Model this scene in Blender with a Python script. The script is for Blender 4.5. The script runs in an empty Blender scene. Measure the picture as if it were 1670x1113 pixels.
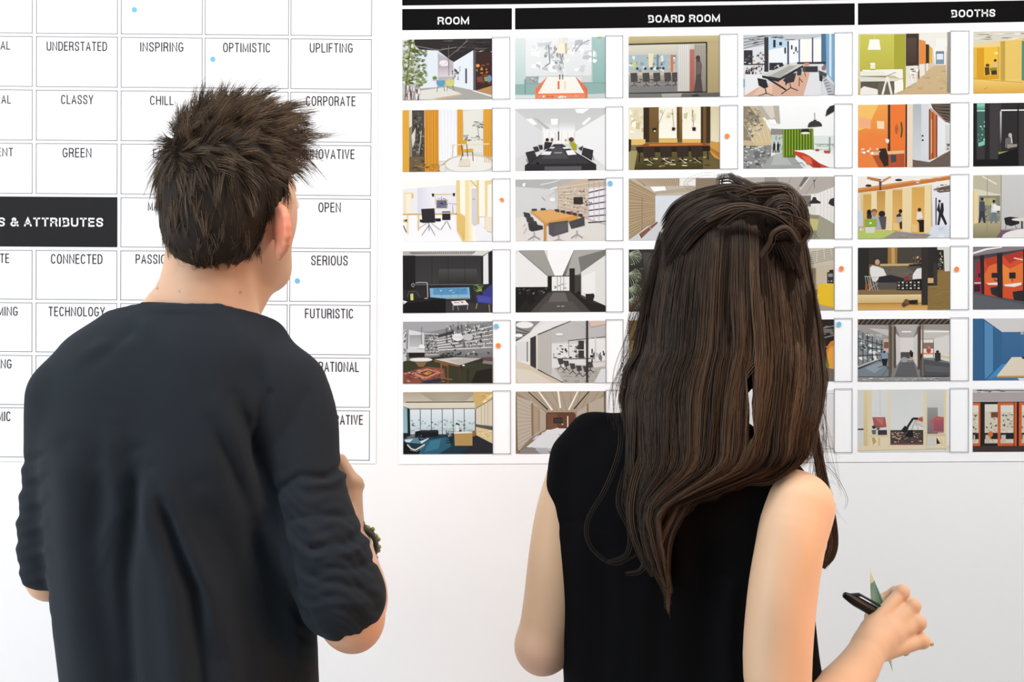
import bpy, math, random
import numpy as np
from mathutils import Vector, Matrix

C = bpy.context.scene.collection
scene = bpy.context.scene

# ------------------------------------------------------------------ camera
FPX = 1670 * 50 / 36.0          # focal length in pixels of a 1670 px wide frame
CAM_D = 2.5                     # distance camera - wall
CAM_Z = 1.5
cam_data = bpy.data.cameras.new('camera')
cam_data.lens = 50
cam_data.sensor_width = 36
cam = bpy.data.objects.new('camera', cam_data)
cam.location = (0, -CAM_D, CAM_Z)
cam.rotation_euler = (math.radians(90), 0, 0)
C.objects.link(cam)
scene.camera = cam

# ------------------------------------------------------------------ world, lights, exposure
world = bpy.data.worlds.new('World')
scene.world = world
world.use_nodes = True
bg = world.node_tree.nodes['Background']
bg.inputs[0].default_value = (0.93, 0.96, 1.0, 1)
bg.inputs[1].default_value = 1.05

def area(name, loc, target, sx, sy, power, color):
    l = bpy.data.lights.new(name, 'AREA')
    l.shape = 'RECTANGLE'; l.size = sx; l.size_y = sy
    l.energy = power; l.color = color
    o = bpy.data.objects.new(name, l)
    o.location = loc
    o.rotation_euler = (Vector(target) - Vector(loc)).to_track_quat('-Z', 'Y').to_euler()
    C.objects.link(o)
    return o

area('window_light', (-2.9, -2.1, 1.6), (-0.4, -0.5, 1.1), 1.3, 1.5, 44, (0.86, 0.93, 1.0))
area('wall_fill_light', (0.9, -1.25, 2.9), (0.9, -0.1, 0.0), 4.2, 0.35, 56, (1.0, 0.985, 0.97))  # added fill from above that brightens the wall, not a known fixture
warm = area('warm_side_light', (1.3, -1.4, 1.45), (0.2, -0.92, 1.15), 0.4, 0.7, 2.0, (1.0, 0.38, 0.08))
warm.data.spread = math.radians(75)
scene.view_settings.view_transform = 'Standard'
scene.view_settings.look = 'None'
scene.view_settings.gamma = 1
scene.view_settings.use_curve_mapping = False
scene.view_settings.exposure = 0.14

# ------------------------------------------------------------------ helpers
def P(px, py, d):
    return np.array([(px - 835) * d / FPX, d - CAM_D, CAM_Z - (py - 556.5) * d / FPX])

def lin(h):
    h = h.lstrip('#')
    if len(h) == 3: h = ''.join(c * 2 for c in h)
    r = [int(h[i:i + 2], 16) / 255 for i in (0, 2, 4)]
    return tuple(((c + 0.055) / 1.055) ** 2.4 if c > 0.04045 else c / 12.92 for c in r)

MATS = {}
def mat(name, color=(.8, .8, .8), rough=.6, spec=.5, attr=False, sheen=0, sss=0, noise=None, bump=None, metal=0, coat=0):
    m = bpy.data.materials.new(name); m.use_nodes = True
    nt = m.node_tree; b = nt.nodes['Principled BSDF']
    b.inputs['Base Color'].default_value = (*color, 1)
    b.inputs['Roughness'].default_value = rough
    b.inputs['Specular IOR Level'].default_value = spec
    b.inputs['Metallic'].default_value = metal
    b.inputs['Coat Weight'].default_value = coat
    if sheen:
        b.inputs['Sheen Weight'].default_value = sheen
        b.inputs['Sheen Roughness'].default_value = .5
    if sss:
        b.inputs['Subsurface Weight'].default_value = sss
        b.inputs['Subsurface Radius'].default_value = (1, .35, .2)
        b.inputs['Subsurface Scale'].default_value = .008
    src = None
    if attr:
        a = nt.nodes.new('ShaderNodeAttribute'); a.attribute_name = 'Col'; src = a.outputs['Color']
        nt.links.new(src, b.inputs['Base Color'])
    if noise:                      # (scale, amount)
        n = nt.nodes.new('ShaderNodeTexNoise'); n.inputs['Scale'].default_value = noise[0]
        n.inputs['Detail'].default_value = 5
        tc = nt.nodes.new('ShaderNodeTexCoord'); nt.links.new(tc.outputs['Object'], n.inputs['Vector'])
        mr = nt.nodes.new('ShaderNodeMapRange'); mr.inputs['To Min'].default_value = 1 - noise[1]; mr.inputs['To Max'].default_value = 1 + noise[1]
        nt.links.new(n.outputs['Fac'], mr.inputs['Value'])
        mx = nt.nodes.new('ShaderNodeMix'); mx.data_type = 'RGBA'; mx.blend_type = 'MULTIPLY'; mx.inputs['Factor'].default_value = 1
        if src: nt.links.new(src, mx.inputs['A'])
        else: mx.inputs['A'].default_value = (*color, 1)
        nt.links.new(mr.outputs['Result'], mx.inputs['B'])
        nt.links.new(mx.outputs['Result'], b.inputs['Base Color'])
    if bump:                       # (scale, strength, distance)
        n = nt.nodes.new('ShaderNodeTexNoise'); n.inputs['Scale'].default_value = bump[0]; n.inputs['Detail'].default_value = 4
        tc = nt.nodes.new('ShaderNodeTexCoord'); nt.links.new(tc.outputs['Object'], n.inputs['Vector'])
        bp = nt.nodes.new('ShaderNodeBump'); bp.inputs['Strength'].default_value = bump[1]; bp.inputs['Distance'].default_value = bump[2]
        nt.links.new(n.outputs['Fac'], bp.inputs['Height']); nt.links.new(bp.outputs['Normal'], b.inputs['Normal'])
    MATS[name] = m
    return m

def link(o, parent=None):
    C.objects.link(o)
    if parent is not None: o.parent = parent
    return o

def tag(o, label=None, cat=None, group=None, kind=None):
    if label: o['label'] = label
    if cat: o['category'] = cat
    if group: o['group'] = group
    if kind: o['kind'] = kind
    return o

def empty(name, loc):
    o = bpy.data.objects.new(name, None); o.location = loc; o.empty_display_size = .1
    C.objects.link(o); return o

def off(parent):
    t = np.zeros(3)
    while parent is not None:
        t += np.array(parent.location); parent = parent.parent
    return t

def mesh_np(name, V, faces, m, parent=None, smooth=False, colors=None, corner_colors=None):
    """V (n,3) world coordinates; faces: (m,k) array or list of lists."""
    V = np.asarray(V, dtype=np.float64) - off(parent)
    me = bpy.data.meshes.new(name)
    if isinstance(faces, np.ndarray):
        k = faces.shape[1]; nf = len(faces)
        me.vertices.add(len(V)); me.vertices.foreach_set('co', V.astype(np.float32).ravel())
        me.loops.add(nf * k); me.loops.foreach_set('vertex_index', faces.astype(np.int32).ravel())
        me.polygons.add(nf); me.polygons.foreach_set('loop_start', np.arange(0, nf * k, k, dtype=np.int32))
        me.update(calc_edges=True)
    else:
        me.from_pydata([tuple(v) for v in V], [], faces); me.update()
    if smooth: me.polygons.foreach_set('use_smooth', np.ones(len(me.polygons), dtype=bool))
    if colors is not None:
        a = me.color_attributes.new('Col', 'FLOAT_COLOR', 'POINT')
        c = np.ones((len(V), 4), np.float32); c[:, :3] = colors; a.data.foreach_set('color', c.ravel())
    if corner_colors is not None:
        a = me.color_attributes.new('Col', 'FLOAT_COLOR', 'CORNER')
        c = np.ones((len(corner_colors), 4), np.float32); c[:, :3] = corner_colors; a.data.foreach_set('color', c.ravel())
    me.materials.append(m)
    o = bpy.data.objects.new(name, me)
    return link(o, parent)

BOXF = [[0, 1, 3, 2], [4, 6, 7, 5], [0, 4, 5, 1], [2, 3, 7, 6], [0, 2, 6, 4], [1, 5, 7, 3]]
def box(name, a, b, m, parent=None):
    V = [(x, y, z) for x in (a[0], b[0]) for y in (a[1], b[1]) for z in (a[2], b[2])]
    return mesh_np(name, V, BOXF, m, parent)

# ------------------------------------------------------------------ implicit surfaces
class Field:
    def __init__(s, xs, ys, zs):
        s.xs, s.ys, s.zs = [np.asarray(a, np.float32) for a in (xs, ys, zs)]
        s.F = np.full((len(xs), len(ys), len(zs)), 1.0, np.float32)
    def put(s, lo, hi, fn, k=.01, op='u'):
        pad = k + .012
        sl = []
        for a, l, h in zip((s.xs, s.ys, s.zs), lo, hi):
            i0 = max(0, np.searchsorted(a, l - pad) - 1); i1 = min(len(a), np.searchsorted(a, h + pad) + 1)
            if i1 <= i0: return
            sl.append(slice(i0, i1))
        X = s.xs[sl[0]][:, None, None]; Y = s.ys[sl[1]][None, :, None]; Z = s.zs[sl[2]][None, None, :]
        d = fn(X, Y, Z).astype(np.float32)
        a = s.F[tuple(sl)]
        if op == 'u':
            h = np.clip(k - np.abs(a - d), 0, None) / k
            s.F[tuple(sl)] = np.minimum(a, d) - h * h * k * .25
        elif op == 'sub':
            d = -d
            h = np.clip(k - np.abs(a - d), 0, None) / k
            s.F[tuple(sl)] = np.maximum(a, d) + h * h * k * .25
    def cap(s, a, b, ra, rb=None, k=.01, op='u'):
        rb = ra if rb is None else rb
        a = np.asarray(a, float); b = np.asarray(b, float); ba = b - a; L = float(ba @ ba) + 1e-12
        r = max(ra, rb)
        def fn(X, Y, Z):
            px, py, pz = X - a[0], Y - a[1], Z - a[2]
            t = np.clip((px * ba[0] + py * ba[1] + pz * ba[2]) / L, 0, 1)
            return np.sqrt((px - t * ba[0]) ** 2 + (py - t * ba[1]) ** 2 + (pz - t * ba[2]) ** 2) - (ra + (rb - ra) * t)
        s.put(np.minimum(a, b) - r, np.maximum(a, b) + r, fn, k, op)
    def chain(s, pts, rs, k=.01):
        pts = np.asarray(pts, float); m = len(pts)
        if m > 2:            # resample the limb along a smooth curve
            q = np.vstack([2 * pts[0] - pts[1], pts, 2 * pts[-1] - pts[-2]]); rr = np.concatenate([[rs[0]], rs, [rs[-1]]]); P2 = []; R2 = []
            for i in range(m - 1):
                for f in (0, .25, .5, .75):
                    w = [-.5 * f + f * f - .5 * f ** 3, 1 - 2.5 * f * f + 1.5 * f ** 3, .5 * f + 2 * f * f - 1.5 * f ** 3, -.5 * f * f + .5 * f ** 3]
                    P2.append(sum(w[j] * q[i + j] for j in range(4))); R2.append(sum(w[j] * rr[i + j] for j in range(4)))
            P2.append(pts[-1]); R2.append(rs[-1]); pts = np.array(P2); rs = R2
        def fn(X, Y, Z):
            best = None
            for i in range(len(pts) - 1):
                a, b = pts[i], pts[i + 1]; ba = b - a; L = float(ba @ ba) + 1e-12; px, py, pz = X - a[0], Y - a[1], Z - a[2]
                t = np.clip((px * ba[0] + py * ba[1] + pz * ba[2]) / L, 0, 1)
                d = np.sqrt((px - t * ba[0]) ** 2 + (py - t * ba[1]) ** 2 + (pz - t * ba[2]) ** 2) - (rs[i] + (rs[i + 1] - rs[i]) * t)
                best = d if best is None else np.minimum(best, d)
            return best
        r = max(rs); s.put(pts.min(0) - r, pts.max(0) + r, fn, k)
    def ell(s, c, r, R=None, k=.01, op='u'):
        c = np.asarray(c, float); r = np.asarray(r, float); M = np.eye(3) if R is None else np.asarray(R)   # rows of M = local axes
        ext = np.sqrt((M.T ** 2) @ (r ** 2))
        def fn(X, Y, Z):
            px, py, pz = X - c[0], Y - c[1], Z - c[2]
            k0 = 0; k1 = 0
            for i in range(3):
                q = px * M[i, 0] + py * M[i, 1] + pz * M[i, 2]
                k0 = k0 + (q / r[i]) ** 2; k1 = k1 + (q / r[i] ** 2) ** 2
            k0 = np.sqrt(k0); k1 = np.sqrt(k1) + 1e-6
            return k0 * (k0 - 1) / k1
        s.put(c - ext, c + ext, fn, k, op)
    def loft(s, rows, n=2.3, shear=0, inset=0, k=.01, ztop=None, zbot=None):
        """rows: (z, x0, x1, ycentre, halfdepth)"""
        R = sorted(rows); z = np.array([r[0] for r in R])
        def smooth(v):
            v = np.array(v, float)
            zz = s.zs; f = np.interp(zz, z, v)
            # soften the corners of the profile
            zu = np.arange(z[0], z[-1] + .004, .004); g = np.interp(zu, z, v); g = np.convolve(np.pad(g, 6, mode='edge'), np.hanning(15)[1:-1] / np.hanning(15).sum(), 'same')[6:-6]
            return np.interp(zz, zu, g)
        x0, x1, yc, b = [smooth([r[i] for r in R]) for i in (1, 2, 3, 4)]
        cx = (x0 + x1) / 2; a = np.maximum((x1 - x0) / 2 - inset, .004); b = np.maximum(b - inset, .004)
        zt = R[-1][0] if ztop is None else ztop; zb = R[0][0] if zbot is None else zbot
        lo = (x0.min() - .05, (yc - b).min() - .05, zb); hi = (x1.max() + .05, (yc + b).max() + .05, zt)
        zz = s.zs
        def fn(X, Y, Z):
            i0 = np.searchsorted(zz, Z.ravel()[0]); sl = slice(i0, i0 + Z.size)
            A = a[sl][None, None, :]; B = b[sl][None, None, :]; CX = cx[sl][None, None, :]; YC = yc[sl][None, None, :]
            u = np.abs(X - CX) / A; v = np.abs(Y - YC - shear * (X - CX)) / B
            q = (u ** n + v ** n + 1e-9) ** (1 / n)
            g = np.sqrt((u ** (n - 1) / A) ** 2 + (v ** (n - 1) / B) ** 2) * q ** (1 - n) + 1e-3
            d = (q - 1) / g
            return np.maximum(np.maximum(d, Z - zt), zb - Z)
        s.put(lo, hi, fn, k)
    def mesh(s):
        F = s.F; ins = F < 0
        nx, ny, nz = F.shape
        c = ins[:-1, :-1, :-1].astype(np.uint8)
        cnt = np.zeros((nx - 1, ny - 1, nz - 1), np.uint8)
        for i in (0, 1):
            for j in (0, 1):
                for k in (0, 1):
                    cnt += ins[i:nx - 1 + i, j:ny - 1 + j, k:nz - 1 + k]
        act = np.argwhere((cnt > 0) & (cnt < 8))
        idx = np.full(cnt.shape, -1, np.int32); idx[tuple(act.T)] = np.arange(len(act))
        acc = np.zeros((len(act), 3)); num = np.zeros(len(act))
        I, J, K = act.T
        ax = (s.xs, s.ys, s.zs)
        for d in range(3):
            o1, o2 = [e for e in range(3) if e != d]
            for p in (0, 1):
                for q in (0, 1):
                    o = [0, 0, 0]; o[o1] = p; o[o2] = q
                    A = (I + o[0], J + o[1], K + o[2]); o[d] = 1; B = (I + o[0], J + o[1], K + o[2])
                    fa = F[A]; fb = F[B]; m = (fa < 0) != (fb < 0)
                    t = np.where(m, fa / np.where(m, fa - fb, 1), 0)
                    for e in range(3):
                        pa = ax[e][A[e]]; pb = ax[e][B[e]]
                        acc[:, e] += np.where(m, pa + (pb - pa) * t, 0)
                    num += m
        V = acc / num[:, None]
        faces = []
        for d in range(3):
            o1, o2 = [(1, 2), (2, 0), (0, 1)][d]
            sh = [slice(1, n - 1) for n in F.shape]; sh[d] = slice(0, F.shape[d] - 1)
            sh2 = list(sh); sh2[d] = slice(1, F.shape[d])
            a = ins[tuple(sh)]; b = ins[tuple(sh2)]
            e = np.argwhere(a != b)
            if not len(e): continue
            flip = ~a[tuple(e.T)]
            base = e + np.array([0 if i == d else 1 for i in range(3)])
            def cell(p, q):
                t = base.copy(); t[:, o1] -= p; t[:, o2] -= q
                return idx[tuple(t.T)]
            q = np.stack([cell(1, 1), cell(0, 1), cell(0, 0), cell(1, 0)], 1)
            q[flip] = q[flip][:, ::-1]
            faces.append(q)
        return V, np.concatenate(faces)

def vnormals(V, Fc):
    n = np.cross(V[Fc[:, 2]] - V[Fc[:, 0]], V[Fc[:, 3]] - V[Fc[:, 1]])
    N = np.zeros_like(V)
    for i in range(4):
        for e in range(3): N[:, e] += np.bincount(Fc[:, i], n[:, e], len(V))
    return N / (np.linalg.norm(N, axis=1, keepdims=True) + 1e-12)

def relax(V, Fc, it=1, w=.5):
    for _ in range(it):
        S = np.zeros_like(V); cn = np.zeros(len(V))
        for i in range(4):
            a, b = Fc[:, i], Fc[:, (i + 1) % 4]
            for e in range(3): S[:, e] += np.bincount(a, V[b, e], len(V))
            cn += np.bincount(a, minlength=len(V))
        V = V * (1 - w) + S / cn[:, None] * w
    return V

def project(V):
    d = V[:, 1] + CAM_D
    return 835 + V[:, 0] * FPX / d, 556.5 - (V[:, 2] - CAM_Z) * FPX / d

def polydist(px, py, pts):
    best = np.full(len(px), 1e9); sgn = np.zeros(len(px))
    for (x0, y0), (x1, y1) in zip(pts[:-1], pts[1:]):
        dx, dy = x1 - x0, y1 - y0
        t = np.clip(((px - x0) * dx + (py - y0) * dy) / (dx * dx + dy * dy), 0, 1)
        ex, ey = px - x0 - t * dx, py - y0 - t * dy
        dd = np.hypot(ex, ey); m = dd < best
        best = np.where(m, dd, best); sgn = np.where(m, np.sign(ex * dy - ey * dx), sgn)
    return best, sgn

def grid1(a, b, fine, marks=()):
    """coordinates from a to b with step fine; marks = list of (upto, step)"""
    out = [a]; x = a
    while x < b:
        st = fine
        for lo, hi, s_ in marks:
            if lo <= x < hi: st = s_
        x += st; out.append(x)
    return np.array(out)

def strands(name, Pts, Rad, Col, m, parent):
    """Pts (N,S,3), Rad (N,S), Col (N,S,3) -> three-sided tapered tubes"""
    N, S, _ = Pts.shape
    T = np.gradient(Pts, axis=1); T /= np.linalg.norm(T, axis=2, keepdims=True) + 1e-9
    ref = np.array([.31, -.8, .51]); A = np.cross(T, ref); A /= np.linalg.norm(A, axis=2, keepdims=True) + 1e-9
    B = np.cross(T, A)
    V = np.empty((N, S, 3, 3))
    for j in range(3):
        an = j * 2 * math.pi / 3
        V[:, :, j] = Pts + (A * math.cos(an) + B * math.sin(an)) * Rad[..., None]
    base = (np.arange(N)[:, None] * S + np.arange(S - 1)[None, :]) * 3
    fs = []
    for j in range(3):
        j2 = (j + 1) % 3
        fs.append(np.stack([base + j, base + j2, base + 3 + j2, base + 3 + j], -1).reshape(-1, 4))
    cols = np.repeat(Col.reshape(N * S, 3), 3, axis=0)
    return mesh_np(name, V.reshape(-1, 3), np.concatenate(fs), m, parent, True, cols)

def lathe(prof, a, b, seg=16):
    """prof: (t along a->b in metres, radius)"""
    a = np.asarray(a, float); b = np.asarray(b, float); T = (b - a) / np.linalg.norm(b - a)
    A = np.cross(T, (.2, .3, .9)); A /= np.linalg.norm(A); B = np.cross(T, A)
    V = []; F_ = []
    for t, r in prof:
        for i in range(seg):
            an = 2 * math.pi * i / seg
            V.append(a + T * t + (A * math.cos(an) + B * math.sin(an)) * r)
    n = len(prof)
    for k in range(n - 1):
        for i in range(seg):
            j = (i + 1) % seg
            F_.append([k * seg + i, k * seg + j, (k + 1) * seg + j, (k + 1) * seg + i])
    F_.append(list(range(seg))[::-1]); F_.append([(n - 1) * seg + i for i in range(seg)])
    return V, F_
# ------------------------------------------------------------------ room shell
m_wall = mat('wall_paint', (.88, .88, .885), .85, .25, noise=(3, .012), bump=(260, .12, .0006))
m_floor = mat('floor_oak', (.68, .66, .63), .5, .3, noise=(4, .18))
m_trim = mat('trim_white', (.85, .85, .85), .4)
m_paper = mat('poster_paper', (.93, .93, .94), .55, .35, noise=(2.2, .008))
m_ink = mat('black_ink', (.0055, .005, .005), .7, .03)
m_grey = mat('grey_ink', (.045, .042, .048), .7, .05)
m_line = mat('outline_ink', (.15, .15, .18), .7, .05)
m_white = mat('white_ink', (.92, .92, .92), .55)
m_print = mat('photo_ink', rough=.55, spec=.15, attr=True)
m_blue = mat('blue_dot', lin('6bb4dc'), .5)
m_orange = mat('orange_dot', lin('f08238'), .5)

tag(box('wall_back', (-3.2, 0.0, 0), (3.4, .12, 2.95), m_wall), kind='structure')
tag(box('floor', (-3.2, -4.2, -.1), (3.4, 0.0, 0), m_floor), kind='structure')
tag(box('baseboard_back', (-3.2, -.014, 0), (3.4, 0.0, .09), m_trim), kind='structure')

m_rear = mat('rear_wall_dark', (.12, .12, .125), .9, .1)  # kept dark to hold back fill light from behind the camera
m_ceil = mat('ceiling_paint', (.6, .6, .6), .9, .2)
tag(box('wall_rear', (-3.2, -4.32, 0), (3.4, -4.2, 2.95), m_rear), kind='structure')  # unseen rear wall, right wall and ceiling, added to block ambient light
tag(box('wall_right', (3.4, -4.32, 0), (3.52, .12, 2.95), m_wall), kind='structure')
tag(box('ceiling', (-3.2, -4.32, 2.95), (3.52, .12, 3.05), m_ceil), kind='structure')

def W(px, py, y=0.0):
    """pixel of the frontal wall plane -> point y in front of the wall"""
    p = P(px, py, CAM_D); p[1] = -y; return p

def quads(name, items, m, parent, y, th=0):
    """items: list of pixel polygons laid on the poster plane"""
    V = []; F_ = []
    for poly in items:
        n = len(V); V += [W(a, b, y) for a, b in poly]; F_.append(list(range(n, n + len(poly))))
    return mesh_np(name, V, F_, m, parent)

def sheet(name, poly, label, cat):
    """a sheet of paper 0.4 mm thick hung 1 mm off the wall, its lower edge lifting slightly"""
    base = W(*poly[3])
    root = empty(name, (float(base[0]), 0, float(base[2])))
    tag(root, label, cat)
    nx, ny = 24, 16
    V = []; F_ = []
    (ax, ay), (bx, by), (cx, cy), (dx, dy) = poly     # tl tr br bl
    for s_, yo in ((0, .0012), (1, .0006)):
        for j in range(ny + 1):
            v = j / ny
            for i in range(nx + 1):
                u = i / nx
                x = (ax * (1 - u) + bx * u) * (1 - v) + (dx * (1 - u) + cx * u) * v
                y = (ay * (1 - u) + by * u) * (1 - v) + (dy * (1 - u) + cy * u) * v
                V.append(W(x, y, yo))
    n1 = (nx + 1) * (ny + 1)
    for s_ in (0, 1):
        for j in range(ny):
            for i in range(nx):
                a = s_ * n1 + j * (nx + 1) + i
                q = [a, a + nx + 1, a + nx + 2, a + 1]
                F_.append(q if s_ == 0 else q[::-1])
    ring = [i for i in range(nx + 1)] + [j * (nx + 1) + nx for j in range(1, ny + 1)] + [ny * (nx + 1) + i for i in range(nx - 1, -1, -1)] + [j * (nx + 1) for j in range(ny - 1, 0, -1)]
    for a, b in zip(ring, ring[1:] + ring[:1]): F_.append([a, b, b + n1, a + n1])
    mesh_np('paper_sheet', V, F_, m_paper, root)
    return root

def _sp(*p):
    p = [np.array(q, float) for q in p]; q = [2 * p[0] - p[1]] + p + [2 * p[-1] - p[-2]]; out = []
    for i in range(len(p) - 1):
        a, b, c, d = q[i:i + 4]
        for f in (0, .33, .67): out.append(tuple(.5 * (2 * b + (c - a) * f + (2 * a - 5 * b + 4 * c - d) * f * f + (-a + 3 * b - 3 * c + d) * f ** 3)))
    return out + [tuple(p[-1])]
def _arc(a0, a1, n=16, e=2.5):
    o = []
    for i in range(n + 1):
        a = math.radians(a0 + (a1 - a0) * i / n); c, s_ = math.cos(a), math.sin(a)
        o.append((.5 + .5 * math.copysign(abs(c) ** (2 / e), c), .5 + .5 * math.copysign(abs(s_) ** (2 / e), s_)))
    return o
# monoline capitals: strokes in a unit box, relative width; a leading 'c' marks a closed stroke
GL = {
    'A': (1.08, [[(0, 0), (.5, 1), (1, 0)], [(.18, .3), (.82, .3)]]), 'B': (1, [['c', (0, 0), (0, 1), (.58, 1), (.84, .94), (.93, .77), (.84, .59), (.58, .53), (0, .53)], [(.5, .53), (.62, .53), (.9, .45), (1, .27), (.9, .07), (.6, 0), (0, 0)]]),
    'C': (1, [_arc(38, 322)]), 'D': (1, [['c', (0, 0), (0, 1), (.45, 1), (.78, .94), (.95, .8), (1, .6), (1, .4), (.95, .2), (.78, .06), (.45, 0)]]), 'E': (.82, [[(1, 1), (0, 1), (0, 0), (1, 0)], [(0, .53), (.9, .53)]]),
    'F': (.8, [[(1, 1), (0, 1), (0, 0)], [(0, .5), (.9, .5)]]), 'G': (1.02, [_arc(38, 330) + [(1, .45), (.56, .45)]]), 'H': (1, [[(0, 0), (0, 1)], [(1, 0), (1, 1)], [(0, .52), (1, .52)]]), 'I': (.02, [[(.5, 0), (.5, 1)]]),
    'K': (1, [[(0, 0), (0, 1)], [(1, 1), (0, .36)], [(.3, .56), (1, 0)]]), 'L': (.78, [[(0, 1), (0, 0), (1, 0)]]), 'M': (1.35, [[(0, 0), (0, 1), (.5, .08), (1, 1), (1, 0)]]), 'N': (1.08, [[(0, 0), (0, 1), (1, 0), (1, 1)]]),
    'O': (1.05, [['c'] + _arc(0, 360, 28)[:-1]]), 'P': (.96, [[(0, 0), (0, 1), (.6, 1), (.9, .92), (1, .73), (.9, .54), (.6, .46), (0, .46)]]), 'R': (1, [[(0, 0), (0, 1), (.6, 1), (.9, .93), (1, .75), (.9, .57), (.6, .49), (0, .49)], [(.6, .49), (.8, .42), (.9, .28), (.94, .06), (1, 0)]]),
    'S': (.98, [_sp((.97, .76), (.86, .95), (.5, 1.0), (.14, .93), (.06, .74), (.2, .59), (.5, .51), (.82, .41), (.96, .24), (.85, .06), (.5, 0), (.15, .05), (.02, .25))]), 'T': (.95, [[(0, 1), (1, 1)], [(.5, 1), (.5, 0)]]),
    'U': (1, [[(0, 1), (0, .3), (.06, .12), (.24, .02), (.5, 0), (.76, .02), (.94, .12), (1, .3), (1, 1)]]), 'V': (1.05, [[(0, 1), (.5, 0), (1, 1)]]), 'W': (1.6, [[(0, 1), (.25, 0), (.5, .95), (.75, 0), (1, 1)]]), 'X': (1, [[(0, 0), (1, 1)], [(0, 1), (1, 0)]]),
    'Y': (1.02, [[(0, 1), (.5, .42), (1, 1)], [(.5, .42), (.5, 0)]]), '&': (1.15, [_sp((1.02, 0), (.6, .38), (.24, .74), (.24, .92), (.44, 1), (.64, .9), (.58, .7), (.12, .42), (0, .22), (.14, .04), (.42, 0), (.74, .16), (.93, .5))])}
def ribbon(pts, closed, hw):
    n = len(pts); P_ = [np.array(p, float) for p in pts]
    if not closed:      # square ends reach the cap line
        for e, f in ((0, 1), (-1, -2)):
            d = P_[e] - P_[f]; P_[e] = P_[e] + d / (np.hypot(*d) + 1e-9) * hw * .9
    L_, R_ = [], []
    for i in range(n):
        a = P_[i] - P_[i - 1] if (closed or i) else P_[1] - P_[0]
        b = P_[(i + 1) % n] - P_[i] if (closed or i < n - 1) else P_[-1] - P_[-2]
        a = a / (np.hypot(*a) + 1e-9); b = b / (np.hypot(*b) + 1e-9); na = np.array([-a[1], a[0]]); nb = np.array([-b[1], b[0]]); m = na + nb; l = np.hypot(*m)
        m = m / l if l > .2 else na
        s_ = hw / max(.42, float(m @ na)); L_.append(P_[i] + m * s_); R_.append(P_[i] - m * s_)
    V = L_ + R_; k = n if closed else n - 1
    return V, [[i, (i + 1) % n, n + (i + 1) % n, n + i] for i in range(k)]
def text(s, x0, x1, ytop, ybot, slope, m, parent, y=.0017, bold=False):
    """capitals from pixel x0 to x1 and ytop to ybot, drawn as even strokes"""
    H = abs(ybot - ytop); sw = H * (.18 if bold else .112); gap = .30 if not bold else .27; hw = sw / 2
    ink = [c for c in s]; adv = []
    for c in ink: adv.append(.42 if c == ' ' else GL[c][0])
    gaps = len(ink) - 1; free = (x1 - x0) - sw * sum(c != ' ' for c in ink)
    unit = free / (sum(adv) + gaps * gap)
    X = x0; V = []; F_ = []
    for c, a in zip(ink, adv):
        if c == ' ': X += unit * (a + gap); continue
        w = a * unit
        for st in GL[c][1]:
            closed = st[0] == 'c'; pts = st[1:] if closed else st
            q = [(X + hw + p[0] * w, hw + p[1] * (H - sw)) for p in pts]
            v, f = ribbon(q, closed, hw); k = len(V); V += v; F_ += [[k + i for i in g] for g in f]
        X += w + sw + unit * gap
    return mesh_np('lettering', [W(p[0], ybot - p[1] + slope * (p[0] - x0), y) for p in V], F_, m, parent)

# ------------------------------------------------------------------ left poster: word grid
pl = sheet('word_grid_poster', [(-96, -62), (617, -57), (613, 756.5), (-96, 752)],
           'white paper poster with a grid of attribute words, left of the picture poster', 'poster')
rowL = [(-26, 54.8, -22, 59.4), (59.4, 141.8, 64.4, 146.4), (146.8, 229.2, 151.4, 233), (233.8, 316.2, 237.6, 320),
        (321.5, 402.5, 324.8, 406.2), (408.3, 488.8, 410.7, 493), (493.8, 574.4, 498, 579.8), (579.8, 660.7, 584.3, 665.3), (665.3, 746.3, 670.2, 751.6)]
colL = [(-80, -80, 53.7, 52.7), (59.4, 58.3, 192.4, 190.6), (197.8, 196, 330.8, 328.6), (334.6, 332, 471.5, 467.8), (474.5, 471, 606.7, 602.8)]
def Lpt(xt, xb, y54, y606):
    y = y54
    for _ in range(2):
        x = xt + (xb - xt) * y / 750; y = y54 + (y606 - y54) * (x - 54) / 552
    return (x, y)
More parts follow.
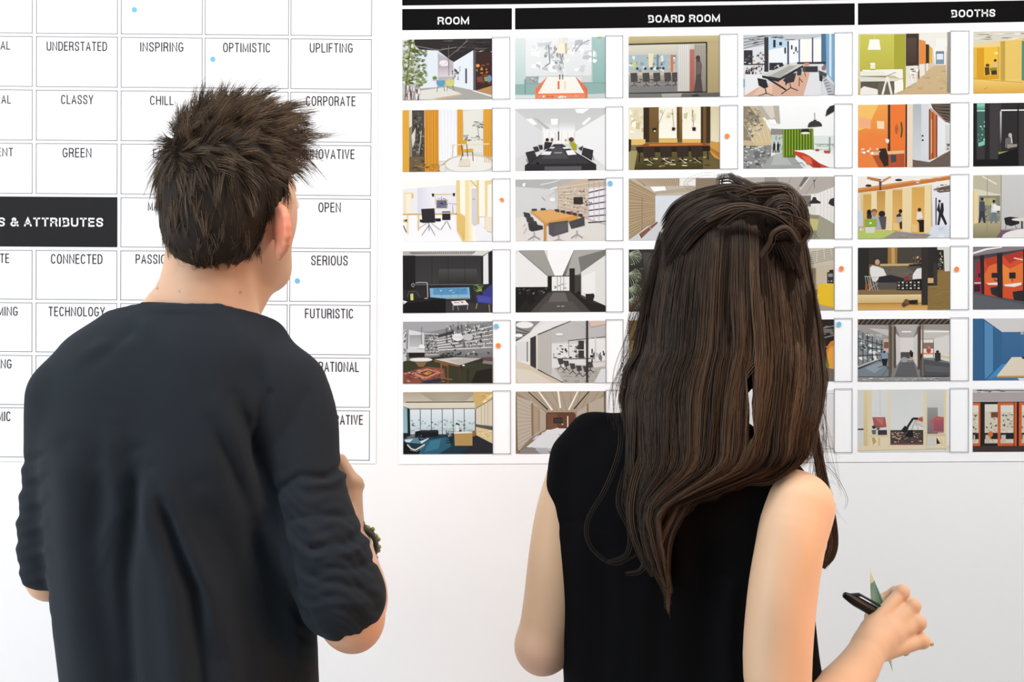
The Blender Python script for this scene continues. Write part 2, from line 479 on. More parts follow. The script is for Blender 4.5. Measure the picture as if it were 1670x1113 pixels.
words = {
    (1, 0): ('FORMAL', -36, 17, 67, 81), (2, 0): ('NATURAL', -44, 18.5, 155, 169), (3, 0): ('EFFICIENT', -47, 22, 241, 255),
    (5, 0): ('PRIVATE', -40, 15.5, 413.5, 429), (6, 0): ('WELCOMING', -54, 29.5, 500, 515), (7, 0): ('CHARMING', -52, 19.5, 586, 601), (8, 0): ('DYNAMIC', -42, 18, 671, 687),
    (1, 1): ('UNDERSTATED', 76.5, 175, 68, 83), (2, 1): ('CLASSY', 100, 152.5, 155, 170), (3, 1): ('GREEN', 102.5, 149.5, 241.5, 257),
    (5, 1): ('CONNECTED', 83.5, 167.5, 414.5, 430.5), (6, 1): ('TECHNOLOGY', 79.5, 171.5, 500.5, 516),
    (1, 2): ('INSPIRING', 229, 299.5, 69, 84.5), (2, 2): ('CHILL', 245, 283.5, 156.5, 171.5), (3, 2): ('EASY', 250, 280, 243, 258), (4, 2): ('MATURE', 241.5, 289, 329, 344),
    (5, 2): ('PASSIONATE', 221.5, 308, 415, 430.5), (1, 3): ('OPTIMISTIC', 364, 441, 70, 85.5), (6, 3): ('SAFE', 387, 418, 502.5, 518),
    (1, 4): ('UPLIFTING', 505.5, 575.5, 70.5, 86), (2, 4): ('CORPORATE', 499, 580, 157, 173), (3, 4): ('INNOVATIVE', 496, 578.5, 243.5, 259.5),
    (4, 4): ('OPEN', 519.5, 556, 330.5, 346.5), (5, 4): ('SERIOUS', 507.5, 567.5, 417, 433), (6, 4): ('FUTURISTIC', 497.5, 576.5, 503.5, 519.5),
    (7, 4): ('ASPIRATIONAL', 489, 585.5, 590, 606.5), (8, 4): ('COLLABORATIVE', 484, 592, 676.5, 692.5)}
for r, rw in enumerate(rowL):
    for c, cl in enumerate(colL):
        if r == 4 and c in (0, 1): continue
        tl = Lpt(cl[0], cl[1], rw[0], rw[2]); tr = Lpt(cl[2], cl[3], rw[0], rw[2])
        br = Lpt(cl[2], cl[3], rw[1], rw[3]); bl = Lpt(cl[0], cl[1], rw[1], rw[3])
        w = .95
        it = [[tl, tr, (tr[0], tr[1] + w), (tl[0], tl[1] + w)], [(bl[0], bl[1] - w), (br[0], br[1] - w), br, bl],
              [tl, (tl[0] + w, tl[1]), (bl[0] + w, bl[1]), bl], [(tr[0] - w, tr[1]), tr, br, (br[0] - w, br[1])]]
        cell = quads('word_cell', it, m_line, pl, .0016)
        if (r, c) in words:
            s_, x0, x1, y0, y1 = words[(r, c)]
            t = text(s_, x0, x1, y0, y1, .006, m_grey, cell, bold=False)
tl = Lpt(-80, -80, 321.0, 324.3); tr = Lpt(192.2, 191.4, 321.0, 324.6); br = Lpt(192.2, 191.4, 402.7, 406.2); bl = Lpt(-80, -80, 402.7, 406.2)
bar = quads('title_bar', [[tl, tr, br, bl]], mat('charcoal_ink', (.022, .022, .024), .7, .05), pl, .0016)
bar['label'] = 'charcoal title bar with bold white lettering'
text('VALUES & ATTRIBUTES', -72, 168.8, 354.8, 369.2, .004, m_white, bar, bold=True)

# ------------------------------------------------------------------ right poster: picture grid
pr = sheet('picture_poster', [(650, -62), (1776, -76), (1776, 752), (650, 757.5)],
           'white paper poster with rows of interior photographs under black headers', 'poster')
ROWR = [((65, 164), (52, 153)), ((180, 281), (168.8, 271.8)), ((295, 395), (286, 388.5)), ((410, 511), (403, 505)), ((525, 626), (520, 621)), ((640, 741), (635, 737.3))]
COLR = [(656, 802, 832), (840, 987, 1016), (1025, 1173, 1203), (1212, 1360, 1390), (1399, 1549, 1580), (1587, 1737, 1767)]
def Rpt(x, r, v):
    (a0, b0), (a1, b1) = ROWR[r]; t = (x - 656) / 931
    y = (a0 + (b0 - a0) * v) * (1 - t) + (a1 + (b1 - a1) * v) * t
    return (x + (r + v) / 6 * (1.8 - 3.0 * t), y)
def hb(x0, x1, y00, y01, y10, y11):
    return quads('header_bar', [[(x0, y00), (x1, y10), (x1, y11), (x0, y01)]], m_ink, pr, .0016)
h1 = hb(656, 834.8, 15, 49.6, 13.8, 48.6); h2 = hb(840, 1393.6, 13.6, 48.4, 5.6, 41); h3 = hb(1398.8, 1767, 5.6, 41, -.6, 34.2)
quads('header_bar', [[(656, -46), (1767, -58), (1767, -4.5), (656, 9.4)]], m_ink, pr, .0016)
h1['label'] = 'black header bar reading ROOM'; h2['label'] = 'long black header bar reading BOARD ROOM'; h3['label'] = 'black header bar reading BOOTHS'
text('ROOM', 713.8, 765, 28.2, 40.4, -.008, m_white, h1, bold=True)
text('BOARD ROOM', 1056.6, 1173.8, 25.2, 37.4, -.012, m_white, h2, bold=True)
text('BOOTHS', 1550.7, 1622.8, 16.6, 28.8, -.018, m_white, h3, bold=True)

class Pic:
    """a flat printed photograph, painted as layered flat inks; coordinates run over the box (x0,y0,x1,y1)"""
    def __init__(s, r, c, label, box_, bgc, x1px=None, seed=0):
        s.r, s.c, s.label, s.b = r, c, label, box_
        s.V = []; s.F = []; s.K = []; s.n = 0
        s.x0, s.x1 = COLR[c][0], x1px or COLR[c][1]
        s.rng = random.Random(seed + r * 10 + c)
        x0, y0, x1, y1 = box_
        if isinstance(bgc, str): bgc = (bgc, bgc)
        s.G(bgc[0], bgc[1], x0, y0, x1, y1)
    def _p(s, x, y):
        x0, y0, x1, y1 = s.b
        u = min(1, max(0, (x - x0) / (x1 - x0))); v = min(1, max(0, (y - y0) / (y1 - y0)))
        X = s.x0 + (s.x1 - s.x0) * u
        px, py = Rpt(X, s.r, v)
        return W(px, py, .0016 + s.n * 1.6e-5)
    def poly(s, pts, cols):
        k = len(s.V); s.V += [s._p(*p) for p in pts]; s.F.append(list(range(k, k + len(pts))))
        if isinstance(cols, str): cols = [cols] * len(pts)
        s.K += [tuple(v * .80 for v in lin(c)) for c in cols]
        s.n += 1
    def P(s, c, *xy): s.poly([(xy[i], xy[i + 1]) for i in range(0, len(xy), 2)], c); return s
    def R(s, c, x0, y0, x1, y1): s.poly([(x0, y0), (x1, y0), (x1, y1), (x0, y1)], c); return s
    def G(s, c1, c2, x0, y0, x1, y1, h=False):
        s.poly([(x0, y0), (x1, y0), (x1, y1), (x0, y1)], [c1, c2, c2, c1] if h else [c1, c1, c2, c2]); return s
    def L(s, c, w, *xy):
        for i in range(0, len(xy) - 2, 2):
            x0, y0, x1, y1 = xy[i:i + 4]; l = math.hypot(x1 - x0, y1 - y0) + 1e-9; nx, ny = -(y1 - y0) / l * w / 2, (x1 - x0) / l * w / 2
            s.poly([(x0 + nx, y0 + ny), (x1 + nx, y1 + ny), (x1 - nx, y1 - ny), (x0 - nx, y0 - ny)], c); s.n -= 1
        s.n += 1; return s
    def E(s, c, cx, cy, rx, ry, n=14):
        s.poly([(cx + rx * math.cos(i * 2 * math.pi / n), cy + ry * math.sin(i * 2 * math.pi / n)) for i in range(n)], c); return s
    def S(s, n, cols, x0, y0, x1, y1, sx, sy=None, tri=False):
        sy = sy or sx; R_ = s.rng
        for i in range(n):
            x, y = R_.uniform(x0, x1), R_.uniform(y0, y1); a, b = sx * R_.uniform(.4, 1.2), sy * R_.uniform(.4, 1.2); c = R_.choice(cols)
            s.poly([(x, y), (x + a, y + b * R_.uniform(-.4, .4)), (x + a * R_.uniform(.6, 1), y + b), (x - a * R_.uniform(0, .3), y + b * R_.uniform(.4, 1))], c)
            s.n -= .9
        s.n += 1; return s
    def N(s, n, c, w, x0, y0, x1, y1, X0, Y0, X1, Y1):
        """n lines from segment (x0,y0)-(x1,y1) to segment (X0,Y0)-(X1,Y1)"""
        for i in range(n):
            t = i / max(1, n - 1); s.L(c, w, x0 + (x1 - x0) * t, y0 + (y1 - y0) * t, X0 + (X1 - X0) * t, Y0 + (Y1 - Y0) * t); s.n -= 1
        s.n += 1; return s
    def chair(s, x, y, w, h, c='#2c2a2c', leg='#444'):
        s.P(c, x - w * .5, y - h, x + w * .42, y - h * 1.02, x + w * .5, y - h * .35, x - w * .42, y - h * .3)
        s.L(leg, w * .09, x, y - h * .35, x, y - h * .1, x - w * .4, y); s.L(leg, w * .09, x, y - h * .12, x + w * .4, y)
        return s
    def person(s, x, y, h, top='#333', legs='#222', skin='#8a6350'):
        s.P(top, x - h * .1, y - h * .85, x + h * .1, y - h * .85, x + h * .13, y - h * .45, x - h * .12, y - h * .45)
        s.P(legs, x - h * .1, y - h * .47, x + h * .1, y - h * .47, x + h * .15, y, x + h * .06, y, x, y - h * .3, x - h * .08, y, x - h * .15, y)
        s.E(skin, x, y - h * .92, h * .06, h * .08, 8); s.E('#241a17', x, y - h * .96, h * .06, h * .06, 8)
        return s
    def done(s):
        o = mesh_np('photo_print', s.V, s.F, m_print, pr, corner_colors=np.array(s.K))
        o['label'] = s.label
        return o
# ------------------------------------------------------------------ the printed photographs
b = (62, 248, 619, 630)
p = Pic(0, 0, 'print of a bright corridor with a plant and coloured chairs', b, ('#cfd4d8', '#b9b8b2'))
p.P('#2c2626', 100, 248, 619, 248, 619, 330, 505, 320, 380, 395, 285, 320, 170, 312)
p.S(26, ['#3c3636', '#4a4442', '#1c1918', '#5b5552'], 120, 252, 600, 330, 70, 8)
p.L('#8b8786', 4, 150, 290, 290, 318, 400, 300).L('#77706e', 4, 240, 320, 330, 380, 470, 260).L('#6b6563', 4, 470, 250, 400, 330)
p.P('#dfe6ec', 165, 312, 283, 322, 285, 560, 175, 570).P('#b6b2b6', 285, 340, 380, 390, 380, 500, 285, 500)
p.P('#e4eaf0', 380, 395, 503, 322, 503, 572, 380, 545).G('#b8a7ac', '#d9d3d8', 288, 420, 378, 485)
p.P('#a9a79f', 100, 560, 380, 545, 503, 572, 619, 612, 619, 630, 100, 630).P('#dedcd4', 160, 572, 330, 550, 440, 598, 290, 628, 160, 625)
p.P('#c3ae92', 250, 622, 436, 594, 440, 602, 300, 629)
p.R('#5c5c60', 503, 320, 518, 575).P('#3a2420', 518, 330, 619, 335, 619, 600, 518, 570).S(30, ['#7b4a2a', '#2a1a17', '#c98440', '#5a3324', '#8a3b3b'], 520, 390, 600, 540, 18, 12)
p.E('#e8a04e', 532, 418, 12, 10).E('#c97b3a', 556, 440, 9, 9).P('#b98a58', 518, 575, 619, 545, 619, 600).P('#7c4440', 525, 490, 560, 485, 566, 520, 530, 522).P('#8aa04a', 570, 490, 600, 488, 604, 520, 575, 515).E('#6f8fb5', 604, 500, 14, 22)
p.L('#f3f3f3', 7, 500, 574, 619, 612).R('#4a4a4e', 454, 435, 464, 528).E('#e7dfe6', 320, 400, 28, 20).S(16, ['#fff', '#c9b6c0'], 292, 385, 340, 415, 9, 6)
p.L('#777', 3, 350, 290, 352, 480).L('#999', 3, 420, 420, 420, 455).S(14, ['#6a6a6c', '#8b8b8b', '#4a4a4a'], 370, 430, 410, 500, 10, 16)
p.E('#5c9bc4', 300, 522, 26, 24).E('#cfcf7a', 358, 522, 28, 26).L('#8a8a7a', 3, 285, 540, 275, 580).L('#8a8a7a', 3, 318, 540, 325, 575).L('#99976a', 3, 345, 545, 338, 575).L('#99976a', 3, 376, 540, 384, 575)
p.R('#cdb9a2', 250, 502, 385, 508).E('#5d8f3c', 264, 492, 14, 11)
p.S(150, ['#6f7f3e', '#93a160', '#4d5a2c', '#b7bf96', '#7f8f4a', '#dfe3dc'], 62, 248, 130, 520, 20, 15).S(60, ['#6f7f3e', '#8b9a58', '#505c30'], 130, 310, 205, 470, 18, 11).S(30, ['#6f7f3e', '#8b9a58'], 140, 470, 205, 540, 18, 11)
p.L('#6b5a4b', 5, 78, 630, 100, 400, 120, 250).S(36, ['#efe6e4', '#c7a9ab', '#6a5d60', '#f4f1ef', '#3f3b3f'], 78, 530, 170, 615, 7, 44).done()

b = (766, 241, 1327, 624)
p = Pic(0, 1, 'print of a pale green room with a white table and orange chairs', b, ('#c9ddd9', '#9fbdb8'))
p.G('#dde6e3', '#b4cdc9', 766, 241, 832, 600).G('#eef0f0', '#dedfdf', 832, 241, 1243, 528).G('#a9c7c2', '#8fb3ad', 1250, 241, 1327, 560)
p.S(60, ['#d3d4d6', '#f6f6f6', '#c3c4c8', '#e6e6e8'], 860, 250, 1230, 440, 50, 34).S(28, ['#a9aaae', '#bdbec2', '#8f9094'], 945, 290, 1075, 430, 16, 26)
p.L('#88898c', 7, 975, 290, 982, 400, 950, 425).L('#9a9b9e', 9, 1040, 330, 1062, 405).L('#a6a6aa', 7, 1140, 330, 1180, 280, 1230, 260)
p.L('#b4b5b8', 6, 1120, 330, 1165, 260).R('#ececec', 1070, 241, 1084, 480).R('#c5d6d4', 832, 482, 1243, 486).P('#a2aaa9', 832, 484, 908, 484, 908, 524, 832, 524).S(10, ['#c7cfce', '#8f9998'], 836, 486, 905, 505, 18, 20)
p.R('#cfd4d3', 1180, 484, 1240, 524).R('#7fa39d', 832, 526, 1327, 532).P('#8fb0ab', 766, 532, 1327, 532, 1327, 600, 766, 600).P('#d5dcda', 766, 598, 900, 600, 900, 624, 766, 624).P('#c9d0ce', 1215, 600, 1327, 596, 1327, 624, 1215, 624)
p.R('#7f9c97', 824, 500, 832, 600).R('#a7cdc6', 1243, 241, 1250, 526)
p.P('#eb8560', 890, 560, 966, 488, 972, 492, 905, 624, 890, 624).P('#e37a55', 1215, 560, 1140, 488, 1134, 494, 1200, 624, 1217, 624).N(6, '#b55635', 3, 900, 560, 960, 495, 902, 590, 962, 505).N(5, '#b55635', 3, 1150, 498, 1208, 560, 1150, 512, 1208, 592)
p.P('#f2efe6', 966, 488, 1140, 488, 1196, 592, 908, 592).P('#ee7f50', 905, 592, 1198, 592, 1200, 602, 903, 602).R('#e8906c', 905, 602, 1200, 624).S(9, ['#f6e0d6', '#d9683e', '#fff'], 930, 604, 1150, 612, 18, 12)
p.R('#ee6d45', 1030, 515, 1042, 566).R('#8f4a3a', 1040, 474, 1047, 506).R('#5f8a86', 1058, 474, 1065, 506).R('#e7ddc9', 1070, 515, 1082, 566)
p.P('#f4ecd8', 1028, 278, 1088, 278, 1088, 338, 1058, 346, 1026, 338).P('#c9b98a', 1075, 278, 1088, 278, 1088, 338, 1078, 344).R('#efe8d6', 1044, 241, 1068, 280).E('#c9a24c', 1292, 240, 16, 8).done()

b = (62, 688, 619, 1080)
p = Pic(1, 0, 'print of yellow curtains beside a round carpet and chair', b, ('#e9e9ee', '#dedddb'))
p.G('#c98a1e', '#b9851f', 62, 688, 104, 1080).N(5, '#f0b949', 5, 66, 688, 100, 688, 66, 1080, 100, 1080).R('#ddd9cc', 104, 688, 122, 800).P('#8f8675', 104, 800, 122, 790, 200, 800, 200, 1080, 104, 1080)
p.R('#4c4742', 122, 690, 198, 1000).S(60, ['#3a3531', '#5d574f', '#6f685e', '#8b8375', '#2c2825'], 122, 700, 190, 985, 16, 18).P('#d9d4c6', 118, 850, 145, 800, 140, 880, 125, 930).L('#2e2a28', 6, 160, 800, 170, 930).L('#c9c2b0', 4, 180, 820, 165, 960)
p.R('#6d5d44', 104, 985, 200, 1080).S(14, ['#5b4c36', '#84735a', '#3f3629'], 108, 1000, 190, 1070, 26, 8)
p.G('#cf8a24', '#c78522', 200, 688, 288, 1080).N(8, '#e6a43b', 5, 206, 688, 282, 688, 206, 1080, 282, 1080).N(4, '#a96c17', 3, 214, 688, 275, 688, 214, 1080, 275, 1080)
p.G('#eef0f6', '#f8f8fa', 288, 688, 402, 1010).N(5, '#dfe2ea', 4, 300, 690, 390, 690, 310, 1000, 380, 1000)
p.R('#dcdbd2', 402, 688, 619, 985).N(3, '#c5c5bd', 3, 440, 700, 520, 692, 440, 960, 500, 970).P('#e5e4da', 438, 700, 560, 690, 560, 960, 450, 960)
p.S(22, ['#7d7d74', '#5f6058', '#9a9a8e'], 498, 765, 556, 805, 18, 8).L('#8a897c', 4, 530, 800, 540, 880).S(18, ['#9b9a8e', '#6f6e62', '#b9b8ac'], 440, 850, 560, 885, 22, 10)
p.G('#d48f25', '#cd8a24', 402, 688, 438, 985).N(3, '#efb54e', 5, 408, 688, 432, 688, 408, 980, 432, 980).G('#d49127', '#c98623', 566, 688, 619, 985).N(5, '#eeb44c', 4, 572, 688, 614, 688, 572, 990, 614, 990)
p.E('#d0c9ba', 480, 1030, 160, 58, 22).E('#ecebe5', 480, 1036, 150, 54, 22).R('#e3e2dd', 290, 1040, 330, 1080).L('#c59b4b', 3, 140, 1040, 260, 1070, 360, 1000)
p.L('#e9dfc4', 7, 370, 912, 600, 908).L('#c3a96a', 3, 376, 915, 372, 985).R('#d9a428', 416, 884, 462, 908).P('#dda52a', 430, 942, 500, 936, 502, 958, 436, 960).L('#4a3a26', 4, 438, 960, 425, 1010).L('#4a3a26', 4, 498, 958, 502, 1015).L('#4a3a26', 4, 428, 910, 440, 985).L('#3c3228', 4, 462, 910, 468, 990)
p.N(7, '#d9c48a', 3, 422, 1000, 476, 1000, 412, 1048, 482, 1048).L('#c9a95c', 3, 412, 1048, 482, 1048).N(4, '#e0a73a', 3, 576, 985, 606, 985, 572, 1026, 608, 1026).S(20, ['#8a6a36', '#b07b2c', '#5e4a2a'], 130, 1030, 290, 1072, 12, 6).done()

b = (767, 682, 1329, 1074)
p = Pic(1, 1, 'print of a white meeting room with a long black table', b, ('#c9c9c9', '#e2e2e2'))
p.P('#dcdcdd', 767, 690, 935, 830, 935, 900, 767, 1060).P('#f0f0f0', 1329, 720, 1140, 832, 1140, 900, 1329, 1050).G('#cfcfcf', '#f5f5f5', 935, 770, 1140, 832)
p.P('#ffffff', 835, 748, 870, 745, 905, 780, 880, 786).P('#fff', 988, 748, 1034, 748, 1030, 785, 992, 785).P('#fff', 1180, 780, 1230, 740, 1240, 748, 1195, 790).P('#fff', 1140, 690, 1230, 686, 1190, 716, 1150, 712)
p.P('#b9b9b9', 880, 740, 905, 745, 985, 810, 960, 812).P('#d5d5d5', 767, 990, 860, 960, 900, 1074, 767, 1074)
p.R('#f6f3ef', 935, 830, 1138, 905).N(6, '#cfc8c0', 3, 940, 832, 1134, 832, 940, 900, 1134, 900).R('#333', 1033, 828, 1041, 886).L('#bbb', 2, 1036, 740, 1037, 830)
p.P('#2a292b', 826, 1040, 1010, 908, 1060, 908, 1272, 1038, 1272, 1074, 826, 1074).P('#3a393c', 850, 1032, 1012, 912, 1056, 912, 1240, 1030).P('#4d4c50', 930, 1000, 1020, 920, 1050, 920, 1100, 1000)
p.P('#e9e9e9', 926, 974, 945, 952, 994, 954, 984, 975).P('#f6f6f6', 1082, 950, 1125, 945, 1150, 974, 1095, 978).R('#999', 1010, 958, 1058, 966).P('#ddd', 975, 934, 990, 924, 1015, 926, 1005, 936).P('#eee', 1060, 930, 1090, 924, 1110, 936, 1070, 938)
p.P('#333133', 830, 958, 884, 946, 902, 990, 850, 1024).P('#3a383a', 876, 924, 908, 920, 918, 950, 890, 958).P('#333', 910, 912, 935, 912, 940, 938, 920, 944).P('#333133', 1190, 930, 1254, 948, 1244, 1014, 1180, 976).P('#3a383a', 1160, 935, 1192, 918, 1180, 955)
p.L('#555', 4, 835, 1000, 845, 1024).L('#555', 4, 1250, 980, 1256, 1010).E('#2f2a28', 966, 880, 11, 12, 8).P('#2f2d30', 950, 892, 985, 895, 1000, 895, 985, 930, 945, 944).E('#6b5a50', 996, 880, 9, 12, 8).E('#caa894', 1082, 884, 8, 9, 8).E('#5c4038', 1116, 880, 17, 15, 9).P('#a9a527', 1102, 896, 1130, 892, 1150, 915, 1148, 950, 1125, 945).E('#111', 906, 1027, 9, 7, 8).R('#59585c', 950, 1048, 1180, 1074).done()

b = (96, 234, 662, 616)
p = Pic(0, 2, 'print of a glass walled meeting room seen from a tan corridor', b, ('#bfae83', '#a8966b'))
p.G('#c9b98c', '#b5a478', 96, 234, 662, 284).R('#cfcabb', 96, 286, 582, 585).G('#d9d4c4', '#cbc6b5', 96, 290, 400, 350).R('#a9b9bd', 96, 350, 400, 470).S(40, ['#dfe7ea', '#7f939b', '#5f7078', '#c7c1a8', '#94a8b0'], 100, 355, 380, 445, 22, 22)
p.R('#c7cf6a', 122, 390, 142, 430).P('#e8dcb6', 218, 340, 252, 340, 244, 430, 222, 430).R('#6d8796', 270, 350, 284, 440).R('#d6714e', 358, 352, 374, 460).G('#b1a79a', '#8a857f', 96, 462, 400, 545).R('#cbbba4', 96, 458, 400, 476).P('#7d7b7b', 96, 545, 400, 538, 520, 584, 96, 588)
for x in (130, 205, 272, 340, 388): p.chair(x, 545, 46, 82, '#4a4646', '#2f2d2d')
for x in (150, 200, 238, 275, 312): p.E('#4a4240', x, 436, 9, 9, 8)
p.S(22, ['#3c3939', '#5b5757', '#777'], 100, 498, 390, 530, 26, 8)
p.G('#e3e0da', '#cfccc4', 400, 290, 478, 580).N(6, '#b7b4ac', 3, 406, 290, 470, 290, 406, 575, 470, 575).G('#b87264', '#a35a4a', 476, 320, 506, 580).G('#a9a49a', '#857d70', 506, 290, 576, 580).N(4, '#968f83', 4, 515, 292, 565, 292, 515, 580, 565, 580)
p.P('#4d4644', 516, 390, 540, 380, 552, 420, 548, 500, 560, 600, 500, 604, 515, 500).E('#4a3b34', 528, 374, 15, 16, 9).P('#6f5d58', 518, 400, 545, 395, 548, 470, 520, 480)
p.L('#26221f', 7, 96, 284, 582, 278, 582, 590).L('#2a2622', 6, 96, 590, 582, 586).R('#77756f', 96, 592, 662, 616).P('#a9a6a2', 300, 594, 430, 592, 420, 616, 305, 616).P('#615d57', 430, 600, 662, 590, 662, 616, 420, 616).P('#38312c', 490, 606, 525, 596, 540, 616, 490, 616).done()

b = (812, 224, 1383, 606)
p = Pic(0, 3, 'print of a blue framed meeting room with long dark table', b, ('#dfe3e8', '#d8d8da'))
p.P('#c4c7ca', 812, 224, 1380, 224, 1200, 262, 812, 310).S(24, ['#2f2f33', '#77797d', '#8c9096', '#494b50'], 815, 228, 1120, 300, 50, 5).N(4, '#55585c', 4, 812, 250, 812, 310, 1040, 224, 1000, 262)
p.P('#b9d5e8', 970, 240, 1110, 270, 1110, 300, 970, 320).P('#eef2f5', 972, 320, 1088, 300, 1088, 400, 972, 440).R('#f3f6f8', 1100, 262, 1340, 400).R('#f8f5ef', 1172, 256, 1300, 396).R('#34343a', 944, 240, 970, 455).R('#3e4c66', 1088, 268, 1099, 415).R('#3e5a8e', 1160, 258, 1168, 405).R('#39507f', 1243, 246, 1252, 400).P('#4c6f8f', 1302, 224, 1340, 224, 1332, 430, 1302, 400).P('#7fa9c6', 1330, 224, 1383, 224, 1383, 530, 1335, 470).P('#cfe3f1', 1352, 224, 1366, 224, 1366, 500, 1352, 480)
p.R('#30343a', 815, 320, 870, 410).S(40, ['#26282d', '#5a5d63', '#e7e2de', '#8b6c5c', '#c59a84'], 815, 330, 940, 460, 16, 12).R('#2f3036', 820, 405, 944, 412).S(26, ['#3c332f', '#8b5e4a', '#26282d'], 822, 425, 930, 465, 10, 18)
p.R('#32343a', 975, 400, 1060, 445).S(12, ['#dfe3e6', '#26282d'], 985, 405, 1050, 430, 16, 18).R('#35373d', 1150, 398, 1330, 410).P('#33353b', 1190, 425, 1280, 425, 1280, 460, 1200, 460).P('#e08a62', 1195, 404, 1225, 404, 1225, 420, 1195, 420)
p.R('#7aa9cc', 812, 500, 822, 550).P('#e9e9ea', 822, 470, 980, 470, 900, 606, 822, 600).P('#d9ac94', 812, 606, 900, 555, 1215, 458, 1230, 470, 1190, 606).P('#e3bfa9', 870, 596, 930, 540, 1000, 520, 990, 606).P('#e0e0e3', 1230, 470, 1300, 465, 1300, 606, 1190, 606)
p.P('#b9bcc0', 1310, 480, 1383, 545, 1383, 606, 1345, 600).N(7, '#4e5560', 4, 1310, 500, 1346, 602, 1330, 490, 1380, 600).P('#4a4b50', 1285, 450, 1335, 470, 1335, 490, 1288, 480).E('#9a6a66', 1318, 436, 14, 16, 9).P('#2b2d31', 1288, 480, 1310, 485, 1308, 520, 1290, 516)
p.P('#2c2b2c', 930, 478, 1040, 496, 1188, 418, 1188, 430, 1040, 512, 1034, 520, 930, 492).P('#cfcdc4', 932, 474, 1085, 412, 1188, 416, 1040, 492).P('#a9a9a4', 980, 480, 1100, 420, 1150, 420, 1040, 490).L('#222', 10, 970, 500, 1080, 570).L('#222', 8, 1080, 490, 1080, 540)
p.P('#26262a', 900, 494, 955, 505, 968, 550, 945, 560, 908, 540).L('#222', 6, 950, 560, 956, 590, 905, 606).L('#222', 5, 956, 588, 1000, 606).P('#35353a', 1100, 470, 1145, 465, 1130, 520, 1085, 530, 1060, 510).L('#2a2a2e', 5, 1105, 530, 1110, 556, 1155, 575).L('#2a2a2e', 5, 1110, 556, 1050, 595).P('#3b3b40', 1150, 445, 1180, 440, 1175, 480, 1150, 480).L('#2a2a2e', 4, 1165, 490, 1162, 548).L('#2a2a2e', 4, 1165, 500, 1185, 525).P('#44444a', 1185, 430, 1205, 428, 1205, 455, 1185, 458).L('#333', 3, 1195, 460, 1205, 490)
p.R('#2b2a2c', 1000, 258, 1014, 304).R('#2b2a2c', 1038, 272, 1054, 292).R('#222', 1070, 306, 1079, 342).R('#222', 1112, 292, 1120, 318).R('#222', 1138, 304, 1147, 330).R('#222', 1126, 336, 1133, 346).R('#222', 1150, 330, 1156, 340).done()

b = (96, 674, 662, 1068)
p = Pic(1, 2, 'print of a warm lit board table by tall windows', b, ('#b39f70', '#5a4f2c'))
p.G('#e6dcc0', '#efe7cf', 96, 674, 190, 880).G('#f5efda', '#fff9ea', 284, 674, 400, 872).G('#f5efda', '#fff9ea', 428, 674, 546, 880).G('#d9cda8', '#e9dfbf', 606, 674, 662, 900)
p.S(18, ['#cfc193', '#fffbe9', '#ded2ab'], 100, 690, 180, 820, 20, 36).S(16, ['#e6dcb9', '#cfc7a0', '#fff'], 290, 680, 540, 780, 24, 30)
p.R('#332313', 188, 676, 224, 895).G('#7a5d33', '#6b4d25', 224, 674, 284, 895).R('#5a421f', 396, 674, 430, 895).G('#8a6d3f', '#6b4d25', 412, 674, 430, 895).R('#3c2b17', 546, 674, 606, 905).R('#72532a', 560, 674, 580, 905)
p.R('#e6bd6e', 96, 876, 200, 912).R('#e2b966', 284, 874, 400, 900).R('#e2b966', 430, 878, 546, 902).P('#8f4f22', 150, 924, 200, 902, 560, 902, 604, 924).P('#c2793b', 225, 906, 545, 904, 560, 916, 220, 918).P('#221910', 140, 924, 606, 922, 606, 955, 150, 960)
p.P('#d29a48', 604, 890, 662, 905, 662, 1040, 604, 960).P('#b5762c', 604, 930, 662, 965, 662, 1000, 604, 950)
p.G('#66592f', '#3d3518', 96, 960, 606, 1068).P('#a59a6a', 96, 945, 150, 950, 130, 1068, 96, 1068).P('#6b5e34', 560, 960, 662, 1010, 662, 1068, 560, 1068).S(34, ['#8f8454', '#2c2612', '#c9c096', '#554a24', '#e0d9b5'], 150, 985, 580, 1050, 30, 9)
for x in (222, 328, 432, 522): p.chair(x, 1020, 78, 92, '#33291f', '#1c1610'); p.L('#e4dcb8', 3, x - 20, 1000, x + 25, 1030)
p.P('#1e1812', 96, 872, 112, 880, 108, 950, 96, 955).L('#1e1812', 7, 165, 950, 160, 1020).L('#1e1812', 7, 588, 950, 592, 1010)
p.L('#5a4a2a', 2, 320, 690, 270, 810).L('#5a4a2a', 2, 368, 690, 378, 805).L('#5a4a2a', 2, 492, 690, 500, 805).P('#2a221a', 244, 806, 268, 806, 264, 832, 248, 832).P('#2a221a', 366, 802, 388, 806, 384, 822, 366, 824).P('#2a221a', 492, 804, 514, 804, 514, 826, 494, 826).E('#f6efc9', 258, 826, 7, 5, 8).done()

b = (812, 668, 1383, 1060)
p = Pic(1, 3, 'print of a white room with green curtain and black dome lamps', b, ('#fbfbfb', '#eeeeee'))
p.P('#c9b48e', 812, 668, 890, 668, 990, 840, 985, 985, 920, 1060, 812, 1060).P('#8f856f', 812, 670, 850, 670, 960, 810, 975, 900, 812, 880).P('#d5c094', 870, 800, 950, 760, 985, 850, 990, 910, 900, 920, 860, 880)
p.S(50, ['#a9a08c', '#dacdb0', '#6c675c', '#bfae88'], 815, 680, 930, 860, 20, 16).N(5, '#e6e2d6', 2, 815, 780, 940, 720, 880, 900, 985, 900).P('#8a8a88', 812, 920, 990, 915, 985, 985, 920, 1060, 812, 1060).S(80, ['#5c5d5c', '#c9c9c6', '#474847', '#a6a6a2', '#e4e4e0'], 815, 915, 965, 1050, 20, 11).P('#6c7070', 875, 955, 915, 950, 918, 990, 885, 1000)
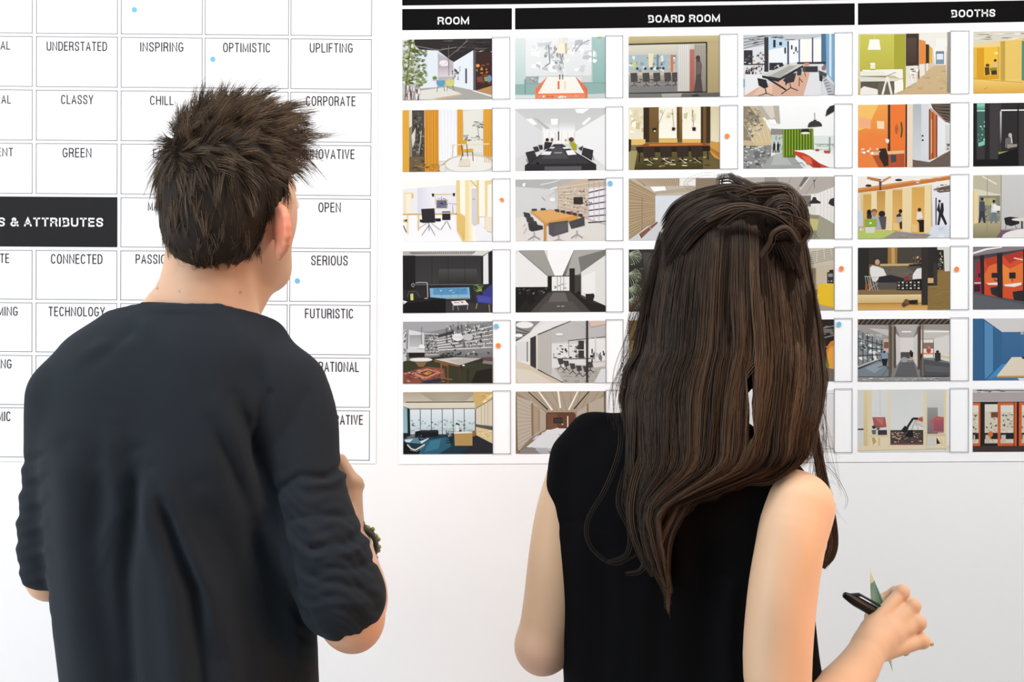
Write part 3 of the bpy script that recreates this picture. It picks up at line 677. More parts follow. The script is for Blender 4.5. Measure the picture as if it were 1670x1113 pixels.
p.P('#b9b0a2', 890, 668, 1036, 668, 1044, 780, 1000, 780, 960, 755).P('#d9d2c5', 930, 668, 1000, 668, 1010, 740, 985, 750).P('#fff', 965, 754, 1010, 754, 1025, 785, 990, 785).P('#8f8a82', 985, 812, 1062, 815, 1058, 850, 985, 848).R('#c3cdc8', 990, 850, 1062, 960).S(14, ['#9fb0a8', '#e7efe9', '#7d8a84'], 992, 855, 1055, 930, 12, 24)
p.P('#a4a6a4', 920, 1060, 985, 985, 1060, 960, 1130, 990, 1190, 1060).P('#b8bab8', 985, 1040, 1010, 970, 1060, 965, 1120, 1040)
p.P('#5a7419', 1060, 816, 1252, 814, 1254, 955, 1140, 945, 1140, 994, 1060, 992).N(11, '#8fb02f', 6, 1066, 818, 1246, 816, 1066, 990, 1246, 950).N(10, '#3a4f0f', 4, 1075, 818, 1238, 816, 1075, 990, 1238, 950)
p.person(1006, 962, 66, '#26282a', '#1e1f20').person(1030, 962, 66, '#26282a', '#1e1f20').R('#dfe7e2', 1256, 860, 1383, 945).S(10, ['#b9cbb8', '#f6f9f6', '#9dc39a'], 1260, 905, 1370, 935, 26, 12).L('#777', 4, 1262, 912, 1383, 914).R('#8f9890', 1350, 868, 1360, 965)
p.P('#f7f6f3', 1130, 950, 1240, 945, 1383, 985, 1383, 1060, 1340, 1056).P('#c4442c', 1120, 950, 1190, 965, 1230, 985, 1290, 1030, 1350, 1056, 1250, 1056, 1190, 1010, 1140, 975).P('#e06a4a', 1180, 985, 1230, 990, 1250, 1030, 1215, 1040).P('#a6331f', 1240, 1010, 1290, 1030, 1300, 1058, 1255, 1056).R('#b5483a', 1265, 942, 1288, 956).P('#c24a38', 1318, 952, 1358, 952, 1354, 968, 1322, 968).L('#99a0a0', 4, 1130, 1030, 1180, 1025, 1200, 1050)
p.P('#3a3836', 1216, 806, 1222, 782, 1240, 768, 1284, 768, 1302, 782, 1308, 800).P('#2a2826', 1170, 838, 1178, 816, 1222, 814, 1232, 836).E('#f6efdc', 1202, 842, 30, 7).L('#444', 3, 1260, 716, 1262, 768).R('#3a3836', 1252, 760, 1272, 770).P('#2b2a2a', 1383, 664, 1383, 708, 1328, 740, 1336, 700, 1356, 676).done()

b = (73, 205, 652, 600)
p = Pic(0, 4, 'print of lime green booths along a beige corridor', b, ('#e9e3d6', '#c9ac7c'))
p.G('#d6d6a0', '#c4c05c', 73, 212, 125, 440, True).G('#cbc65a', '#b9b347', 85, 214, 372, 470).P('#a9a437', 300, 214, 372, 214, 372, 560, 358, 580, 355, 440, 300, 440).P('#ece9df', 372, 205, 652, 205, 652, 330, 560, 330, 530, 300, 460, 260, 372, 214)
p.R('#3f2f26', 374, 212, 456, 418).G('#54433a', '#46362c', 380, 240, 440, 400).P('#e58a3c', 458, 250, 498, 262, 498, 410, 458, 405).P('#3c2a22', 499, 280, 520, 284, 520, 405, 499, 405).P('#dfb13a', 521, 292, 540, 305, 540, 405, 521, 402).P('#dcd3ca', 540, 310, 558, 318, 558, 412, 540, 405)
p.P('#cdb287', 350, 600, 500, 455, 560, 415, 622, 415, 632, 592).S(24, ['#c2a577', '#d9c39c', '#b7986a'], 380, 450, 610, 570, 40, 6).P('#f4efe8', 545, 310, 560, 300, 625, 300, 625, 415, 558, 415).R('#7f97a8', 562, 326, 614, 410).R('#dfe8ee', 568, 340, 608, 380).R('#3f5468', 562, 336, 614, 342).G('#a39a92', '#8a827b', 634, 205, 652, 590).R('#f3f0ea', 560, 245, 634, 300)
p.P('#fff8ea', 146, 246, 206, 246, 216, 314, 134, 312).L('#ddd', 4, 176, 205, 176, 246).P('#f2efe2', 100, 440, 354, 438, 356, 495, 335, 500, 300, 480, 100, 480).P('#dedbcd', 73, 480, 340, 500, 358, 520, 358, 575, 300, 596, 300, 525, 90, 520).R('#5b5348', 90, 515, 302, 570).R('#6a6250', 200, 525, 300, 600).P('#f6f3ea', 300, 520, 356, 500, 358, 570, 305, 596).P('#eeeae0', 90, 560, 110, 545, 196, 566, 196, 600, 85, 600)
p.P('#ebe7d8', 85, 450, 235, 455, 260, 478, 85, 480).L('#7a776c', 4, 90, 482, 250, 484, 310, 458).L('#ecebe3', 13, 258, 484, 226, 600).L('#ecebe3', 13, 258, 484, 284, 600).L('#8b887e', 3, 250, 520, 238, 598).P('#f4eac6', 148, 430, 152, 405, 180, 405, 182, 440, 160, 445).E('#fffbe6', 164, 402, 18, 6).R('#a1b23a', 150, 434, 182, 442).P('#e8e2d6', 374, 420, 446, 416, 446, 520, 372, 560).S(12, ['#fff', '#b9b1a6', '#6a6158'], 376, 425, 440, 500, 22, 14).L('#f6f3ea', 6, 400, 450, 415, 520)
p.P('#ebe5da', 458, 412, 490, 405, 494, 475, 460, 495).P('#ebe5da', 500, 405, 514, 402, 514, 450, 500, 456).R('#8c3a2c', 452, 440, 458, 500).done()

b = (801, 200, 1378, 588)
p = Pic(0, 5, 'print of a yellow plywood meeting pod', b, ('#c9c4b8', '#dba93a'))
p.P('#d9d3c4', 801, 205, 1378, 190, 1378, 250, 801, 282).S(16, ['#efece4', '#a9a394', '#8a8578'], 805, 205, 1100, 250, 60, 6).P('#e2b64e', 801, 290, 960, 262, 1110, 248, 1378, 240, 1378, 588, 801, 588).P('#eed08a', 801, 280, 960, 262, 1110, 245, 1110, 300, 801, 300)
p.P('#d99e1c', 822, 304, 960, 296, 958, 510, 822, 492).P('#f0be3c', 868, 300, 955, 298, 955, 470, 868, 480).E('#ffe28a', 944, 336, 14, 8).P('#e9c368', 966, 264, 1378, 240, 1378, 530, 966, 508).G('#edc970', '#dba946', 801, 500, 1378, 588).L('#b98a2c', 3, 801, 494, 960, 510, 1110, 522)
p.P('#c0a04a', 972, 262, 1000, 262, 1000, 510, 972, 508).E('#3a241a', 938, 382, 9, 9, 8).P('#e0b89a', 928, 392, 950, 392, 952, 425, 926, 425).E('#5a3a24', 890, 412, 13, 10, 9).P('#5a3c28', 872, 424, 900, 424, 904, 470, 875, 476).P('#8a8a2e', 905, 428, 948, 426, 948, 445, 905, 446).P('#3a2c22', 912, 446, 948, 444, 950, 470, 914, 472).R('#4a8a7a', 1104, 262, 1125, 510).L('#a3802e', 3, 870, 560, 890, 552).done()

b = (69, 656, 652, 1050)
p = Pic(1, 4, 'print of an orange glass booth beside a white wall', b, ('#eeecec', '#e8e4e2'))
p.G('#f0a04a', '#e86f2e', 69, 658, 378, 1050).P('#f5c26a', 69, 658, 200, 658, 130, 800, 69, 820).P('#ee8440', 130, 830, 250, 850, 250, 1050, 69, 1050, 69, 960).P('#f2b184', 75, 735, 150, 745, 150, 810, 75, 800).P('#f9d9b9', 188, 760, 235, 762, 235, 810, 192, 808).P('#ee7a34', 277, 658, 372, 658, 372, 940, 277, 940)
p.R('#4a2a20', 258, 658, 274, 1050).R('#3a2621', 370, 656, 380, 1050).R('#efd9c5', 382, 656, 416, 1050)
for i, rx in enumerate((8, 15, 22)): p.L('#7c4a36', 4, *[q for a in range(-4, 5) for q in (328 - rx * math.cos(a * .28), 812 + rx * 1.6 * math.sin(a * .28))])
p.P('#47582e', 338, 765, 348, 770, 354, 815, 348, 862, 338, 866, 342, 815).P('#e6ba8e', 140, 955, 362, 945, 362, 965, 150, 975).P('#b5522a', 160, 975, 362, 965, 362, 1050, 200, 1050).P('#33241f', 200, 935, 245, 930, 262, 980, 262, 1040, 235, 1045, 205, 990).P('#41454f', 275, 970, 310, 975, 312, 1015, 280, 1022).L('#2a1e1c', 4, 235, 1040, 232, 1050).E('#f5ece0', 255, 885, 12, 14, 8).L('#f0e3d0', 5, 240, 870, 262, 900).S(12, ['#f7dcc8', '#fff', '#f0bd98'], 85, 925, 230, 960, 18, 12)
p.G('#a9aeb3', '#cfd2d5', 416, 656, 520, 1010, True).P('#d8dbde', 416, 656, 520, 656, 520, 1020, 416, 1000).G('#b3b8bd', '#d5d8da', 418, 656, 470, 1010).P('#574a3f', 530, 656, 652, 656, 652, 770, 620, 760, 545, 690).N(7, '#2e2620', 5, 545, 668, 620, 765, 652, 660, 652, 775).N(5, '#8a7a68', 3, 540, 664, 600, 735, 652, 668, 652, 760).P('#cc6a35', 522, 690, 568, 728, 568, 990, 522, 1006).L('#46302a', 7, 522, 690, 522, 1006).L('#46302a', 5, 543, 708, 543, 1000).L('#46302a', 6, 568, 728, 568, 990).P('#e6a070', 530, 750, 540, 758, 540, 960, 530, 970).P('#e8eaec', 572, 728, 622, 768, 622, 965, 572, 985).L('#cf5f30', 4, 524, 682, 622, 768).R('#d9dad6', 622, 790, 652, 940).S(8, ['#b5522a', '#777', '#444'], 625, 900, 645, 935, 8, 12).P('#6b5c51', 416, 1004, 520, 1022, 652, 950, 652, 1050, 416, 1050).E('#3a3a3a', 478, 856, 7, 6, 8).E('#3a3a3a', 479, 883, 7, 6, 8).done()

b = (797, 648, 1378, 1043)
p = Pic(1, 5, 'print of a dark booth with one seated figure', b, ('#2b2728', '#131112'))
p.R('#393536', 797, 648, 975, 1043).P('#7dcab2', 820, 650, 875, 650, 885, 905, 830, 920).G('#8fdcc4', '#4b7a6c', 822, 655, 872, 690).P('#3f5f57', 822, 700, 870, 700, 872, 880, 822, 900).S(14, ['#a4e0cf', '#27403a', '#5a9685'], 824, 760, 868, 880, 14, 16).R('#181617', 797, 650, 818, 1043).R('#c9d9d6', 820, 692, 898, 698).P('#3d393b', 900, 650, 960, 650, 950, 1043, 905, 1043).R('#242021', 870, 650, 900, 1043)
p.R('#2b2829', 975, 690, 1100, 960).G('#d9d5d3', '#4a4648', 966, 700, 976, 900).R('#ece9e7', 972, 690, 1130, 698).R('#1a1718', 1075, 660, 1085, 940).R('#383435', 1085, 700, 1378, 1043).E('#b9b1ac', 1030, 850, 12, 14, 8).P('#6e6664', 1000, 870, 1030, 862, 1046, 905, 1020, 935, 998, 925).L('#e7e3e0', 6, 1036, 855, 1042, 900).P('#9b9184', 1012, 908, 1074, 906, 1074, 922, 1014, 932).P('#8fa05a', 955, 955, 1030, 948, 1034, 966, 958, 970).P('#100e0f', 955, 970, 1078, 930, 1078, 1043, 955, 1043).R('#0f0d0e', 797, 1000, 960, 1043).done()

b = (73, 62, 712, 510)
p = Pic(2, 0, 'print of a bright office with dark chair and timber frames', b, ('#f2f2f6', '#fbfbfd'))
p.R('#ecebf2', 73, 100, 470, 300).G('#dadae6', '#efeff6', 180, 100, 300, 300, True).P('#fcfaf3', 73, 62, 470, 62, 470, 95, 73, 125).R('#f2e7bb', 80, 155, 96, 300).R('#e0c06a', 138, 160, 150, 192).R('#ecd99a', 78, 150, 150, 158).R('#f6efd8', 100, 160, 136, 300)
p.L('#e0c98a', 8, 300, 165, 440, 165).L('#e6d39a', 6, 308, 165, 308, 235).P('#2b282c', 280, 158, 298, 158, 298, 182, 284, 180).P('#2b282c', 432, 156, 448, 156, 446, 180, 432, 178).R('#cfc9a4', 310, 202, 396, 268).R('#6b6a86', 316, 208, 388, 264).S(10, ['#3e3c55', '#8a89a8', '#222'], 320, 220, 375, 250, 22, 10).L('#444', 3, 350, 180, 350, 206).S(8, ['#333', '#777'], 325, 192, 380, 204, 8, 6).L('#888', 3, 400, 230, 470, 240).L('#777', 3, 430, 245, 432, 300)
p.R('#d7ae62', 73, 303, 480, 313).R('#e4c88c', 180, 313, 190, 430).R('#efe0b2', 100, 313, 114, 450).R('#b3884a', 455, 300, 476, 313).L('#333', 6, 78, 390, 100, 440).S(6, ['#e0cf6a', '#3a3a3a'], 74, 335, 98, 360, 20, 12)
p.P('#2e2a2d', 206, 270, 300, 266, 306, 370, 214, 372).L('#8b8588', 5, 258, 372, 262, 430).L('#8b8588', 4, 262, 385, 210, 462).L('#8b8588', 4, 262, 385, 305, 466).L('#aaa', 4, 245, 375, 190, 410).L('#aaa', 4, 280, 375, 340, 425).P('#221f22', 195, 345, 215, 350, 212, 370, 196, 365).P('#221f22', 304, 340, 345, 340, 345, 362, 308, 362).R('#29262a', 356, 305, 414, 352).R('#6f6c70', 355, 288, 414, 298).L('#8b8588', 4, 385, 360, 345, 425).L('#8b8588', 4, 390, 360, 416, 418).R('#222', 462, 286, 480, 298)
p.G('#f6edd0', '#fff', 516, 62, 600, 510, True).P('#ecd18c', 457, 62, 480, 62, 520, 508, 500, 508, 460, 430).P('#fbf7ea', 482, 62, 520, 62, 520, 330, 485, 300).P('#e5c275', 460, 300, 520, 330, 520, 505, 462, 430).P('#f2e0a9', 520, 62, 548, 62, 560, 510, 520, 510).G('#f6e6b4', '#fffdf6', 545, 62, 590, 510, True)
p.R('#efe6cd', 560, 66, 610, 110).L('#d9b866', 8, 556, 62, 610, 118).P('#d5d3dc', 566, 125, 605, 120, 605, 380, 585, 400, 566, 380).R('#e6c983', 604, 62, 618, 420).L('#555', 3, 570, 200, 590, 204).P('#faf6ea', 618, 62, 712, 62, 712, 330, 618, 330).P('#ecd59a', 660, 70, 712, 62, 712, 90, 680, 100, 678, 430, 662, 440).P('#efe7cf', 665, 330, 712, 330, 712, 445, 665, 430).P('#f4f4f8', 585, 400, 618, 380, 712, 470, 712, 508, 600, 508).L('#d9b35f', 3, 500, 440, 505, 500).done()

b = (881, 60, 1524, 505)
p = Pic(2, 1, 'print of a library wall behind a pale oak table', b, ('#c9cac9', '#d9d4cd'))
p.G('#c3c4c4', '#cfcfce', 881, 60, 1200, 330).P('#b5b6b5', 881, 60, 1330, 60, 1130, 130, 881, 110).P('#d5d6d5', 881, 112, 1160, 135, 1180, 280, 881, 330).P('#fff', 930, 90, 955, 86, 946, 112, 938, 112).L('#f2f2ee', 9, 1130, 132, 1250, 96, 1360, 62).L('#dededc', 8, 1060, 100, 1170, 76, 1200, 60).P('#e3dfd9', 881, 335, 1200, 285, 1524, 395, 1524, 505, 881, 505)
p.P('#cbb8a4', 1180, 110, 1340, 60, 1524, 60, 1524, 392, 1400, 355, 1180, 285).S(90, ['#8b7667', '#e9e2d9', '#b39c88', '#6b5a50', '#f1ece6', '#a08773'], 1190, 115, 1395, 300, 14, 13)
for i in range(8):
    y = 66 + i * 40; p.L('#e9ddcc', 5, 1190, 122 + i * 21, 1524, y + 8 + i * 1)
p.P('#eeeaf0', 1400, 130, 1524, 120, 1524, 385, 1400, 345).P('#5a5350', 1400, 62, 1524, 60, 1524, 66, 1400, 72)
for i in range(6):
    y = 122 + i * 44; p.L('#56515a', 9, 1400, y + 38 - i * 1, 1524, y + 12 + i * 2.5)
p.N(9, '#d8c8b4', 4, 1200, 112, 1380, 80, 1200, 290, 1380, 345).N(4, '#b9ada2', 4, 1405, 70, 1515, 62, 1405, 345, 1515, 385).R('#3a3130', 1297, 190, 1362, 243).S(8, ['#2a2524', '#5c504a'], 1370, 220, 1430, 260, 10, 12)
p.E('#f6f4ef', 1146, 208, 20, 15).L('#e6e4df', 5, 1125, 180, 1150, 150, 1180, 160, 1182, 250).L('#999', 3, 1070, 185, 1095, 215)
p.P('#d59a56', 985, 292, 1130, 278, 1335, 328, 1320, 352, 1090, 386).P('#e0ab6b', 1000, 294, 1130, 282, 1300, 325, 1100, 370).P('#bd7f3d', 1088, 384, 1330, 350, 1330, 358, 1100, 396).R('#c98d4a', 1084, 384, 1102, 505)
p.R('#4a4748', 998, 272, 1034, 288).R('#4a4748', 1062, 268, 1096, 284)
for x, y, w, h in ((960, 330, 44, 44), (980, 365, 50, 52), (1000, 400, 60, 62)): p.P('#423f41', x - w * .5, y - h * .8, x + w * .5, y - h * .6, x + w * .7, y, x - w * .3, y + 4)
p.P('#3b393b', 970, 375, 1075, 395, 1078, 420, 1000, 436, 980, 425).P('#575355', 1118, 375, 1255, 358, 1258, 440, 1148, 474, 1120, 455).P('#4d4a4c', 1262, 370, 1372, 332, 1376, 395, 1280, 420).P('#5f5a5c', 1165, 385, 1250, 375, 1250, 430, 1160, 460)
for x, y in ((1015, 450), (1190, 476), (1320, 440)): p.L('#a5a3a4', 7, x, y - 10, x, y + 20).L('#9a9899', 6, x - 42, y + 46, x, y + 18, x + 42, y + 44).L('#c6c4c5', 4, x - 10, y + 52, x, y + 18)
for i in range(5): p.P('#3f3c3e', 1158 + i * 42, 278 + i * 8, 1190 + i * 42, 276 + i * 9, 1196 + i * 42, 300 + i * 9, 1165 + i * 42, 292 + i * 9)
p.R('#a34a50', 1276, 292, 1290, 312).L('#bbb', 4, 960, 410, 940, 450).L('#bbb', 4, 950, 380, 938, 400).done()

b = (104, 52, 722, 474)
p = Pic(2, 2, 'print of a timber slatted corridor partly hidden by hair', b, ('#c4b6a2', '#cfcac6'))
p.P('#b09878', 104, 55, 290, 160, 285, 350, 104, 470).N(22, '#8a7050', 3, 104, 70, 104, 462, 286, 165, 284, 345).N(16, '#cdb898', 3, 104, 82, 104, 440, 286, 172, 284, 332).P('#a39078', 150, 55, 455, 55, 450, 105, 210, 105).N(20, '#d0bfa4', 3, 160, 55, 450, 55, 235, 104, 448, 104)
p.L('#8a7050', 4, 195, 180, 195, 400).P('#fff', 250, 110, 350, 108, 362, 142, 275, 142).P('#b9ab97', 285, 142, 650, 105, 650, 140, 285, 160).P('#f4f0ea', 452, 55, 580, 55, 560, 105, 450, 105).P('#dfe4ea', 285, 172, 722, 170, 722, 474, 285, 474).P('#d5d6da', 230, 380, 340, 340, 400, 474, 104, 474).P('#8a5c48', 175, 430, 250, 378, 300, 345, 300, 360, 255, 400, 192, 460).L('#c9b4a0', 5, 245, 378, 260, 412).L('#4a332a', 5, 178, 432, 192, 460).R('#8f7f6c', 560, 55, 722, 140).done()

b = (883, 45, 1502, 458)
p = Pic(2, 3, 'print of a grey white room with a black pendant lamp', b, ('#cfc9c2', '#b9b4ab'))
p.P('#b8b0a8', 883, 45, 1502, 45, 1502, 110, 1390, 155, 1240, 165, 883, 130).P('#9a928c', 1030, 45, 1100, 45, 1160, 120, 1030, 100).N(5, '#8b8379', 3, 1030, 45, 1390, 45, 1030, 110, 1310, 160).P('#77706a', 1300, 45, 1330, 45, 1280, 110, 1262, 108).L('#e6e1da', 6, 1335, 50, 1272, 128).P('#efebe6', 1390, 155, 1502, 115, 1502, 355, 1400, 300, 1345, 300, 1345, 160)
p.N(4, '#cbc5be', 3, 1410, 150, 1480, 125, 1410, 305, 1480, 345).R('#77716c', 1236, 170, 1344, 242).R('#e5e0da', 1240, 242, 1380, 290).P('#8f8c7c', 1290, 290, 1400, 300, 1502, 358, 1502, 458, 1240, 458).P('#c9bf7c', 1330, 320, 1420, 330, 1420, 400, 1360, 400).P('#a3a08c', 1400, 300, 1502, 358, 1502, 458, 1380, 458).L('#5f5c50', 4, 1350, 400, 1400, 458)
p.L('#3a3634', 3, 1366, 70, 1370, 170).P('#2f2c2b', 1330, 218, 1352, 198, 1358, 180, 1378, 180, 1384, 198, 1410, 212, 1410, 222, 1330, 224).P('#2f2c2b', 1502, 185, 1502, 244, 1480, 235, 1462, 222, 1475, 195).R('#55504c', 1360, 66, 1374, 74).L('#e3ddd6', 2, 1370, 120, 1370, 165).done()

b = (80, 36, 780, 513)
p = Pic(2, 4, 'print of people in timber booths under an orange beam', b, ('#efe6dc', '#b9aea6'))
p.P('#f3efe8', 80, 36, 780, 36, 780, 130, 80, 160).L('#c47a3c', 22, 150, 50, 250, 70, 250, 110).L('#d18a4a', 16, 330, 40, 260, 80).P('#c8793a', 80, 128, 400, 85, 780, 36, 780, 68, 600, 95, 300, 140, 80, 162).P('#dd9c58', 80, 132, 600, 60, 780, 36, 780, 46, 400, 98, 80, 142).R('#5a4a3c', 243, 60, 258, 145).E('#2c2420', 160, 108, 24, 9).E('#2c2420', 390, 68, 28, 9).S(12, ['#d8cfc4', '#fff', '#a89a8c'], 90, 44, 700, 90, 46, 8)
p.P('#e5cb93', 100, 165, 640, 105, 640, 490, 100, 440).G('#d5a856', '#e0b565', 120, 175, 185, 440).P('#f0deb2', 182, 160, 224, 156, 222, 440, 182, 430).G('#c2954c', '#e6bb6a', 224, 150, 290, 445).P('#efd9a6', 288, 148, 345, 143, 340, 458, 285, 450).G('#d2a35a', '#f0bd70', 343, 143, 420, 460).P('#efd9a8', 418, 132, 492, 126, 486, 470, 418, 462).G('#d9a958', '#f2ba68', 490, 126, 590, 474).P('#f0daa8', 588, 106, 642, 104, 640, 488, 585, 484).P('#c3ac84', 636, 104, 660, 150, 650, 460, 638, 488)
p.P('#eceaf2', 640, 110, 780, 160, 780, 500, 650, 480).P('#6b5a4f', 652, 140, 780, 110, 780, 160, 700, 168).S(12, ['#b9b2ac', '#4a3d36', '#8b7a70'], 655, 95, 770, 150, 34, 8).R('#2e2c34', 670, 205, 679, 412).P('#dfe3ec', 650, 410, 780, 420, 780, 510, 600, 510).G('#c7d2e4', '#eef2f8', 690, 430, 735, 508).P('#9b928c', 290, 450, 640, 486, 600, 513, 270, 513).S(10, ['#7d746e', '#b5aca6'], 320, 465, 600, 505, 50, 5)
p.P('#26252b', 694, 245, 730, 245, 734, 300, 728, 330, 760, 405, 745, 415, 712, 350, 700, 412, 684, 414, 696, 320, 680, 298).E('#3a2a24', 701, 232, 10, 12, 8).P('#e4e2ea', 700, 246, 712, 246, 706, 300)
p.E('#1f1c22', 165, 315, 18, 26, 9).P('#33303a', 148, 330, 185, 330, 188, 360, 148, 360).E('#8a5e42', 204, 305, 22, 20, 10).E('#b98a68', 204, 325, 18, 22, 9).P('#aeb0b8', 182, 350, 235, 345, 258, 440, 205, 440).E('#26222a', 262, 325, 26, 24, 10).P('#54505a', 238, 348, 296, 345, 290, 442, 262, 442).E('#1f1a1e', 404, 305, 14, 16, 9).P('#3a3238', 372, 335, 400, 318, 412, 345, 375, 352).P('#bdb3ac', 372, 350, 416, 345, 414, 395, 370, 385).P('#2a2428', 396, 395, 414, 380, 416, 440, 402, 440).E('#3a2a22', 548, 295, 14, 14, 9).P('#ece2da', 530, 312, 565, 312, 575, 360, 522, 372).P('#1c1a1e', 528, 375, 582, 372, 582, 465, 548, 465, 545, 395).P('#ecc77e', 345, 395, 392, 400, 392, 455, 345, 450).P('#ecc77e', 490, 405, 534, 410, 534, 468, 490, 466)
p.P('#b9cc6c', 80, 450, 340, 455, 370, 460, 270, 513, 80, 513).P('#8fb03e', 132, 364, 222, 364, 222, 420, 134, 420).E('#f3f6e6', 176, 394, 9, 8, 8).P('#d9dccb', 134, 424, 212, 426, 206, 470, 138, 468).R('#e3d9d0', 80, 200, 102, 420).P('#ccd4de', 80, 300, 118, 300, 118, 420, 80, 420).S(6, ['#fff', '#c9ba8c'], 90, 420, 125, 445, 12, 10).done()

b = (960, 30, 1660, 505)
p = Pic(2, 5, 'print of two people behind glass beside a round table', b, ('#cbc9c4', '#c3c0bc'))
p.P('#c2bba4', 960, 36, 1175, 30, 1175, 505, 960, 505).G('#b9ad88', '#8a8464', 960, 380, 1175, 505).P('#dfd8c6', 965, 130, 1170, 180, 1170, 186, 990, 186).L('#efeae0', 9, 1030, 40, 1140, 100).R('#8b8a78', 1005, 186, 1165, 380).R('#b5b07c', 1040, 205, 1130, 260).R('#dca94a', 960, 150, 1000, 400).P('#e6d5a6', 965, 140, 1000, 150, 1000, 390, 965, 400).S(20, ['#6f7066', '#a6a88f', '#4f5450'], 1010, 240, 1160, 350, 16, 18)
p.person(1028, 392, 190, '#4a4d58', '#3a3c46').person(1118, 395, 175, '#dcdcd8', '#6f7d88').P('#f0efe9', 1115, 255, 1168, 265, 1166, 300, 1110, 300).G('#d0cfcd', '#c9c7c6', 1175, 30, 1660, 440).L('#8b8a84', 4, 1175, 30, 1172, 450).L('#9c9882', 3, 1068, 40, 1068, 500).P('#7a5a6e', 1140, 500, 1180, 440, 1345, 440, 1345, 505).P('#aaa6a4', 1172, 440, 1345, 430, 1345, 445, 1180, 448)
p.P('#26242a', 1196, 355, 1240, 346, 1310, 355, 1312, 400, 1250, 418, 1205, 405).L('#333', 4, 1215, 400, 1205, 440).L('#333', 4, 1280, 410, 1292, 440).E('#e6ddd2', 1340, 368, 88, 13, 16).R('#2c2a2e', 1326, 380, 1338, 436).E('#efebe8', 1380, 500, 200, 62, 22).done()

b = (75, 568, 708, 1018)
p = Pic(3, 0, 'print of a dark panelled room with a light blue sofa', b, ('#2e2c2e', '#232122'))
p.P('#b9b6b2', 75, 568, 708, 568, 640, 605, 75, 602).P('#dedbd7', 600, 570, 690, 570, 640, 606, 560, 600).N(34, '#3a3836', 5, 125, 576, 582, 576, 145, 590, 572, 590).G('#343234', '#3d3b3c', 160, 610, 630, 805).G('#4d4b4c', '#302e2f', 330, 700, 600, 800).N(5, '#222', 3, 165, 606, 630, 606, 165, 810, 630, 810).R('#1d1b1c', 75, 600, 162, 1018)
p.P('#e8e8ea', 645, 610, 680, 585, 682, 810, 645, 812).R('#222', 684, 580, 708, 815).L('#8f8d8e', 3, 160, 812, 640, 814).P('#2c2a2b', 75, 850, 708, 820, 708, 1018, 75, 1018).P('#38363a', 370, 930, 708, 960, 708, 1018, 370, 1018)
p.P('#7fb0d4', 265, 838, 545, 834, 552, 912, 270, 914).P('#5b93bd', 290, 840, 530, 838, 532, 885, 292, 888).P('#8cbadb', 275, 888, 545, 886, 548, 908, 278, 910).N(3, '#3f7399', 2, 350, 840, 470, 838, 350, 908, 470, 906).S(20, ['#4b84ad', '#a3cbe6'], 300, 845, 510, 870, 14, 10).L('#c9a97a', 3, 275, 914, 550, 918)
p.S(40, ['#5f8a3a', '#7fa854', '#3f5f28', '#9cc06a'], 575, 812, 635, 862, 13, 9).P('#3a3028', 585, 868, 625, 868, 618, 920, 590, 920).P('#3a3f86', 640, 870, 700, 815, 708, 815, 708, 960, 600, 945, 595, 895, 640, 890).P('#4b51a6', 600, 890, 700, 910, 700, 950, 610, 940).L('#c9a05a', 5, 602, 950, 592, 990).L('#c9a05a', 5, 685, 960, 690, 1015)
p.P('#ece8e2', 416, 935, 515, 928, 542, 960, 435, 966).S(8, ['#555', '#999'], 440, 932, 500, 945, 20, 6).L('#cfcac4', 3, 430, 964, 430, 1000).L('#cfcac4', 3, 535, 962, 530, 995).L('#b5b0aa', 3, 462, 968, 470, 1000).P('#141314', 75, 925, 280, 905, 378, 915, 378, 1018, 75, 1018).P('#232122', 75, 930, 280, 908, 370, 916, 130, 945).L('#c9c4be', 5, 165, 800, 190, 796, 248, 798, 252, 905).L('#aaa', 4, 135, 815, 148, 800, 158, 815, 148, 830, 135, 815).P('#e9e6e2', 75, 925, 108, 935, 80, 955).L('#6f6c6c', 3, 105, 900, 120, 862, 170, 860, 195, 900).P('#d9d57a', 128, 880, 148, 875, 150, 925, 130, 925).E('#8a8a8a', 240, 912, 14, 6).done()

b = (881, 567, 1524, 1014)
p = Pic(3, 1, 'print of a black table under a bright skylight', b, ('#8d8c87', '#2a2724'))
p.P('#9a9893', 881, 567, 1085, 567, 1160, 745, 1110, 752).P('#b0aeaa', 1300, 567, 1524, 567, 1524, 600, 1330, 745, 1240, 752).P('#7d7b76', 1330, 620, 1524, 567, 1524, 610, 1350, 740).P('#fcfcfc', 1080, 567, 1298, 567, 1215, 752, 1160, 752).G('#e3e2e2', '#f6f5f4', 881, 567, 1112, 830).P('#a2a09b', 905, 567, 1085, 567, 1160, 750, 1112, 752).L('#4a4744', 5, 905, 572, 1112, 755).R('#f0efee', 881, 760, 1112, 832).P('#efeeed', 881, 600, 905, 575, 1112, 757, 1112, 832, 881, 832)
p.P('#e9e8e5', 1350, 728, 1524, 606, 1524, 970, 1350, 890).P('#f6f5f2', 1360, 760, 1450, 720, 1450, 900, 1360, 870).R('#1b1918', 881, 832, 1115, 1014).S(26, ['#4a4744', '#2c2a28', '#77736e'], 900, 838, 1100, 880, 14, 16).R('#f3f2f1', 1138, 758, 1266, 860).N(3, '#8b8986', 4, 1180, 758, 1225, 758, 1180, 860, 1225, 860).L('#3a3836', 5, 1112, 756, 1268, 756).S(8, ['#444', '#999'], 1150, 800, 1240, 850, 12, 10)
p.R('#1f1d1c', 1110, 758, 1140, 900).R('#282524', 1266, 700, 1304, 880).R('#45423f', 1304, 750, 1348, 900).P('#262321', 881, 1014, 960, 920, 1110, 868, 1290, 866, 1400, 935, 1524, 970, 1524, 1014).P('#4a4744', 985, 1014, 1120, 870, 1275, 868, 1420, 1014).P('#6b6864', 1080, 1000, 1150, 872, 1235, 872, 1280, 1000).P('#57534f', 1040, 1014, 1100, 940, 1290, 940, 1350, 1014)
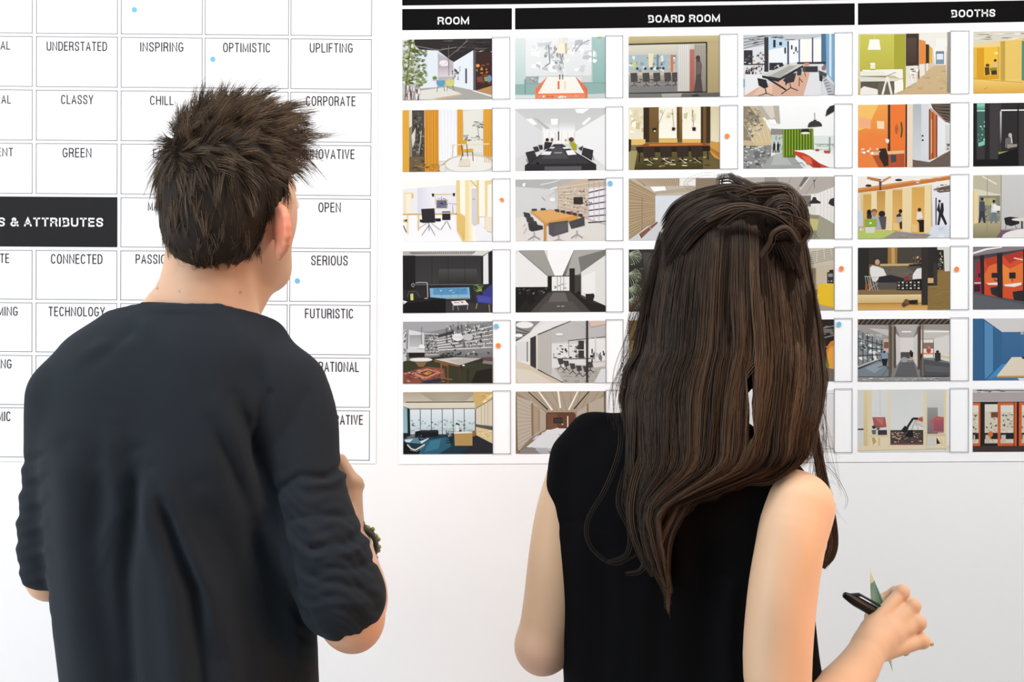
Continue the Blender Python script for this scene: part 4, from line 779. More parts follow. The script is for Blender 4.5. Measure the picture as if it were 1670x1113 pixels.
p.P('#1d1b1a', 955, 888, 1005, 882, 1025, 935, 985, 965, 960, 925).P('#2a2726', 1045, 870, 1075, 866, 1078, 905, 1048, 905).P('#2a2726', 1380, 885, 1440, 882, 1446, 900, 1425, 960, 1385, 930).P('#26231f', 1315, 870, 1345, 862, 1345, 905, 1320, 905).L('#d9d6d2', 4, 1178, 972, 1198, 972).L('#d9d6d2', 4, 1208, 972, 1228, 972).done()

b = (106, 538, 725, 960)
p = Pic(3, 2, 'print of a dark wall with pale palm fronds', b, ('#37342f', '#2b2723'))
p.P('#4a4744', 200, 560, 725, 560, 725, 900, 240, 900).P('#5b5753', 230, 600, 420, 590, 400, 760, 240, 740)
for cx, cy in ((108, 565), (105, 700), (108, 800), (104, 880)):
    for a in range(-5, 6):
        an = a * .22 + .25; p.L('#8fa07e' if a % 2 else '#c3cdb4', 3, cx, cy, cx + 70 * math.cos(an), cy + 50 * math.sin(an) + 8, cx + 88 * math.cos(an), cy + 62 * math.sin(an) + 22)
p.S(30, ['#4f6040', '#2a3322', '#94a583'], 106, 550, 190, 940, 22, 8).P('#5c3a2c', 106, 940, 190, 860, 200, 870, 130, 955).done()

b = (880, 525, 1502, 950)
p = Pic(3, 3, 'print of a cafe corner with a yellow counter', b, ('#b9ac98', '#b5a898'))
p.P('#cfc5b4', 1300, 525, 1502, 525, 1502, 660, 1300, 700).N(7, '#8f8676', 4, 1300, 560, 1300, 640, 1502, 530, 1502, 600).N(4, '#efe8da', 3, 1340, 540, 1480, 530, 1330, 640, 1490, 580).R('#9a8c74', 1300, 660, 1380, 800).N(5, '#6f634e', 4, 1320, 670, 1370, 670, 1320, 800, 1370, 800).R('#cdbfa8', 1380, 640, 1502, 770)
p.P('#3a3632', 1455, 690, 1500, 686, 1500, 768, 1455, 765).R('#9a948c', 1462, 700, 1494, 722).P('#2c2926', 1468, 676, 1498, 672, 1498, 690, 1470, 690).S(6, ['#bbb', '#555'], 1460, 735, 1490, 760, 14, 8).P('#f0c531', 1390, 770, 1502, 768, 1502, 930, 1390, 905).P('#d9a91e', 1390, 905, 1502, 930, 1502, 938, 1390, 914).P('#b3a49a', 1300, 880, 1390, 905, 1502, 938, 1502, 950, 1300, 950).P('#8b7f8a', 1330, 950, 1375, 870, 1390, 810, 1390, 915, 1380, 950).L('#f2efec', 4, 1380, 950, 1375, 900, 1392, 840).R('#8f7d2e', 1350, 805, 1388, 850).done()

b = (80, 578, 780, 1052)
p = Pic(3, 4, 'print of a man reading on a grey built in sofa', b, ('#3f3a33', '#c49a5a'))
p.R('#38342f', 80, 578, 565, 705).R('#2d2926', 80, 578, 165, 900).P('#a3793f', 308, 580, 382, 578, 380, 705, 308, 705).P('#c9a36a', 335, 580, 360, 580, 362, 700, 338, 702).R('#4a443d', 385, 580, 565, 700).P('#c9b184', 250, 702, 560, 700, 560, 716, 250, 718).S(20, ['#b5522a', '#6f6450', '#d9c9a6', '#2a2622'], 485, 640, 555, 700, 16, 18).P('#2c2926', 468, 708, 565, 700, 565, 728, 468, 730)
p.P('#5a5248', 175, 735, 560, 720, 560, 845, 175, 842).P('#6b6257', 270, 740, 440, 722, 500, 760, 480, 842, 300, 800).S(12, ['#7a7064', '#4d463d'], 290, 740, 500, 830, 40, 8).P('#5d564d', 180, 842, 380, 842, 378, 900, 180, 898).R('#8a6f4a', 80, 898, 565, 935).G('#e9d4a4', '#d9b878', 80, 936, 565, 1000).G('#c79650', '#e0b268', 80, 1000, 780, 1052).L('#8a6530', 4, 80, 1002, 565, 1000).L('#f4e6c0', 5, 80, 940, 565, 940)
p.P('#e9e7e6', 172, 730, 190, 712, 240, 725, 275, 740, 298, 790, 240, 812, 215, 840, 190, 830, 172, 770).E('#3a2c26', 226, 668, 24, 20, 10).E('#c99f86', 228, 688, 19, 22, 9).P('#2c2a30', 240, 800, 330, 785, 440, 815, 420, 845, 230, 842).E('#8c3a3a', 454, 815, 24, 20, 10).P('#ece9e6', 500, 780, 530, 740, 565, 735, 565, 815, 495, 820)
p.P('#1c1a1a', 380, 840, 470, 830, 565, 820, 565, 905, 376, 902)
for i in range(6):
    for j in range(3): p.R('#d9d5d0' if (i + j) % 2 else '#77736f', 385 + i * 30, 838 + j * 22, 400 + i * 30, 850 + j * 22)
p.N(5, '#dcd6cc', 3, 135, 795, 200, 800, 150, 905, 235, 905).L('#dcd6cc', 4, 130, 795, 240, 805).L('#cfc8bc', 3, 235, 845, 150, 905).P('#a3593a', 135, 855, 155, 855, 155, 905, 135, 905)
p.R('#35312e', 565, 578, 612, 1015).P('#8f7443', 612, 860, 700, 760, 780, 755, 780, 1052, 612, 1052).S(12, ['#a38650', '#7d6437'], 620, 870, 750, 1030, 50, 5).R('#2e2b29', 612, 578, 684, 870).R('#dcb37a', 612, 812, 655, 850).R('#3c3835', 655, 700, 684, 870).P('#e0ddd8', 684, 578, 780, 578, 780, 760, 740, 762, 732, 600, 684, 598).R('#2c2826', 684, 602, 730, 745).S(22, ['#8b7a4a', '#c9c1a4', '#5a4a3a', '#e4e0d4'], 690, 608, 722, 735, 8, 10)
p.P('#5f4630', 412, 1015, 440, 970, 480, 980, 535, 975, 538, 1012, 470, 1010, 430, 1032).E('#2c2226', 500, 993, 34, 16, 12).E('#7a5a3a', 450, 990, 20, 20, 10).done()

b = (958, 570, 1660, 1044)
p = Pic(3, 5, 'print of orange lined work booths', b, ('#5a4f52', '#55555a'))
p.P('#8a7f84', 958, 575, 1660, 570, 1660, 590, 958, 660).L('#f7f3f4', 14, 958, 618, 1060, 588, 1180, 570).P('#4a4346', 958, 640, 1345, 590, 1345, 620, 958, 668).P('#9c2f3c', 985, 690, 1020, 660, 1030, 930, 965, 905).P('#cf4c2c', 1040, 665, 1145, 645, 1145, 950, 1045, 935).P('#e5713a', 1045, 780, 1090, 700, 1145, 700, 1145, 860, 1050, 850).P('#b9402a', 1040, 660, 1145, 640, 1145, 690, 1070, 720)
p.P('#d8522f', 1180, 640, 1340, 600, 1340, 985, 1185, 955).P('#f08a3c', 1180, 700, 1240, 740, 1245, 850, 1190, 865).P('#ea7838', 1235, 740, 1340, 690, 1340, 850, 1245, 850).P('#b53a2a', 1185, 640, 1340, 600, 1340, 640, 1240, 700).L('#f7ded6', 8, 1270, 656, 1340, 672)
p.P('#2c2526', 1010, 640, 1042, 630, 1045, 935, 1025, 930).P('#2c2526', 1140, 620, 1182, 615, 1185, 960, 1145, 950).P('#2c2526', 1340, 590, 1660, 560, 1660, 1000, 1340, 985)
p.R('#26262b', 1100, 768, 1145, 806).R('#26262b', 1234, 766, 1284, 812).R('#2c2428', 998, 770, 1015, 800).S(6, ['#222', '#555'], 1105, 815, 1140, 828, 12, 5).L('#222', 5, 1258, 812, 1258, 835)
p.P('#f4ece8', 1060, 846, 1145, 842, 1145, 860, 1075, 858).P('#f4ece8', 1196, 858, 1328, 842, 1328, 860, 1275, 876, 1200, 870).P('#f0dcd8', 965, 840, 1018, 838, 1018, 848, 970, 848).P('#2e2b30', 1090, 880, 1145, 872, 1145, 948, 1100, 930).P('#2e2b30', 1260, 912, 1340, 902, 1345, 985, 1270, 972).P('#3a2430', 966, 860, 1010, 858, 1015, 905, 970, 910).P('#56575c', 958, 910, 1180, 965, 1660, 1030, 1660, 1044, 958, 1044).P('#626369', 958, 925, 1345, 1010, 1345, 1044, 958, 1044).done()

b = (77, 64, 713, 508)
p = Pic(4, 0, 'print of a library with round lamps and patterned rug', b, ('#b0b1b3', '#33302c'))
p.P('#a9aaad', 77, 64, 640, 64, 330, 140, 77, 120).P('#8d8e90', 230, 145, 560, 80, 713, 66, 713, 240, 230, 290).P('#dfe0e2', 120, 122, 228, 145, 228, 282, 110, 285).G('#9fa1a4', '#c4c5c8', 122, 160, 212, 245)
for i in range(8):
    y = 150 + i * 22; p.L('#e4e4e4', 5, 232, y, 330, y + 6 - i * 1.4)
for i in range(6):
    p.L('#eeeeee', 6, 320, 185 + i * 17, 713, 100 + i * 30)
p.S(120, ['#3a3a3c', '#6b6b6e', '#55514c', '#c9c9c9', '#8b8883'], 235, 152, 325, 285, 8, 15).S(170, ['#3a3a3c', '#6b6b6e', '#c4c4c6', '#77736f', '#e4e4e4', '#4d4845'], 380, 80, 700, 240, 10, 20)
p.P('#3f3f42', 326, 160, 440, 130, 440, 150, 326, 182).S(30, ['#4a4a4d', '#8b8b8e', '#2a2a2c', '#dadada'], 340, 265, 690, 305, 18, 14).R('#c9cacc', 77, 120, 102, 350).S(22, ['#5b5b5e', '#8b8b8e', '#e6e6e6'], 80, 125, 98, 345, 14, 16)
p.R('#d9dadc', 105, 262, 232, 286).R('#26231f', 118, 286, 230, 320).P('#3a3d2a', 77, 350, 360, 310, 713, 330, 713, 508, 77, 508).P('#8c4f42', 77, 430, 250, 388, 370, 400, 380, 470, 180, 508, 77, 508).P('#c98a6c', 130, 435, 250, 400, 350, 430, 230, 480).P('#7a3f3c', 170, 435, 255, 412, 315, 430, 235, 460).P('#d9a040', 215, 432, 258, 420, 285, 432, 245, 446).S(60, ['#c4785c', '#4a4a66', '#e0a68c', '#6b3630', '#2f3550'], 85, 400, 370, 495, 22, 7)
p.P('#2c3048', 200, 495, 330, 470, 380, 480, 260, 508).P('#cfcdc9', 300, 335, 450, 322, 640, 328, 480, 378).P('#bdb9b3', 400, 340, 560, 325, 640, 328, 480, 376).P('#8a5f3a', 300, 340, 480, 378, 476, 390, 300, 352).P('#3b342d', 480, 378, 640, 330, 645, 350, 490, 400).R('#4a3a2c', 470, 385, 486, 490).P('#7c5a3a', 340, 360, 400, 372, 400, 388, 342, 376).L('#8a6440', 10, 348, 370, 352, 480).L('#6b4c30', 12, 395, 385, 397, 508).L('#8a6440', 8, 352, 470, 430, 480).P('#3a4030', 498, 380, 600, 360, 600, 395, 510, 410).L('#2c2f24', 8, 540, 400, 538, 500).L('#4a3a2c', 8, 440, 385, 460, 480).P('#26221f', 600, 420, 713, 400, 713, 508, 560, 508)
p.E('#d9d6d1', 205, 338, 82, 15, 18).E('#efece8', 205, 334, 76, 11, 18).P('#8b6a4a', 160, 350, 250, 350, 225, 388, 190, 388).L('#333', 4, 205, 325, 208, 300).P('#6b4a50', 640, 325, 713, 320, 713, 345, 650, 345).P('#8b8683', 650, 345, 713, 350, 713, 375, 640, 365)
p.E('#f4f4f4', 466, 178, 40, 26, 14).P('#e2e2e2', 428, 165, 506, 165, 506, 190, 428, 190).E('#c6c8cb', 540, 178, 36, 26, 14).L('#555', 3, 470, 66, 468, 152).L('#777', 3, 540, 66, 540, 152).P('#efefef', 186, 250, 198, 228, 225, 228, 236, 250, 230, 258, 190, 258).L('#555', 3, 210, 105, 212, 228).E('#fff', 508, 379, 10, 5).done()

b = (883, 62, 1524, 507)
p = Pic(4, 1, 'print of a glass partition with mesh chairs behind', b, ('#e9e8e6', '#d9cfc0'))
p.P('#8f8f90', 883, 64, 1060, 64, 1010, 110, 960, 180, 883, 210).N(4, '#5c5c5e', 8, 883, 110, 883, 200, 1000, 150, 960, 170).E('#f7f5ef', 948, 90, 62, 24).E('#fff', 905, 165, 28, 12).P('#efeeec', 883, 215, 1100, 64, 1280, 64, 1040, 160, 985, 185, 985, 380, 883, 345).R('#e4e3e1', 883, 210, 985, 350).R('#77736f', 962, 210, 970, 355).R('#c9c6c2', 883, 240, 893, 345)
p.P('#d9cdba', 883, 345, 985, 380, 1220, 508, 883, 508).P('#e5dccd', 883, 400, 1000, 420, 1150, 508, 900, 508).P('#3a3838', 988, 185, 1028, 168, 1028, 405, 988, 382).P('#d5d3d0', 1040, 165, 1270, 66, 1524, 66, 1524, 508, 1220, 508, 1040, 410).P('#c4c3c2', 1140, 110, 1270, 66, 1524, 66, 1524, 180, 1260, 210, 1140, 220)
p.P('#cfcdc8', 1042, 165, 1140, 118, 1140, 450, 1042, 410).N(9, '#aaa79f', 4, 1048, 165, 1135, 125, 1048, 410, 1135, 450).R('#e9e8e6', 1140, 225, 1385, 400).S(40, ['#8b8b8c', '#f3f3f3', '#4f4f52', '#b9b9ba', '#2e2e30'], 1145, 235, 1375, 330, 24, 18).R('#3c3a3c', 1330, 205, 1370, 330).L('#3a383a', 5, 1258, 205, 1524, 178).L('#55534f', 3, 1260, 205, 1262, 320).L('#f4f4f4', 5, 1250, 272, 1370, 272)
p.R('#f3f2f0', 1405, 190, 1524, 350).S(16, ['#2c2a2c', '#77757a', '#c9c8c9'], 1410, 260, 1510, 340, 22, 34).R('#dcdad6', 1446, 184, 1458, 360).P('#b9b5ae', 1160, 400, 1385, 380, 1524, 400, 1524, 508, 1230, 508).S(40, ['#a39f99', '#cfccc6', '#8f8b86'], 1160, 420, 1480, 500, 34, 7).P('#e6e3de', 1400, 370, 1524, 360, 1524, 390, 1450, 400)
p.R('#77757a', 1180, 330, 1420, 338)
for x, y in ((1205, 400), (1245, 415), (1290, 435), (1335, 450), (1385, 455), (1415, 425)): p.P('#4a484b', x - 24, y - 68, x + 14, y - 66, x + 20, y - 30, x - 12, y - 24).L('#2e2c2f', 5, x, y - 28, x, y - 12, x - 24, y + 10).L('#2e2c2f', 5, x, y - 12, x + 24, y + 12)
p.L('#3a3636', 6, 1040, 160, 1275, 62).L('#2c2828', 6, 1040, 410, 1222, 508).R('#3b3133', 1385, 62, 1399, 507).E('#fff', 1194, 159, 28, 8).P('#e2c7b5', 1405, 64, 1524, 64, 1524, 88, 1420, 108).L('#efece8', 4, 1310, 66, 1385, 110).P('#e6e8ec', 1445, 508, 1490, 410, 1524, 405, 1524, 508).done()

b = (106, 655, 725, 1085)
p = Pic(4, 2, 'print of a tan leather lounge corner', b, ('#a58a5a', '#b9a070'))
p.P('#8a6f42', 106, 655, 400, 655, 400, 760, 106, 800).P('#c4a874', 106, 800, 240, 760, 400, 780, 400, 1000, 106, 1000).P('#6b4f2e', 190, 870, 260, 880, 250, 960, 180, 950).P('#e0cb9a', 106, 960, 300, 980, 300, 1085, 106, 1085).L('#f4e6c4', 4, 160, 700, 175, 1000).done()

b = (880, 655, 1502, 1085)
p = Pic(4, 3, 'print of a dark interior with a glowing orange shade', b, ('#2f2a26', '#6f6558'))
p.R('#2a2624', 1300, 655, 1502, 900).N(3, '#9a9488', 7, 1400, 720, 1400, 860, 1502, 700, 1502, 830).R('#77736c', 1420, 720, 1495, 748).S(16, ['#4a4540', '#8b8478', '#1a1715'], 1320, 680, 1490, 850, 30, 14).R('#c9a52c', 1396, 770, 1420, 800).E('#e0862c', 1500, 960, 62, 160, 20).E('#f0a84a', 1490, 930, 34, 90, 16).P('#9aa03c', 1430, 950, 1450, 900, 1475, 980, 1450, 1000).P('#7b6f60', 1300, 960, 1502, 1000, 1502, 1085, 1300, 1085).done()

b = (77, 44, 745, 497)
p = Pic(4, 4, 'print of glass fronted rooms with grey carpet', b, ('#8f8a85', '#8b8a88'))
p.R('#3a322c', 77, 44, 745, 84).N(18, '#8f8378', 5, 90, 46, 740, 46, 60, 82, 700, 80).P('#a9a29b', 77, 84, 302, 92, 302, 190, 250, 200, 77, 120).P('#cfcbc6', 150, 110, 302, 120, 302, 170).P('#8d9298', 77, 125, 262, 205, 262, 325, 77, 380).S(50, ['#dfe4e2', '#5f6b62', '#b9c4c6', '#7d8a78', '#f2f4f2'], 80, 140, 245, 345, 24, 22)
p.N(6, '#26241f', 5, 80, 128, 250, 200, 80, 376, 250, 330).L('#26241f', 5, 77, 185, 262, 235).L('#26241f', 5, 77, 245, 262, 268).L('#26241f', 5, 77, 310, 262, 305).L('#e6e3de', 6, 77, 392, 225, 336).L('#3a3633', 10, 77, 406, 245, 345).P('#7f8c94', 77, 415, 225, 350, 302, 350, 302, 465, 77, 465).P('#99a4ab', 130, 400, 230, 360, 290, 370, 200, 440)
p.R('#c9bfb6', 262, 190, 302, 290).R('#8b5f4a', 266, 212, 300, 258).P('#8aa3b8', 248, 292, 290, 290, 298, 330, 252, 335).E('#4a3a34', 270, 284, 10, 10, 8).P('#26262a', 248, 335, 295, 335, 285, 385, 260, 385).L('#222', 4, 275, 380, 225, 398).L('#222', 4, 275, 380, 300, 402)
p.P('#b9b5b0', 345, 84, 520, 84, 480, 180, 385, 180).R('#e4e0dc', 385, 180, 482, 340).R('#55514f', 388, 286, 480, 335).P('#fbf8f2', 395, 132, 465, 132, 465, 142, 400, 142).P('#d9d5d0', 352, 150, 385, 180, 385, 350, 356, 390).P('#d9d5d0', 512, 150, 482, 180, 482, 350, 512, 400).P('#66666a', 385, 360, 485, 360, 515, 465, 345, 465).E('#a3a5aa', 415, 342, 26, 20, 12).L('#777', 3, 400, 355, 390, 385).P('#c9a98c', 458, 300, 480, 305, 480, 345, 452, 350).P('#1c1a1c', 455, 285, 478, 290, 478, 320, 460, 325).E('#3a2c26', 463, 281, 9, 9, 8)
p.R('#a39c95', 528, 84, 745, 210).P('#cfcac4', 530, 120, 745, 130, 745, 180, 640, 190, 530, 190).R('#fdf8f0', 560, 132, 740, 142).R('#f0ece6', 530, 195, 625, 330).P('#e3dfda', 630, 190, 745, 160, 745, 360, 630, 330).R('#8f7868', 545, 218, 626, 262).E('#b9524a', 592, 275, 18, 20, 10).E('#c99c80', 594, 254, 8, 10, 8).P('#d9824a', 530, 293, 628, 293, 628, 302, 530, 302).R('#3a3634', 530, 302, 545, 330).P('#d9d27a', 680, 310, 745, 325, 745, 335, 680, 322).P('#3a3a3c', 636, 292, 678, 292, 680, 350, 638, 350).E('#26221f', 656, 284, 12, 10, 8).L('#222', 5, 655, 350, 630, 385).L('#222', 5, 655, 355, 680, 392)
p.P('#55565a', 530, 335, 745, 370, 745, 465, 530, 465).P('#63656a', 560, 380, 745, 400, 745, 440, 570, 430)
p.R('#6f5a48', 302, 84, 318, 465).R('#4a3c32', 318, 100, 322, 440).R('#5c4a3c', 340, 100, 352, 400).R('#5c4a3c', 512, 100, 528, 410).R('#8a735e', 544, 84, 554, 465).R('#3a312a', 528, 84, 534, 340).L('#2b2622', 4, 77, 467, 302, 467).L('#2b2622', 4, 554, 465, 745, 465).G('#a6a4a2', '#8a8886', 77, 470, 745, 497).S(24, ['#cfcdcb', '#77757a', '#e4e2e0'], 80, 472, 720, 490, 30, 6).L('#333', 2, 250, 460, 300, 400).done()

b = (918, 41, 1560, 495)
p = Pic(4, 5, 'print of a blue room with a pale table', b, ('#3f72a3', '#4a7cab'))
p.P('#dad7d6', 990, 41, 1560, 41, 1560, 140, 1122, 140).G('#45719b', '#3a6a99', 1122, 142, 1560, 375).P('#3a6894', 918, 41, 990, 41, 1122, 140, 1122, 378, 1010, 495, 918, 495).P('#5a8fbd', 1000, 60, 1060, 100, 1060, 430, 1000, 490).L('#2f5b86', 3, 990, 45, 1000, 495).L('#2f5b86', 3, 1060, 100, 1062, 440).P('#4a92c9', 1122, 375, 1200, 375, 1085, 465, 1010, 495).P('#e9ddc9', 1190, 325, 1560, 322, 1560, 460, 1085, 462).P('#c9a15c', 1085, 462, 1560, 460, 1560, 474, 1085, 474).L('#d9d9d9', 4, 1262, 128, 1262, 140).P('#b9bcc0', 1250, 158, 1254, 138, 1268, 138, 1274, 160).P('#3a3432', 1258, 325, 1290, 318, 1290, 345, 1262, 335).P('#f2f2f2', 1230, 480, 1290, 478, 1270, 495, 1245, 495).done()

b = (79, 568, 715, 1014)
p = Pic(5, 0, 'print of a corner office with dark blue carpet', b, ('#cfc6b2', '#23303a'))
p.G('#b5ac97', '#d9d0bc', 79, 568, 640, 690).N(40, '#8f8878', 2, 200, 570, 600, 570, 290, 632, 520, 632).P('#d2b475', 580, 568, 715, 568, 715, 620, 598, 688, 575, 640).P('#efe3b5', 640, 640, 715, 575, 715, 600, 655, 650).S(14, ['#e9c36a', '#fbeec4', '#b58f4c'], 600, 580, 700, 640, 40, 6).L('#3f3a34', 6, 97, 640, 580, 640).P('#e2dccb', 79, 645, 590, 645, 590, 684, 79, 680)
p.G('#e6f1f5', '#c4d8de', 128, 690, 592, 870).G('#8fb6c2', '#9cc0c9', 79, 680, 110, 870).S(70, ['#8ba3ab', '#a9c0c6', '#6f878f', '#bed0d5', '#94acae'], 130, 765, 585, 840, 16, 14).G('#d5e3e6', '#b9cdd2', 128, 815, 592, 850).S(40, ['#7f959b', '#e4eef0', '#9db3b8'], 130, 820, 585, 860, 28, 6).P('#10282e', 108, 680, 126, 688, 130, 885, 112, 880)
p.N(6, '#2f3c42', 4, 200, 690, 592, 690, 202, 875, 592, 875).L('#3a4248', 4, 79, 672, 128, 690, 592, 688)
p.P('#e0d5c0', 598, 688, 715, 622, 715, 815, 598, 802).N(3, '#a89b82', 3, 636, 668, 682, 642, 636, 805, 682, 812).L('#5f4a30', 4, 598, 688, 715, 620).P('#5a5a5c', 596, 800, 715, 820, 715, 842, 596, 815).P('#e0cc9c', 596, 820, 715, 846, 715, 940, 600, 880).S(12, ['#cbb27a', '#efe0b8'], 605, 840, 700, 900, 30, 10)
p.P('#1f3845', 79, 900, 330, 875, 600, 880, 715, 945, 715, 1014, 79, 1014).P('#2f6078', 230, 915, 400, 890, 420, 960, 330, 1014, 180, 1014).P('#3f7a92', 270, 920, 350, 905, 330, 975, 230, 1000).P('#2a2c33', 580, 885, 600, 882, 715, 945, 715, 1014, 480, 1014, 560, 960)
p.P('#151a1e', 162, 880, 165, 852, 205, 845, 330, 845, 330, 885, 240, 892, 165, 890).P('#26303a', 205, 842, 262, 842, 262, 856, 205, 858).P('#26303a', 266, 840, 325, 840, 325, 854, 268, 858).P('#1c2226', 79, 862, 125, 862, 125, 880, 79, 905).P('#5f8796', 79, 912, 120, 895, 265, 898, 205, 940, 100, 930).P('#cfe6ee', 90, 910, 150, 905, 125, 930, 95, 925).P('#e9eef0', 200, 925, 265, 898, 258, 905, 210, 938).S(12, ['#1c2c34', '#7da3b0', '#111'], 170, 872, 230, 905, 16, 12).P('#0d1214', 79, 925, 110, 945, 140, 990, 200, 985, 190, 1014, 79, 1014).L('#dfe0de', 9, 108, 945, 135, 975, 165, 985, 232, 945).L('#8b8c88', 4, 125, 985, 175, 995, 230, 955)
p.P('#f0ece2', 436, 858, 545, 852, 575, 865, 445, 868).P('#b9975e', 442, 868, 572, 866, 572, 955, 446, 955).P('#8f7040', 572, 850, 596, 845, 596, 885, 572, 890).R('#26282c', 472, 842, 494, 852).L('#14181c', 8, 458, 792, 480, 806).P('#eeeae2', 455, 810, 475, 806, 478, 850, 452, 852)
p.L('#1c2226', 4, 385, 842, 390, 900, 432, 902, 438, 870).L('#1c2226', 5, 385, 915, 432, 915).L('#1c2226', 5, 386, 932, 434, 930).S(10, ['#1c2226', '#cfd6d8'], 385, 845, 425, 885, 18, 6).L('#101418', 6, 140, 800, 155, 810).done()

b = (885, 568, 1527, 1012)
p = Pic(5, 1, 'print of a curved timber room with white table', b, ('#a3917c', '#8c7a66'))
p.P('#b5a692', 885, 568, 1527, 568, 1400, 715, 1110, 715).N(9, '#8f806c', 3, 940, 568, 1480, 568, 1120, 712, 1380, 712).L('#2c2622', 9, 975, 568, 1115, 698).L('#2c2622', 9, 1408, 568, 1300, 695).L('#fffdf6', 11, 1050, 568, 1146, 702).L('#fffdf6', 12, 1188, 568, 1204, 688).L('#fffdf6', 11, 1328, 568, 1264, 700)
p.P('#c4b8a8', 890, 600, 1000, 640, 1100, 720, 1100, 840, 990, 900, 900, 1000).N(12, '#a39484', 3, 892, 620, 896, 980, 1095, 730, 1095, 835).P('#b09f8c', 1005, 660, 1060, 690, 1060, 850, 1005, 880).P('#93785a', 995, 655, 1010, 650, 1012, 885, 998, 890).L('#7d6444', 8, 888, 600, 892, 980, 915, 1005).L('#a98a62', 6, 1050, 700, 1050, 850).P('#c0b4a4', 1527, 600, 1420, 650, 1320, 720, 1320, 840, 1527, 950).P('#93785a', 1392, 660, 1405, 655, 1405, 840, 1392, 830).L('#7d6444', 10, 1520, 568, 1520, 1000)
p.P('#6b4534', 1100, 735, 1110, 718, 1300, 718, 1312, 735, 1312, 840, 1100, 840).P('#7c5442', 1110, 730, 1180, 725, 1180, 835, 1110, 835).R('#2a2624', 1154, 756, 1218, 796).R('#3f3a38', 1160, 762, 1212, 790).R('#f0e6de', 1252, 745, 1260, 835).R('#eee', 1212, 800, 1224, 806)
p.P('#d4d6dc', 1002, 915, 1030, 885, 1062, 880, 1068, 900).P('#e9eaee', 960, 965, 1100, 850, 1170, 832, 1300, 835, 1400, 900, 1400, 1012, 1200, 1012, 1140, 975).P('#c9ccd4', 960, 965, 1140, 972, 1200, 1012, 1150, 1012, 1110, 985).P('#b9bcc4', 1030, 975, 1110, 972, 1125, 1010, 1060, 1010, 1020, 990).P('#e9e6e2', 1065, 880, 1075, 862, 1096, 858, 1098, 872).P('#efece8', 1100, 852, 1110, 842, 1130, 840, 1132, 852).P('#efece8', 1168, 834, 1175, 828, 1190, 828, 1192, 836).S(5, ['#2a2a2c', '#555'], 1188, 858, 1220, 885, 5, 10).P('#8f8a86', 915, 985, 1000, 965, 1060, 1012, 915, 1012).done()

p = Pic(5, 2, 'print of a pale room hidden behind the hair', (0, 0, 100, 100), ('#d9d4cc', '#b9b0a4'))
p.R('#efece6', 10, 10, 60, 60).P('#8f8578', 0, 70, 100, 60, 100, 100, 0, 100).done()
# pencil-line sketch picture: the frame is drawn with thin strokes only
p = Pic(5, 3, 'print of a faint line drawing', (0, 0, 418, 715), ('#eeecef', '#efe9e4'))
p.R('#f6f4f6', 0, 0, 418, 60).L('#6f5c5c', 3, 60, 46, 418, 44).L('#8b7a78', 3, 382, 44, 382, 640).L('#5a4a4a', 3, 382, 640, 414, 668).L('#5a4444', 4, 0, 672, 418, 674).L('#a9a09c', 2, 250, 540, 418, 538).L('#a9a09c', 3, 300, 80, 360, 66, 352, 200).done()

b = (79, 558, 745, 1012)
p = Pic(5, 4, 'print of a birch framed reading nook', b, ('#e9e8e6', '#ece9e6'))
p.R('#dfe0e0', 79, 558, 125, 1000).P('#ecdcb6', 120, 565, 180, 562, 180, 1000, 122, 1000).G('#e9d8ae', '#dfc792', 122, 565, 150, 1000).R('#e5e6e6', 180, 562, 300, 850).L('#c9c9cb', 3, 240, 565, 242, 750).R('#efe3c2', 296, 562, 318, 960).G('#dfe2e1', '#e9ebea', 318, 562, 556, 850).P('#ece0bc', 556, 562, 580, 562, 580, 960, 556, 955).G('#dcdcda', '#c9c9c9', 582, 562, 705, 880).R('#efdcae', 704, 562, 722, 1000).R('#f2f0ee', 722, 560, 745, 1012)
p.R('#3a3536', 79, 840, 122, 850).P('#b5605e', 185, 758, 278, 758, 288, 830, 200, 838).P('#c97a72', 200, 765, 265, 765, 260, 820).G('#a3a0a0', '#77747a', 584, 690, 660, 880).P('#c26a66', 606, 785, 650, 752, 704, 760, 704, 870, 625, 872).G('#b5626a', '#8f5c72', 630, 780, 700, 860).S(14, ['#3a4038', '#5f6b58', '#22261f'], 172, 818, 228, 845, 16, 12).P('#6f6c6a', 180, 850, 212, 850, 210, 882, 185, 882).P('#453a40', 225, 852, 290, 850, 292, 886, 225, 886)
p.R('#e5cf9c', 168, 890, 302, 900).R('#efe3c4', 165, 900, 302, 985).P('#d2a968', 180, 905, 200, 905, 215, 935, 190, 960).P('#e0c48a', 228, 905, 240, 905, 242, 975, 228, 975).P('#efe0bc', 79, 965, 745, 965, 745, 990, 79, 1000)
p.R('#4f4340', 316, 852, 554, 958).S(80, ['#c9b79a', '#8b4a44', '#e0d4bc', '#2c2626', '#77605a'], 320, 865, 542, 935, 13, 8).R('#9a4a44', 316, 948, 554, 956).P('#2c292c', 388, 862, 420, 820, 448, 835, 432, 872).P('#221f22', 425, 890, 452, 852, 478, 858, 480, 900, 440, 904).L('#2e2a2e', 15, 440, 830, 480, 768, 520, 770).L('#c9b9a9', 8, 470, 850, 492, 790, 520, 778).P('#c9623a', 515, 765, 550, 755, 552, 790, 525, 785).L('#c9b089', 3, 500, 800, 520, 850).P('#dcd5cf', 500, 800, 552, 790, 552, 830)
p.R('#e0cb98', 580, 885, 712, 896).R('#efe2c0', 580, 896, 712, 985).R('#dadada', 584, 900, 640, 970).P('#2f2c2e', 650, 905, 678, 950, 650, 955).P('#e6d3a6', 678, 900, 702, 965, 680, 960).done()

